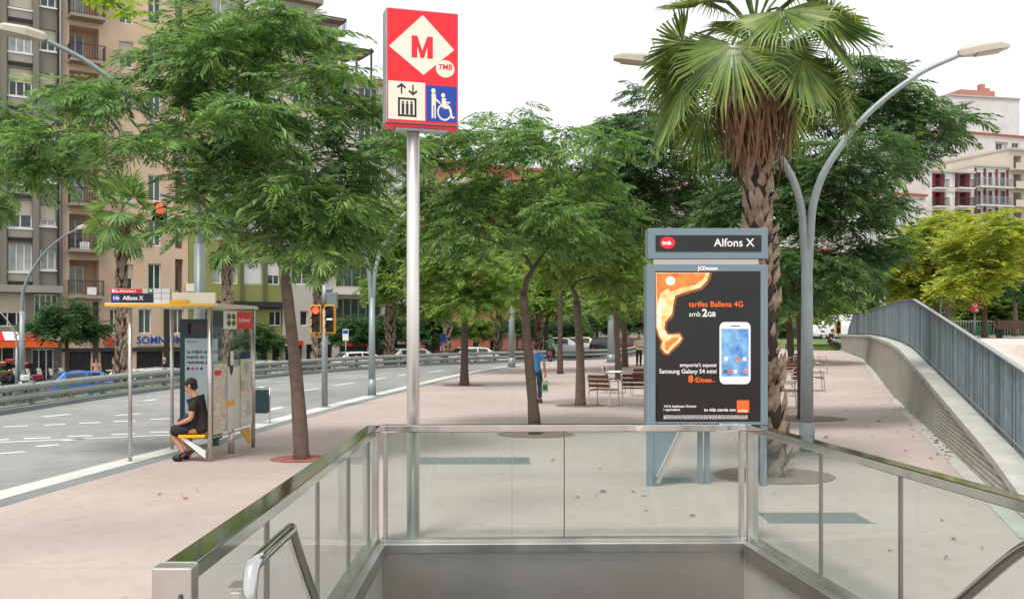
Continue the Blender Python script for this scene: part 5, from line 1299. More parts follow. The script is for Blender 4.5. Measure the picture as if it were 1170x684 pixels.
mb = MB(); mb.prism([fA.P(u0, z1_, .02), fA.P(u0, z2_, 1.3), fA.P(u0, z2_-.05, 1.3), fA.P(u0, z1_-.08, .02)], fA.d*(u1-u0)); mb.build('canvas', 'awning_red', aw)
mb = MB(); mb.obox(fA.P(u0, fA.z(25, 396.5), 1.31), fA.d*(u1-u0), fA.n*.03, (0, 0, z2_-.06-fA.z(25, 396.5))); mb.build('valance', 'awning_orange', aw)
mb = MB()
for uu in (fA.u(2)[0], fA.u(48)[0]): mb.obox(fA.P(uu, z1_+.02, .05), fA.d*.9, fA.n*.05, (fA.n.x*1.2-fA.d.x*0, fA.n.y*1.2, z2_-z1_))
mb.build('stripe', 'white_paint', aw)
# B  peach building
fB = Facade(70.6, 64.5, 215, 69); wins = []
ys = [-28, 22, 72, 123, 184, 234, 286, 338]
for i, y in enumerate(ys):
    wins.append(rect(fB, 79, y-41 if i else y-46, 113, y-2, t='loggia', rec=1.5, dark=.38, pm='win_curtain' if i % 2 else 'win_dark'))
for y in (14, 64, 115, 166, 217, 268, 318):
    wins.append(rect(fB, 136, y-16, 152, y+13, mull=1, pm='win_green', shut=.55, sm='blind')); wins.append(rect(fB, 169, y-17, 184, y+13, mull=1, pm='win_green', sill=0))
    wins.append(rect(fB, 200, y-22, 209, y+16, t='loggia', rec=.9, dark=.2))
for x0, x1 in ((125, 136), (158, 173), (197, 210)): wins.append(rect(fB, x0, 353, x1, 381, mull=1, pm='win_green', fm='frame_white'))
for x0, x1 in ((79, 104), (115, 146), (156, 186), (195, 212)): wins.append(rect(fB, x0, 401, x1, 437, t='shop', mull=2, fm='wall_dark'))
Bb = building('peach apartment building with recessed balconies and dark shopfronts', fB, -1.35, 31, 'wall_peach', wins)
for i, y in enumerate(ys[:-1]):
    u0, u1 = fB.u(77)[0], fB.u(117)[0]; slab(Bb, fB, u0, u1, fB.z(96, y), 1.1)
slab(Bb, fB, fB.u(77)[0], fB.u(117)[0], fB.z(96, 338), .6)
for px in (109, 190): band(Bb, fB, fB.u(px-3)[0], fB.u(px+3)[0], -1.35, fB.z(px, 345), .12, 'wall_dark', 'pilaster')
band(Bb, fB, 0, fB.L, fB.z(140, 401), fB.z(140, 397), .1, 'wall_dark', 'ledge')
for (px, y) in ((90, 279), (98, 330)):
    mb = MB(); mb.obox(fB.P(fB.u(px)[0], fB.z(96, y+7), .3), fB.d*.55, fB.n*.3, (0, 0, .5)); mb.build('air_conditioner', 'white_paint', Bb, .02)
text('chic', .95, 'awning_red', Bb, fB.P(fB.u(116.5)[0], fB.z(125, 397.5), .12), fB.d, (0, 0, 1), bold=.02, ext=.04)
band(Bb, fB, fB.u(155)[0], fB.u(188)[0], fB.z(170, 395), fB.z(170, 385), .06, 'blind', 'sign_board')
text('SOMNIUM', .68, 'blue_sign', Bb, fB.P(fB.u(155.6)[0], fB.z(170, 394.2), .08), fB.d, (0, 0, 1), bold=.008, ext=.03)
bn = MB(); bn.obox(fB.P(fB.u(211)[0], fB.z(215, 333), .3), fB.d*.62, fB.n*.03, (0, 0, .55)); bn.build('notice_board', 'sign_cream', Bb)
# C  green building
fC = Facade(215.8, 69, 322, 73.5); wins = []
for y in (12, 62, 112, 162, 212, 262, 312):
    wins.append(rect(fC, 243, y-13, 272, y+12, mull=2, pm='win_curtain')); wins.append(rect(fC, 279, y-13, 300, y+13, mull=1, shut=.95, sm='frame_white')); wins.append(rect(fC, 306, y-13, 320, y+13, mull=1, shut=.6, sm='frame_white'))
wins += [rect(fC, 218, 349, 322, 352, t='none', rec=.4)]
for x0 in (225, 262, 308): wins.append(rect(fC, x0, 355, x0+14, 372, mull=1))
for x0, x1 in ((218, 250), (256, 285), (294, 306), (311, 320)): wins.append(rect(fC, x0, 392, x1, 425, t='shop', mull=2, fm='wall_dark'))
C_ = building('green apartment building behind the tree by the bus shelter', fC, -1.0, 27, 'wall_green', wins)
band(C_, fC, 0, fC.L, fC.z(270, 351), fC.z(270, 344), .35, 'wall_dark', 'ledge')
for px in (276, 302): band(C_, fC, fC.u(px-1.5)[0], fC.u(px+1.5)[0], fC.z(px, 343), 27, .15, 'wall_olive', 'pilaster')
aw = thing('awning', 'small red and white awning on the green building shopfront', 'awning', tuple(fC.P(fC.u(316)[0], 1, 0)))
mb = MB(); u0 = fC.u(308)[0]; mb.prism([fC.P(u0, fC.z(315, 386), .02), fC.P(u0, fC.z(315, 392), 1.0), fC.P(u0, fC.z(315, 393), 1.0), fC.P(u0, fC.z(315, 387), .02)], fC.d*1.4); mb.build('canvas', 'awning_red', aw)
mb = MB(); mb.obox(fC.P(u0, fC.z(315, 394.5), 1.01), fC.d*1.4, fC.n*.03, (0, 0, .11)); mb.build('valance', 'white_paint', aw)
# D  pale building with terraces
fD = Facade(322.8, 73.5, 470, 79); wins = []
for y in (112, 150, 200, 250):
    for x0 in (335, 372, 410, 445): wins.append(rect(fD, x0, y-12, x0+22, y+12, mull=2, pm='win_curtain' if rb.random() < .4 else 'win_dark'))
wins += [rect(fD, 384, 341, 436, 371, mull=5, pm='win_green', fm='slab'), rect(fD, 384, 297, 440, 328, mull=5, pm='win_green', fm='slab'), rect(fD, 343, 355, 352, 372, mull=0, pm='win_dark'), rect(fD, 333, 300, 358, 325, mull=1), rect(fD, 446, 340, 464, 368, mull=1)]
for x0, x1 in ((326, 345), (350, 380), (388, 420), (426, 465)): wins.append(rect(fD, x0, 393, x1, 415, t='shop', mull=2, fm='wall_brown'))
D = building('pale grey apartment building with stepped top floors above the left tree', fD, -.6, Z_(92, 76), 'wall_beige', wins)
for y in (337, 377): band(D, fD, fD.u(378)[0], fD.u(468)[0], fD.z(420, y), fD.z(420, y-4), .5, 'wall_white', 'ledge')
mb = MB(); mb.obox(fD.P(fD.u(455)[0], fD.z(455, 347), .05), fD.d*.8, fD.n*.35, (0, 0, .6)); mb.build('air_conditioner', 'white_paint', D, .02)
band(D, fD, fD.u(388)[0], fD.u(425)[0], fD.z(405, 395), fD.z(405, 388), .1, 'awning_red', 'shop_fascia'); band(D, fD, fD.u(330)[0], fD.u(345)[0], fD.z(338, 394), fD.z(338, 389), .3, 'awning_red', 'shop_fascia')
def pent(px0, px1, py0, py1, back, dep, m, nm):
    u0, u1 = fD.u(px0)[0], fD.u(px1)[0]; za, zb_ = fD.z((px0+px1)/2, py1), fD.z((px0+px1)/2, py0); mb = MB(); mb.obox(fD.P(u0, za, -back), fD.d*(u1-u0), fD.n*-dep, (0, 0, zb_-za)); return mb.build(nm, m, D)
pent(322, 361, -6, 91, .3, 9, 'wall_beige', 'penthouse'); pent(362, 389, 24, 91, .5, 8, 'wall_beige', 'upper_storey'); pent(369, 386, 8, 23.5, 2, 5, 'wall_beige', 'roof_hut')
pent(322, 367, -2, 3, -.5, 9, 'slab', 'eaves'); pent(362, 394, 20.5, 23.8, -.4, 8, 'slab', 'eaves')
slab(D, fD, fD.u(362)[0], fD.u(391)[0], fD.z(376, 38), .9); slab(D, fD, fD.u(336)[0], fD.u(362)[0], fD.z(349, 44), .9, railm='wall_brown'); slab(D, fD, fD.u(360)[0], fD.u(396)[0], fD.z(376, 66), 1.2, rail=0)
for px, y in ((345, 12), (360.5, 20)):
    mb = MB(); mb.obox(fD.P(fD.u(px)[0], fD.z(px, y+8), -.29), fD.d*.45, fD.n*.06, (0, 0, .55)); mb.build('window', 'win_dark', D)
pg = MB()
for u_ in (395, 412, 429): pg.obox(fD.P(fD.u(u_)[0], Z_(92, 76), -1), fD.d*.12, fD.n*.12, (0, 0, fD.z(u_, 52)-Z_(92, 76)))
pg.obox(fD.P(fD.u(392)[0], fD.z(410, 54), -.8), fD.d*2.9, fD.n*-3, (0, 0, .2)); pg.build('pergola', 'dark_metal', D)
# E  orange red building, F beige building, further right
fE = Facade(471, 79, 640, 86); wins = []
for y in (215, 255, 295, 338):
    for x0 in (482, 512, 542, 572, 602): wins.append(rect(fE, x0, y-11, x0+13, y+13, mull=1, pm='win_curtain' if rb.random() < .4 else 'win_dark'))
for x0, x1 in ((485, 505), (541, 549), (560, 575), (590, 605), (612, 630)): wins.append(rect(fE, x0, 388, x1, 407, t='shop', mull=1, fm='wall_cream'))
E = building('orange red apartment building with brown shop walls beyond the barrier', fE, -.3, Z_(190, 82), 'wall_orange', wins)
band(E, fE, 0, fE.L, fE.z(550, 383), fE.z(550, 375), .12, 'wall_cream', 'ledge'); band(E, fE, 0, fE.L, fE.z(550, 415), fE.z(550, 400), .05, 'wall_brown', 'plinth')
for y in (230, 270, 310): slab(E, fE, fE.u(490)[0], fE.u(530)[0], fE.z(510, y), .9, 'wall_pink'); 
for y in (230, 270, 310): slab(E, fE, fE.u(565)[0], fE.u(600)[0], fE.z(580, y), .9, 'wall_pink')
def grid(f, xs, ys, w, h, **k): return [rect(f, x-w/2, y-h/2, x+w/2, y+h/2, **{**k, 'pm': rb.choice(['win_dark', 'win_curtain', 'win_dark'])}) for x in xs for y in ys]
fF = Facade(641, 88, 800, 98); F_ = building('cream apartment building behind the motorcycle rider', fF, -.2, Z_(205, 92), 'wall_cream', grid(fF, range(655, 795, 20), (230, 262, 294, 326, 356), 9, 17, mull=1)+[rect(fF, x, 386, x+22, 405, t='shop', mull=2, fm='wall_grey_light') for x in (646, 676, 706, 736, 766)])
for y in (246, 278, 310, 342): slab(F_, fF, fF.u(668)[0], fF.u(722)[0], fF.z(695, y), .9)
fG = Facade(801, 104, 950, 108); building('brick red building behind the lawn', fG, .6, Z_(285, 106), 'wall_pink', grid(fG, range(815, 945, 18), (300, 325, 350), 8, 13, mull=1)+[rect(fG, x, 375, x+20, 391, t='shop', mull=2, fm='wall_brown') for x in (812, 840, 870, 900, 925)])
fG2 = Facade(928, 103, 985, 105); building('low red brick corner block left of the railing end', fG2, .8, Z_(303, 104), 'wall_pink', grid(fG2, (945, 961, 977), (320, 343), 7, 11, mull=1)+[rect(fG2, x, 374, x+16, 391, t='shop', mull=1, fm='wall_brown') for x in (934, 958)])
fH0 = Facade(972, 112, 1058, 116); b_ = building('pale pink building behind the grey railing', fH0, 1, Z_(222, 114), 'wall_white', grid(fH0, (992, 1012, 1032, 1050), (240, 257, 284, 307, 330), 7, 10, mull=1))
aw = thing('awning', 'pale cafe awning on the red building beyond the lawn', 'awning', (X_(925, 98), 98, 2))
mb = MB(); mb.prism([(X_(898, 98), 98, Z_(388, 98)), (X_(915, 98), 98, Z_(378, 98)), (X_(950, 98), 98, Z_(378, 98)), (X_(952, 98), 98, Z_(388, 98))], (0, 4, 0)); mb.build('canvas', 'white_paint', aw)
mb = MB()
for x in (902, 948): mb.tube([(X_(x, 98), 98.3, .5), (X_(x, 98), 98.3, Z_(387, 98))], .05, 6)
mb.build('pole', 'dark_metal', aw)
# right hand apartment blocks
fH = Facade(1058, 120, 1112.5, 122); wins = []
for y in (207, 228, 249, 270, 291, 312):
    for x0, x1 in ((1065, 1080), (1091, 1109)): wins.append(rect(fH, x0, y-9, x1, y+8, t='loggia', rec=1.2, dark=.5, fm='wall_maroon'))
    wins.append(rect(fH, 1082, y-9, 1090, y+8, mull=0, shut=.95, sm='frame_white'))
Hb = building('white apartment block with dark red balcony recesses on the right', fH, 1, Z_(197, 121), 'wall_white', wins, roofm='wall_beige')
mbm = MB()
for y in (207, 228, 249, 270, 291, 312):
    for x0, x1 in ((1065, 1080), (1091, 1109)):
        slab(Hb, fH, fH.u(x0)[0], fH.u(x1)[0], fH.z((x0+x1)/2, y+8), .8, 'wall_white'); 
        for xx in ((x0+1, x0+4.5), (x1-5, x1-1)): w = rect(fH, xx[0], y-9, xx[1], y+7.8); mbm = MB(); mbm.obox(fH.P(w['u0'], w['z0'], -1.0), fH.d*(w['u1']-w['u0']), fH.n*.9, (0, 0, w['z1']-w['z0'])); mbm.build('red_partition', 'wall_maroon', Hb)
fI = Facade(1113, 122, 1152, 123.5); wins = []
for y in (205, 226, 247, 268, 289, 310):
    for x0, x1, m_ in ((1116, 1121, 0), (1129, 1134, 0), (1143, 1149, 0)): wins.append(rect(fI, x0, y-8, x1, y+8, mull=0, fm='wall_maroon'))
    for x0, x1 in ((1122, 1128), (1135, 1142)): wins.append(rect(fI, x0, y-8, x1, y+8, mull=0, shut=.95, sm='frame_white'))
Ib = building('apartment block with brick piers and full width grey balconies on the right', fI, 1, Z_(190, 122), 'wall_white', wins, roofm='wall_beige')
for px in (1114.3, 1125.0, 1138.5, 1150.8): band(Ib, fI, max(0, fI.u(px-1.1)[0]), min(fI.L, fI.u(px+1.1)[0]), 1, Z_(192, 122), .08, 'wall_maroon', 'brick_pier')
for y in (205, 226, 247, 268, 289, 310): slab(Ib, fI, .1, fI.L-.1, fI.z(1132, y+9), 1.0, 'wall_white', railm='galvanised')
fK = Facade(1152.6, 123.5, 1200, 126); wins = []
for y in (186, 207, 228, 249, 270, 291):
    for x0, x1 in ((1158, 1167), (1172, 1182)): wins.append(rect(fK, x0, y-8, x1, y+8, t='loggia', rec=1.2, dark=.5))
Kb = building('beige block with rounded balconies at the right edge', fK, 1, Z_(172, 124), 'wall_cream', wins, roofm='wall_beige')
for y in (186, 207, 228, 249, 270, 291): slab(Kb, fK, fK.u(1153)[0], fK.u(1172)[0], fK.z(1160, y+8), 1.1, 'wall_cream', solid='wall_cream', rail=.7)
fL = Facade(1085, 150, 1190, 156); wins = grid(fL, (1102, 1118, 1142, 1160), (168, 184, 200), 8, 9, mull=1)+[rect(fL, 1137, 162, 1152, 172, mull=2, pm='win_curtain')]
building('white block with a terracotta roof edge behind the balcony blocks', fL, 1, Z_(155, 153), 'wall_white', wins)
fJ = Facade(1086, 175, 1165, 178); J = building('tall pale windowless tower block on the skyline at the right', fJ, 1, Z_(111, 176), 'wall_white', [rect(fJ, 1098, 118, 1106, 126, mull=1)], roofm='wall_beige')
mb = MB(); mb.obox(fJ.P(fJ.u(1110)[0], Z_(110, 176), -3), fJ.d*(fJ.u(1150)[0]-fJ.u(1110)[0]), fJ.n*-6, (0, 0, 1.9)); mb.build('plant_room', 'wall_pink', J)
mb = MB(); mb.obox(fJ.P(fJ.u(1138)[0], Z_(98, 176)-.1, -4), fJ.d*.9, fJ.n*-1, (0, 0, 1.6)); mb.obox(fJ.P(fJ.u(1143)[0], Z_(98, 176)-.1, -4), fJ.d*1, fJ.n*-1, (0, 0, .9)); mb.build('chimney', 'wall_pink', J)
fM = Facade(1200, 128, 1330, 150); building('plain beige block beyond the right edge', fM, 1, 20, 'wall_beige', grid(fM, (1215, 1240, 1265, 1290, 1315), (220, 250, 280, 310), 9, 14, mull=1))

# ------------------------------------------------------------------ chairs
def make_chair(label):
    t = thing('chair', label, 'chair', (0, 0, 0), 'slatted brown terrace chairs')
    for i in range(3):
        z = .50+.115*i; y = .26+.035*i; mb = MB(); mb.obox((-.28, y, z), (.56, 0, 0), (0, .022, 0), (0, .028, .088)); mb.build('back_slat', 'wood_brown', t, .005)
    for i in range(4):
        mb = MB(); mb.box(-.28, -.24+.115*i, .425, .28, -.14+.115*i, .447); mb.build('seat_slat', 'wood_brown', t, .004)
    for s in (-1, 1):
        x = s*.3
        mb = MB(); mb.tube(crom([(x, -.27, 0), (x, -.24, .4), (x, -.22, .62), (x, -.17, .66), (x, .1, .665), (x, .28, .665)], .06), .016, 8); mb.build('arm', 'steel', t)
        mb = MB(); mb.tube(crom([(x*.97, .34, 0), (x*.97, .26, .4), (x*.97, .30, .62), (x*.97, .36, .82)], .06), .016, 8); mb.build('leg', 'steel', t)
        mb = MB(); mb.tube([(x*.97, -.24, .41), (x*.97, .27, .41)], .014, 8); mb.build('seat_rail', 'steel', t)
    return t
ch0 = make_chair('x')
def chair(px, py, rz, label, first=[1], z0=None):
    c = ch0 if first else copy_tree(ch0)
    if first: first.pop()
    p = G(px, py); p.z = gz(p.x, p.y); c.location = p; c.rotation_euler = (0, 0, R(rz)); c['label'] = label
chair(690, 464, 150, 'slatted brown chair nearest the slim tree trunk turned away to the right')
chair(703, 449, 75, 'slatted brown chair seen side on behind the first chair')
chair(724, 462, 172, 'slatted brown chair beside the poster panel edge')
chair(733, 452, 178, 'slatted brown chair half hidden behind the one at the poster panel')
chair(903, 466, 95, 'brown chair nearest the fan palm trunk on the right')
chair(908, 452, 200, 'brown chair just left of the tall lamp pole')
chair(900, 440, 170, 'brown chair in the middle of the row by the palm')
chair(912, 432, 185, 'brown chair at the back of the row left of the lamp pole')
chair(934, 432, 100, 'brown chair just right of the tall lamp pole')
chair(931, 447, 80, 'brown chair peeping out on the right of the lamp pole')
tb = thing('cafe_table', 'small brown slatted table among the chairs by the palm', 'table', tuple(G(897, 446)))
c = G(897, 446); mb = MB()
for i in range(5): mb.box(c.x-.35, c.y-.35+.142*i, .72, c.x+.35, c.y-.35+.142*i+.13, .745)
mb.build('table_top', 'wood_brown', tb, .004)
for sx_ in (-1, 1):
    for sy_ in (-1, 1): mb = MB(); mb.tube([(c.x+sx_*.33, c.y+sy_*.33, 0), (c.x+sx_*.26, c.y+sy_*.26, .72)], .016, 8); mb.build('leg', 'steel', tb)
# bench, sign and fence on the upper plaza
bp = W(1160, 386, 46); bn = thing('park_bench', 'long brown bench with slatted back on the upper plaza', 'bench', (bp.x, bp.y, 1.55))
for i in range(3): mb = MB(); mb.obox((bp.x-.95, 46.1+.03*i, 2.0+.13*i), (3.2, 0, 0), (0, .03, 0), (0, .01, .11)); mb.build('back_slat', 'wood_brown', bn)
for i in range(3): mb = MB(); mb.box(bp.x-.95, 45.65+.14*i, 1.96, bp.x+2.25, 45.77+.14*i, 1.99); mb.build('seat_slat', 'wood_brown', bn)
for x in (-.8, .65, 2.1): mb = MB(); mb.box(bp.x+x, 45.65, 1.55, bp.x+x+.06, 46.1, 1.958); mb.box(bp.x+x, 46.11, 1.55, bp.x+x+.06, 46.17, 2.36); mb.build('leg', 'dark_metal', bn)
sg = thing('metro_sign', 'small far red sign with a white diamond on the upper plaza', 'sign', (X_(1113.5, 48), 48, 1.55))
mb = MB(); mb.tube([(X_(1113.5, 48), 48, 1.55), (X_(1113.5, 48), 48, Z_(358, 48))], .05, 10); mb.build('pole', 'galvanised', sg)
mb = MB(); a = W(1109.3, 356.3, 48); b = W(1118, 343.8, 48); mb.box(a.x, 47.95, a.z, b.x, 48.1, b.z); bxs = mb.build('sign_box', 'red_sign', sg, .01)
cx_, cz_ = (a.x+b.x)/2, (a.z*.38+b.z*.62); mb = MB()
for k in range(4):
    d1 = [(1, 0), (0, 1), (-1, 0), (0, -1)][k]; d2 = [(1, 0), (0, 1), (-1, 0), (0, -1)][(k+1) % 4]
    mb.prism([(cx_+d1[0]*.13, 47.945, cz_+d1[1]*.13), (cx_+d2[0]*.13, 47.945, cz_+d2[1]*.13), (cx_+d2[0]*.06, 47.945, cz_+d2[1]*.06), (cx_+d1[0]*.06, 47.945, cz_+d1[1]*.06)], (0, -.006, 0))
mb.box(cx_+.0, 47.94, a.z+.05, cx_+.13, 47.946, a.z+.13); mb.build('diamond', 'white_text', bxs)
fn = thing('fence', 'low grey fence of thin bars with green panels before the far trees', 'fence', (X_(1120, 58), 58, 1.55))
mb = MB()
for i in range(70): x = X_(1085, 58)+i*.16; mb.box(x, 58, 1.55, x+.03, 58.03, 2.4)
mb.box(X_(1085, 58), 57.98, 2.4, X_(1085, 58)+11.2, 58.05, 2.45); mb.build('bars', 'galvanised', fn)
mb = MB(); mb.box(X_(1111, 57.8), 57.8, 1.6, X_(1133, 57.8), 57.86, 2.15); mb.build('green_panel', 'green_sign', fn)
pos = []; dirs = []; ups = []; scl = []
for _ in range(2600):
    x = rnd.uniform(1088, 1300); Y = rnd.uniform(60, 63); pos.append((X_(x, Y), Y, 1.6+rnd.random()**.8*1.5*(1+.3*math.sin(x*.2)))); a = rnd.uniform(0, 6.28); dirs.append((math.cos(a), math.sin(a), rnd.uniform(-.3, .6))); ups.append((0, 0, 1)); scl.append(rnd.uniform(.35, .7))
V, Fc = place(OVAL, pos, dirs, ups, scl); o = np_mesh('shrubbery', V, Fc, 'leaf_acacia_b'); tag(o, 'green shrubs growing behind the low grey fence on the upper plaza', 'shrubs', kind='stuff')
pos = []; dirs = []; ups = []; scl = []
for _ in range(2200):
    x = rnd.uniform(642, 735); Y = rnd.uniform(80, 81.2); pos.append((X_(x, Y), Y, -.1+rnd.random()*.75)); a = rnd.uniform(0, 6.28); dirs.append((math.cos(a), math.sin(a), rnd.uniform(-.3, .6))); ups.append((0, 0, 1)); scl.append(rnd.uniform(.3, .5))
V, Fc = place(OVAL, pos, dirs, ups, scl); o = np_mesh('hedge', V, Fc, 'leaf_ivy'); tag(o, 'low clipped green hedge across the far road', 'hedge')

# ------------------------------------------------------------------ people
def skin(name, J, E, m, parent, root, sub=2):
    me = bpy.data.meshes.new(name); bm = bmesh.new(); lay = bm.verts.layers.skin.verify(); V = {}
    for k, (p, r) in J.items():
        v = bm.verts.new(p); V[k] = v; rr = r if hasattr(r, '__len__') else (r, r); v[lay].radius = rr
    for a, b in E: bm.edges.new((V[a], V[b]))
    V[root][lay].use_root = True
    bm.to_mesh(me); bm.free(); me.materials.append(MATS[m]); o = bpy.data.objects.new(name, me); COL.objects.link(o); o.parent = parent
    s = o.modifiers.new('skin', 'SKIN'); s.use_smooth_shade = True; s.branch_smoothing = .6
    ss = o.modifiers.new('sub', 'SUBSURF'); ss.levels = sub; ss.render_levels = sub
    return o
def chain(*n): return list(zip(n, n[1:]))
def person(label, loc, yaw, pose, cols, scale=1.0, hair='hair_brown', fingers=True, group='people', helmet=None, long_trousers=True, sleeves='short'):
    t = thing('person', label, 'person', tuple(loc), group); t.rotation_euler = (0, 0, R(yaw)); S = scale
    P = {k: Vector(v)*S for k, v in pose.items()}
    r = lambda v: v*S
    up = (P['crown']-P['neck']).normalized(); fw = P['face']
    fwd = Vector(fw).normalized()
    head = P['neck'].lerp(P['crown'], .58)
    J = {'pelvis': (P['pelvis'], r(.10 if long_trousers else .075)), 'waist': (P['waist'], r(.10)), 'chest': (P['chest'], r(.11)), 'nb': (P['nb'], r(.07)), 'neck': (P['neck'], r(.06)),
         'jaw': (P['neck'].lerp(P['crown'], .30)+fwd*r(.025), (r(.062), r(.07))), 'head': (head, (r(.076), r(.09))), 'crown': (P['crown']-up*r(.05), (r(.06), r(.07)))}
    J['nose'] = (head+fwd*r(.098)-up*r(.025), r(.014))
    E = chain('pelvis', 'waist', 'chest', 'nb', 'neck', 'jaw', 'head', 'crown')+[('head', 'nose')]
    for s in 'LR':
        for k, rad in (('sh', .05), ('el', .042), ('wr', .028), ('hip', .062 if long_trousers else .045), ('kn', .054), ('an', .038)): J[k+s] = (P[k+s], r(rad))
        J['ha'+s] = (P['wr'+s].lerp(P['ha'+s], .75), (r(.034), r(.02)))
        toe = P['to'+s]; J['to'+s] = (toe, r(.026)); J['he'+s] = (P['an'+s].lerp(toe, .3)-Vector((0, 0, r(.02))), r(.03))
        E += chain('chest', 'sh'+s, 'el'+s, 'wr'+s, 'ha'+s)+chain('pelvis', 'hip'+s, 'kn'+s, 'an'+s, 'he'+s, 'to'+s)
        if fingers:
            hd = (P['ha'+s]-P['wr'+s]).normalized(); sd = hd.cross(Vector((0, 0, 1))); sd = sd.normalized() if sd.length > .1 else Vector((0, 1, 0)); pn = sd.cross(hd)
            for i, ln in enumerate((.068, .078, .073, .056)):
                b = P['wr'+s].lerp(P['ha'+s], .9)+sd*r(.016*(i-1.5)); J['f%d%s' % (i, s)] = (b+hd*r(ln*.5)-pn*r(.006), r(.0088)); J['g%d%s' % (i, s)] = (b+hd*r(ln*.9)-pn*r(.03), r(.0075)); E += [('ha'+s, 'f%d%s' % (i, s)), ('f%d%s' % (i, s), 'g%d%s' % (i, s))]
            b = P['wr'+s].lerp(P['ha'+s], .45); J['t0'+s] = (b+sd*r(.042)+hd*r(.02), r(.011)); J['t1'+s] = (b+sd*r(.05)+hd*r(.055)-pn*r(.012), r(.009)); E += [('ha'+s, 't0'+s), ('t0'+s, 't1'+s)]
    body = skin('body', J, E, 'skin', t, 'pelvis')
    q = lambda k, rad, off=Vector((0, 0, 0)): (P[k]+off, r(rad))
    SJ = {'tail': (P['pelvis'].lerp(P['waist'], -.38), (r(.165), r(.155))), 'hem': (P['pelvis'].lerp(P['waist'], .15), (r(.158), r(.148))), 'waist': q('waist', .142), 'chest': q('chest', .15), 'nb': (P['nb'].lerp(P['neck'], .3), r(.082))}
    SJ['upper'] = (P['chest'].lerp(P['nb'], .6), r(.128)); SE = chain('tail', 'hem', 'waist', 'chest', 'upper', 'nb')
    for s in 'LR':
        SJ['sh'+s] = q('sh'+s, .075); SJ['sl'+s] = (P['sh'+s].lerp(P['el'+s], .62), r(.064)); SE += chain('upper', 'sh'+s, 'sl'+s)
        if sleeves == 'long': SJ['el'+s] = q('el'+s, .055); SJ['cf'+s] = (P['el'+s].lerp(P['wr'+s], .9), r(.042)); SE += chain('sl'+s, 'el'+s, 'cf'+s)
    skin('shirt', SJ, SE, cols[0], t, 'chest')
    TJ = {'top': (P['pelvis'].lerp(P['waist'], .9), (r(.14), r(.13))), 'pelvis': q('pelvis', .148 if long_trousers else .13)}; TE = [('top', 'pelvis')]
    for s in 'LR':
        if long_trousers: TJ['hip'+s] = q('hip'+s, .118)
        if long_trousers: TJ['kn'+s] = q('kn'+s, .078); TJ['an'+s] = (P['kn'+s].lerp(P['an'+s], .93), r(.066)); TE += chain('pelvis', 'hip'+s, 'kn'+s, 'an'+s)
        else: TJ['th'+s] = (P['hip'+s].lerp(P['kn'+s], .42), r(.115)); TJ['kn'+s] = (P['hip'+s].lerp(P['kn'+s], 1.0), r(.094)); TE += chain('pelvis', 'th'+s, 'kn'+s)
    skin('trousers' if long_trousers else 'shorts', TJ, TE, cols[1], t, 'pelvis')
    for s in 'LR':
        a, b = P['an'+s], P['to'+s]; d = (b-a); fl = Vector((d.x, d.y, 0)); fl = fl.normalized() if fl.length > .01 else Vector((0, -1, 0))
        h0 = Vector((a.x, a.y, P['to'+s].z))
        skin('shoe', {'a': (a+Vector((0, 0, r(.03))), r(.074)), 'h': (h0-fl*r(.02)+Vector((0, 0, r(.025))), (r(.066), r(.062))), 'm': (h0.lerp(b, .6)+Vector((0, 0, r(.02))), (r(.068), r(.058))), 't': (b+fl*r(.04)+Vector((0, 0, r(.012))), (r(.06), r(.048)))}, [('a', 'h'), ('h', 'm'), ('m', 't')], cols[2], t, 'h')
    if helmet:
        mb = MB(); c = head+up*r(.02); mb.ball(c, r(.135), r(.145), r(.14), 16, 10); mb.build('helmet', helmet, t, world=False)
        mb = MB(); mb.ball(c+fwd*r(.06), r(.105), r(.1), r(.07), 12, 8); mb.build('visor', 'car_glass', t, world=False)
    else:
        mb = MB(); mb.ball(head+up*r(.036)-fwd*r(.022), r(.092), r(.092), r(.086), 16, 10, .05); mb.ball(head-fwd*r(.048)-up*r(.028), r(.058), r(.058), r(.05), 12, 8, .05); mb.build('hair', hair, t, world=False)
        sd = fwd.cross(up).normalized()
        for s in (-1, 1):
            mb = MB(); mb.ball(head+sd*s*r(.083)-up*r(.01)-fwd*r(.005), r(.018), r(.022), r(.033), 8, 6); mb.build('ear', 'skin', t, world=False)
            mb = MB(); mb.ball(head+sd*s*r(.034)+fwd*r(.078)+up*r(.002), r(.011), r(.011), r(.008), 8, 6); mb.build('eye', 'hair_brown', t, world=False)
        mb = MB(); mb.ball(head+fwd*r(.082)-up*r(.066), r(.024), r(.012), r(.007), 8, 6); mb.build('mouth', 'wall_pink', t, world=False)
    return t
STAND = dict(pelvis=(0, 0, .93), waist=(0, .01, 1.08), chest=(0, .01, 1.3), nb=(0, .01, 1.45), neck=(0, 0, 1.51), crown=(0, -.02, 1.72), face=(0, -1, 0),
             shL=(.18, .01, 1.4), elL=(.23, .04, 1.13), wrL=(.23, -.04, .9), haL=(.225, -.07, .82), shR=(-.18, .01, 1.4), elR=(-.23, .04, 1.13), wrR=(-.23, -.04, .9), haR=(-.225, -.07, .82),
             hipL=(.095, 0, .88), knL=(.1, -.02, .5), anL=(.1, .02, .1), toL=(.12, -.14, .035), hipR=(-.095, 0, .88), knR=(-.1, -.02, .5), anR=(-.1, .02, .1), toR=(-.12, -.14, .035))
def pose(**k): d = dict(STAND); d.update(k); return d
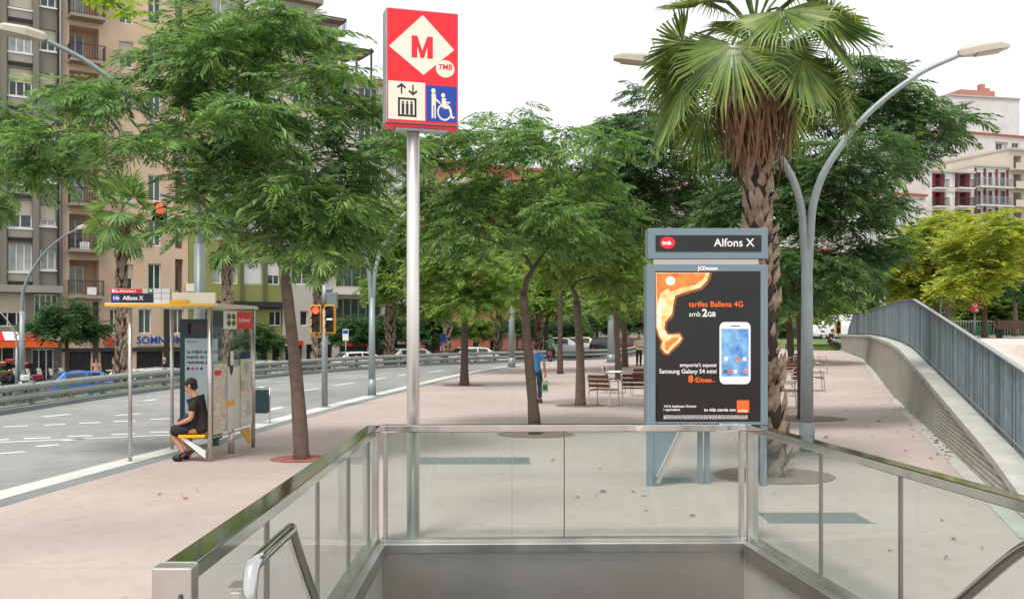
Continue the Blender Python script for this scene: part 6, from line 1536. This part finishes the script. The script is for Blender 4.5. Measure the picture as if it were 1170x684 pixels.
# man seated in the shelter, facing the road (local -Y turned to -X)
SEAT = dict(pelvis=(0, .02, .47), waist=(0, -.01, .62), chest=(0, -.05, .82), nb=(0, -.10, .96), neck=(0, -.135, 1.01), crown=(0, -.20, 1.22), face=(0, -1, -.22),
            shL=(.17, -.07, .90), elL=(.21, -.10, .65), wrL=(.14, -.30, .57), haL=(.09, -.38, .55), shR=(-.17, -.07, .90), elR=(-.2, -.12, .64), wrR=(-.10, -.32, .57), haR=(-.04, -.39, .555),
            hipL=(.09, -.02, .455), knL=(.10, -.45, .47), anL=(.09, -.24, .12), toL=(.10, -.38, .035), hipR=(-.09, -.02, .455), knR=(-.13, -.44, .47), anR=(-.12, -.19, .11), toR=(-.14, -.33, .035))
man = person('young man in dark t-shirt and shorts sitting on the bus shelter bench', (-4.70, 15.12, 0), -90, SEAT, ('shirt_dark', 'shorts_navy', 'black'), 1.0, long_trousers=False)
bag = thing('bag', 'black bag on the lap of the seated man', 'bag', (-4.92, 15.1, .52))
mb = MB(); mb.ball((-4.93, 15.1, .60), .13, .15, .075, 14, 8, .06); mb.build('bag_body', 'black_cloth', bag)
mb = MB(); mb.tube(crom([(-4.99, 15.02, .65), (-4.95, 15.05, .72), (-4.87, 15.1, .66)], .03), .01, 6); mb.build('strap', 'black_cloth', bag)
# man walking away behind the forked trunk
g = G(612.5, 460.5)
wk = person('man in blue shirt and jeans walking behind the forked dark trunk', g, 172, pose(crown=(0, -.04, 1.7), knL=(.1, -.10, .5), anL=(.1, .06, .13), toL=(.1, -.06, .05), anR=(-.1, -.06, .1), toR=(-.11, -.22, .035), knR=(-.1, -.1, .5), elR=(-.24, .06, 1.12), wrR=(-.26, .0, .88), haR=(-.26, -.02, .8), elL=(.27, .02, 1.12), wrL=(.24, -.2, 1.18), haL=(.2, -.28, 1.2)), ('shirt_blue', 'jeans', 'black'), .93, hair='hair_brown')
bgp = g+Vector((.235, .0, .0)); bg = thing('shopping_bag', 'pale green carrier bag in the walking man\'s hand', 'bag', (bgp.x, bgp.y, .3))
mb = MB(); mb.prism([(bgp.x-.09, bgp.y-.05, .30), (bgp.x+.09, bgp.y-.05, .30), (bgp.x+.075, bgp.y-.04, .60), (bgp.x-.075, bgp.y-.04, .60)], (0, .1, 0)); mb.build('bag_body', 'bag_green', bg, .02)
mb = MB(); mb.tube(crom([(bgp.x-.05, bgp.y, .6), (bgp.x, bgp.y, .74), (bgp.x+.05, bgp.y, .6)], .03), .008, 6); mb.build('handle', 'white_paint', bg)
mb = MB(); mb.prism([(bgp.x-.06, bgp.y-.054, .36), (bgp.x+.06, bgp.y-.054, .36), (bgp.x+.055, bgp.y-.05, .5), (bgp.x-.055, bgp.y-.05, .5)], (0, .002, 0)); mb.build('print', 'green_sign', bg)
person('elderly woman in cream jacket and black trousers walking towards the camera', G(730, 418), 0, pose(elL=(.26, .02, 1.14), wrL=(.1, -.22, 1.12), haL=(.03, -.26, 1.13), elR=(-.26, .02, 1.14), wrR=(-.1, -.22, 1.10), haR=(-.03, -.26, 1.1), anL=(.1, .08, .1), toL=(.11, -.06, .035)), ('cream_cloth', 'black_cloth', 'black'), .95, hair='hair_grey', sleeves='long')
SITG = dict(SEAT); 
sz = gz(X_(946, 58), 58)
person('person in dark clothes sitting with legs stretched out at the edge of the lawn', (X_(948, 58), 58, sz), 62, {**SEAT, 'knL': (.1, -.42, .42), 'anL': (.1, -.85, .12), 'toL': (.1, -.98, .14), 'knR': (-.1, -.42, .40), 'anR': (-.1, -.82, .1), 'toR': (-.1, -.95, .12)}, ('black_cloth', 'shorts_navy', 'black'), 1.0)
st_ = thing('lawn_kerb_seat', 'low pale stone ledge at the edge of the lawn', 'ledge', (X_(948, 58), 58, sz))
mb = MB(); mb.box(X_(900, 58), 57.9, sz-.2, X_(963, 58), 58.5, sz+.33); mb.build('ledge', 'lawn', st_)
mb = MB(); mb.box(X_(900, 58)-.05, 57.85, sz+.332, X_(963, 58)+.05, 58.5, sz+.36); mb.build('top', 'lawn', st_)
person('person in pink top standing behind the blue car roof', (X_(110, 54), 54, -1.32), 20, STAND, ('pink_cloth', 'jeans', 'black'), 1.0)
person('person in dark jacket standing by the white car before the peach building', (X_(188, 52), 52, -1.3), 90, STAND, ('black_cloth', 'jeans', 'black'), 1.02, hair='hair_grey', sleeves='long')
person('person in pink standing beyond the barrier left of the forked trunk', (X_(594, 68), 68, -.3), -60, STAND, ('pink_cloth', 'jeans', 'black'), 1.0)

# ------------------------------------------------------------------ vehicles
def wheel(parent, c, axis, r, w, tm='rubber', rm='steel'):
    c = Vector(c); a = Vector(axis)*w/2
    mb = MB(); mb.tube([c-a, c-a*.8, c+a*.8, c+a], [r*.9, r, r, r*.9], 18); wh = mb.build('wheel', tm, parent, world=False)
    mb = MB(); mb.tube([c-a*1.06, c+a*1.06], r*.6, 14); mb.build('rim', rm, wh, world=False)
    return wh
def car(label, loc, yaw, m, van=False, name='parked_car', cat='car', sc=1.0):
    t = thing(name, label, cat, tuple(loc), 'cars and vans'); t.rotation_euler = (0, 0, R(yaw)); t.scale = (sc, sc, sc)
    # x stations: half width, sill z, belt z, roof z, roof half width  (car points to +x)
    st = [(-2.05, .70, .35, .80, .82, .6), (-1.95, .82, .25, .92, 1.0, .66), (-1.45, .86, .22, .95, 1.42, .62), (-.5, .87, .2, .93, 1.47, .64), (.25, .87, .2, .92, 1.42, .63), (.95, .86, .2, .91, .94, .7), (1.7, .83, .22, .80, .82, .68), (2.05, .70, .32, .62, .64, .6)]
    if van: st = [(-2.3, .85, .4, 1.1, 1.9, .78), (-2.25, .9, .28, 1.1, 1.98, .8), (-1.0, .92, .25, 1.1, 2.0, .8), (.6, .92, .25, 1.1, 1.98, .8), (1.15, .92, .25, 1.1, 1.85, .76), (1.75, .9, .25, 1.05, 1.1, .78), (2.2, .85, .28, .9, .93, .74), (2.35, .75, .4, .7, .72, .7)]
    mb = MB(); n = 8
    for x, w, zs, zb, zr_, wr in st:
        for y, z in ((-w*.9, zs), (-w, zs+.2), (-w, zb), (-wr, zr_), (wr, zr_), (w, zb), (w, zs+.2), (w*.9, zs)): mb.v.append((x, y, z))
    for i in range(len(st)-1):
        for j in range(n): j2 = (j+1) % n; mb.face((i*n+j, (i+1)*n+j, (i+1)*n+j2, i*n+j2))
    mb.face(range(n)); mb.face(range(len(st)*n-1, len(st)*n-n-1, -1)); mb.build('body', m, t, .05, world=False)
    def win(i, k0, k1, s, e=.012):
        a, b = st[i], st[i+1]; mb = MB()
        def pt(k, v): w = lerp(a[1], b[1], k); zb = lerp(a[3], b[3], k); zr_ = lerp(a[4], b[4], k); wr = lerp(a[5], b[5], k); return Vector((lerp(a[0], b[0], k), s*(lerp(w, wr, v)+e), lerp(zb, zr_, v)))
        q = [pt(k0, .1), pt(k1, .1), pt(k1, .85), pt(k0, .85)]; mb.poly(q if s < 0 else q[::-1]); mb.build('side_window', 'car_glass', t, world=False)
    for s in (-1, 1):
        if van: win(3, .1, .95, s); win(4, .05, .7, s)
        else: win(2, .05, .95, s); win(3, .05, .95, s)
    for i, nm in (((4, 'windscreen'), (1, 'rear_window')) if not van else ((4, 'windscreen'),)):
        a, b = st[i], st[i+1]; mb = MB(); up_ = .02
        q = [(lerp(a[0], b[0], .08), -lerp(a[5], b[5], .08)*.9, lerp(a[4], b[4], .08)+up_), (lerp(a[0], b[0], .9), -lerp(a[5], b[5], .9)*.92, lerp(a[4], b[4], .9)+up_), (lerp(a[0], b[0], .9), lerp(a[5], b[5], .9)*.92, lerp(a[4], b[4], .9)+up_), (lerp(a[0], b[0], .08), lerp(a[5], b[5], .08)*.9, lerp(a[4], b[4], .08)+up_)]
        mb.poly(q); mb.build(nm, 'car_glass', t, world=False)
    xw = (1.3, -1.3) if not van else (1.5, -1.45)
    for x in xw:
        for s in (-1, 1): wheel(t, (x, s*.8, .31), (0, 1, 0), .31, .2)
    e0, e1 = st[-1], st[0]
    for s in (-1, 1):
        mb = MB(); mb.box(e0[0]-.06, s*.5-.15, e0[3]-.17, e0[0]+.015, s*.5+.15, e0[3]-.02); mb.build('headlight', 'white_paint', t, .02, world=False)
        mb = MB(); mb.box(e1[0]-.015, s*.58-.1, e1[3]-.22, e1[0]+.05, s*.58+.1, e1[3]-.03); mb.build('tail_light', 'red_sign', t, .02, world=False)
    return t
def onlat(px, Y): x = X_(px, Y); return (x, Y, zlat(x, Y))
car('blue car whose roof shows over the crash barrier before the peach building', onlat(107, 47), 38, 'car_blue')
car('cream car behind the barrier between two shelter posts', onlat(160, 49), 38, 'car_cream')
car('white car behind the barrier left of the shelter advert', onlat(196, 50), 38, 'car_white')
car('white car behind the barrier right of the litter bin', onlat(311, 54), 38, 'car_white')
car('white car roof above the barrier at the foot of the lamp by the metro pole', onlat(418, 62), 30, 'car_white')
car('white car behind the barrier near the small slim kerb tree', onlat(549, 66), 25, 'car_white')
car('white car behind the barrier just right of the metro pole', onlat(478, 64), 28, 'car_white')
car('white car waiting beside the motorcycle rider', (X_(643, 74), 74, -.12), 10, 'car_white')
car('dark red car between the woman in cream and the lamp column', (X_(722, 76), 76, -.12), 8, 'car_red')
car('dark car just left of the thick lamp column', (X_(689, 73), 73, -.12), 80, 'car_dark')
car('pale green and white car before the far hedge', (X_(668, 79), 79, -.12), 8, 'car_cream')
car('white van parked beyond the lawn by the railing end', (X_(951, 80), 80, gz(25, 72)), 200, 'car_white', True, 'parked_van', 'van')
car('dark car parked before the brick red building beyond the lawn', (X_(890, 82), 82, gz(22, 72)), 190, 'car_dark')
def scooter(label, loc, yaw, m, name='scooter', cat='motor scooter', grp='scooters parked by the awning', box=True):
    t = thing(name, label, cat, tuple(loc), grp); t.rotation_euler = (0, 0, R(yaw))
    for x in (-.62, .62): wheel(t, (x, 0, .24), (0, 1, 0), .24, .11)
    mb = MB(); mb.tube(crom([(-.85, 0, .62), (-.5, 0, .66), (-.15, 0, .5), (.1, 0, .3), (.35, 0, .34)], .1), [.05]+[.15]*40 if False else .13, 10); mb.build('body', m, t, world=False)
    mb = MB(); mb.prism([(.34, -.2, .3), (.5, -.17, .95), (.5, .17, .95), (.34, .2, .3)], (.06, 0, .02)); mb.build('leg_shield', m, t, .03, world=False)
    mb = MB(); mb.tube([(.62, 0, .24), (.46, 0, 1.0)], .035, 8); mb.tube([(.42, -.33, 1.05), (.47, 0, 1.02), (.42, .33, 1.05)], .02, 8); hb = mb.build('handlebar', 'dark_metal', t, world=False)
    for s in (-1, 1): mb = MB(); mb.tube([(.43, s*.24, 1.05), (.47, s*.34, 1.25)], .01, 6); mb.ball((.47, s*.36, 1.28), .03, .07, .05, 8, 6); mb.build('mirror', 'black', hb, world=False)
    mb = MB(); mb.ball((.58, 0, .92), .07, .1, .08, 10, 8); mb.build('headlight', 'white_paint', t, world=False)
    mb = MB(); mb.tube(crom([(-.75, 0, .80), (-.4, 0, .80), (-.05, 0, .74)], .1), .11, 8, sx=1.3, sy=.6); mb.build('seat', 'black', t, world=False)
    if box: mb = MB(); mb.box(-1.05, -.2, .82, -.68, .2, 1.12); mb.build('top_box', m, t, .05, world=False)
    mb = MB(); mb.prism([(.50, -.2, 1.0), (.5, .2, 1.0), (.40, .17, 1.4), (.40, -.17, 1.4)], (.01, 0, 0)); mb.build('windshield', 'poster_grey', t, world=False)
    return t
for px, Y, yw, m, lb_ in ((8, 51, 60, 'car_white', 'pale scooter at the far left edge'), (22, 50.5, 55, 'car_dark', 'black scooter between the two lamp posts at the left'), (36, 51, 62, 'car_dark', 'black scooter just right of the two lamp posts'), (48, 50.6, 50, 'car_white', 'white scooter before the shop door'), (61, 51.2, 58, 'car_red', 'red scooter at the right end of the row')):
    scooter(lb_, onlat(px, Y), yw, m)
rp_ = Vector((X_(629, 60.5), 60.5, -.1))
scooter('motorcycle seen from behind on the far road with a rider', rp_, 82, 'car_red', 'motorcycle', 'motorcycle', 'road traffic', False)
person('motorcycle rider in green jacket and helmet seen from behind', (rp_.x-.02, rp_.y-.18, rp_.z), 172, {**SEAT, 'pelvis': (0, 0, .88), 'waist': (0, -.02, 1.03), 'chest': (0, -.06, 1.25), 'nb': (0, -.1, 1.38), 'neck': (0, -.12, 1.44), 'crown': (0, -.16, 1.66), 'face': (0, -1, -.1), 'shL': (.19, -.06, 1.33), 'shR': (-.19, -.06, 1.33), 'elL': (.32, -.25, 1.12), 'elR': (-.32, -.25, 1.12), 'wrL': (.31, -.5, 1.08), 'wrR': (-.31, -.5, 1.08), 'haL': (.3, -.58, 1.07), 'haR': (-.3, -.58, 1.07), 'hipL': (.1, -.02, .85), 'hipR': (-.1, -.02, .85), 'knL': (.22, -.4, .72), 'knR': (-.22, -.4, .72), 'anL': (.2, -.2, .3), 'anR': (-.2, -.2, .3), 'toL': (.2, -.34, .26), 'toR': (-.2, -.34, .26)}, ('green_cloth', 'black_cloth', 'black'), 1.0, helmet='green_cloth', sleeves='long')
# fruit crates at the shop front
for k, (px, py, m) in enumerate(((4, 414, 'flame_orange'), (12, 411, 'red_sign'), (20, 413, 'green_sign'), (6, 424, 'leaf_light'), (15, 423, 'flame_yellow'), (27, 415, 'flame_orange'))):
    Y = 55.5; c = W(px, py, Y); cols_ = {'flame_orange': 'orange', 'red_sign': 'red', 'green_sign': 'dark green', 'leaf_light': 'light green', 'flame_yellow': 'yellow'}
    t = thing('fruit_crate', ('upper right ' if k == 5 else '')+'crate of %s fruit under the red awning' % cols_[m] + (' nearest the shop door' if k == 5 else '' if k else ' at the left edge'), 'crate', (c.x, Y, c.z), 'fruit crates at the shop')
    mb = MB(); mb.box(c.x-.22, Y-.2, c.z-.16, c.x+.22, Y-.18, c.z); mb.box(c.x-.22, Y+.18, c.z-.16, c.x+.22, Y+.2, c.z); mb.box(c.x-.22, Y-.178, c.z-.16, c.x-.2, Y+.178, c.z); mb.box(c.x+.2, Y-.178, c.z-.16, c.x+.22, Y+.178, c.z); mb.box(c.x-.2, Y-.178, c.z-.16, c.x+.2, Y+.178, c.z-.14); mb.build('crate', 'wood_brown', t)
    mb = MB()
    for i in range(5):
        for j in range(4): mb.ball((c.x-.16+.08*i, Y-.13+.085*j, c.z+.0+rnd.uniform(-.01, .02)), .045, nu=7, nv=5)
    mb.build('fruit', m, t)
stl = thing('market_stand', 'dark stepped display stand holding the fruit crates', 'stand', (X_(14, 55.7), 55.7, -1.4))
mb = MB(); x0, x1 = X_(-4, 55.7), X_(34, 55.7); za, zb_ = Z_(424, 55.5)-.17, Z_(411, 55.5)-.2
mb.box(x0, 55.2, -1.45, x1, 55.9, za-.06); mb.build('lower_step', 'wall_dark', stl); mb = MB(); mb.box(x0, 55.25, za-.058, x1, 55.9, zb_-.1) if False else mb.box(x0, 55.72, za-.058, x1, 56.1, zb_); mb.build('upper_step', 'wall_dark', stl)
# two small street signs
for px, py, Y, m, lb_ in ((506.5, 386, 60, 'blue_sign', 'small blue square road sign before the orange building'), (395, 381, 52, 'white_paint', 'small white and blue bus stop plate on a thin post')):
    t = thing('road_sign', lb_, 'sign', (X_(px, Y), Y, -.5)); x = X_(px, Y)
    mb = MB(); mb.tube([(x, Y, -.7), (x, Y, Z_(py-6, Y))], .03, 8); mb.build('post', 'galvanised', t)
    mb = MB(); w = 3.4*Y/F; mb.box(x-w, Y-.06, Z_(py+(5 if m == 'blue_sign' else 8), Y), x+w, Y-.04, Z_(py-5, Y)); mb.build('plate', m, t, .01)
    if m != 'blue_sign': mb = MB(); mb.box(x-w*.85, Y-.068, Z_(py, Y), x+w*.85, Y-.062, Z_(py-4, Y)); mb.build('symbol', 'blue_sign', t)

# ------------------------------------------------------------------ sky, sun, camera
SUN_EL, SUN_AZ = R(62), R(205)          # azimuth measured clockwise from +Y
w = bpy.data.worlds.new('World'); scene.world = w; w.use_nodes = True; nt = w.node_tree
sky = nt.nodes.new('ShaderNodeTexSky'); sky.sky_type = 'NISHITA'; sky.sun_disc = False; sky.sun_elevation = SUN_EL; sky.sun_rotation = SUN_AZ; sky.dust_density = 4; sky.air_density = 1.0
hs = nt.nodes.new('ShaderNodeHueSaturation'); hs.inputs['Saturation'].default_value = .12
nt.links.new(sky.outputs[0], hs.inputs['Color'])
mx = nt.nodes.new('ShaderNodeMix'); mx.data_type = 'RGBA'; mx.inputs['Factor'].default_value = .72; mx.inputs['B'].default_value = (9.2, 9.3, 9.5, 1)   # an even cloud deck in front of the blue
tcw = nt.nodes.new('ShaderNodeTexCoord'); nz = nt.nodes.new('ShaderNodeTexNoise'); nz.inputs['Scale'].default_value = 1.6; nz.inputs['Detail'].default_value = 5
nt.links.new(tcw.outputs['Generated'], nz.inputs['Vector'])
mr = nt.nodes.new('ShaderNodeMapRange'); mr.inputs['To Min'].default_value = .62; mr.inputs['To Max'].default_value = .88
nt.links.new(nz.outputs['Fac'], mr.inputs['Value']); nt.links.new(mr.outputs[0], mx.inputs['Factor'])
nt.links.new(hs.outputs['Color'], mx.inputs['A']); bgn = nt.nodes['Background']; nt.links.new(mx.outputs['Result'], bgn.inputs['Color']); bgn.inputs['Strength'].default_value = .107
sl = bpy.data.lights.new('sun', 'SUN'); sl.energy = 2.1; sl.angle = R(15); sl.color = (1, .96, .9)
so = bpy.data.objects.new('sun', sl); COL.objects.link(so)
dirv = Vector((math.sin(SUN_AZ)*math.cos(SUN_EL), math.cos(SUN_AZ)*math.cos(SUN_EL), math.sin(SUN_EL))); so.rotation_euler = dirv.to_track_quat('Z', 'Y').to_euler()
cam = bpy.data.cameras.new('camera'); cam.sensor_width = 36; cam.lens = 36*F/1170; cam.shift_y = (HY-342)/1170; cam.clip_end = 2000; cam.clip_start = .05
co = bpy.data.objects.new('camera', cam); COL.objects.link(co); co.location = (0, 0, H); co.rotation_euler = (R(90), 0, 0); scene.camera = co
scene.view_settings.view_transform = 'Standard'; scene.view_settings.look = 'None'; scene.view_settings.gamma = 1; scene.view_settings.exposure = .43
scene.cycles.max_bounces = 8; scene.cycles.transparent_max_bounces = 24; scene.cycles.use_denoising = True
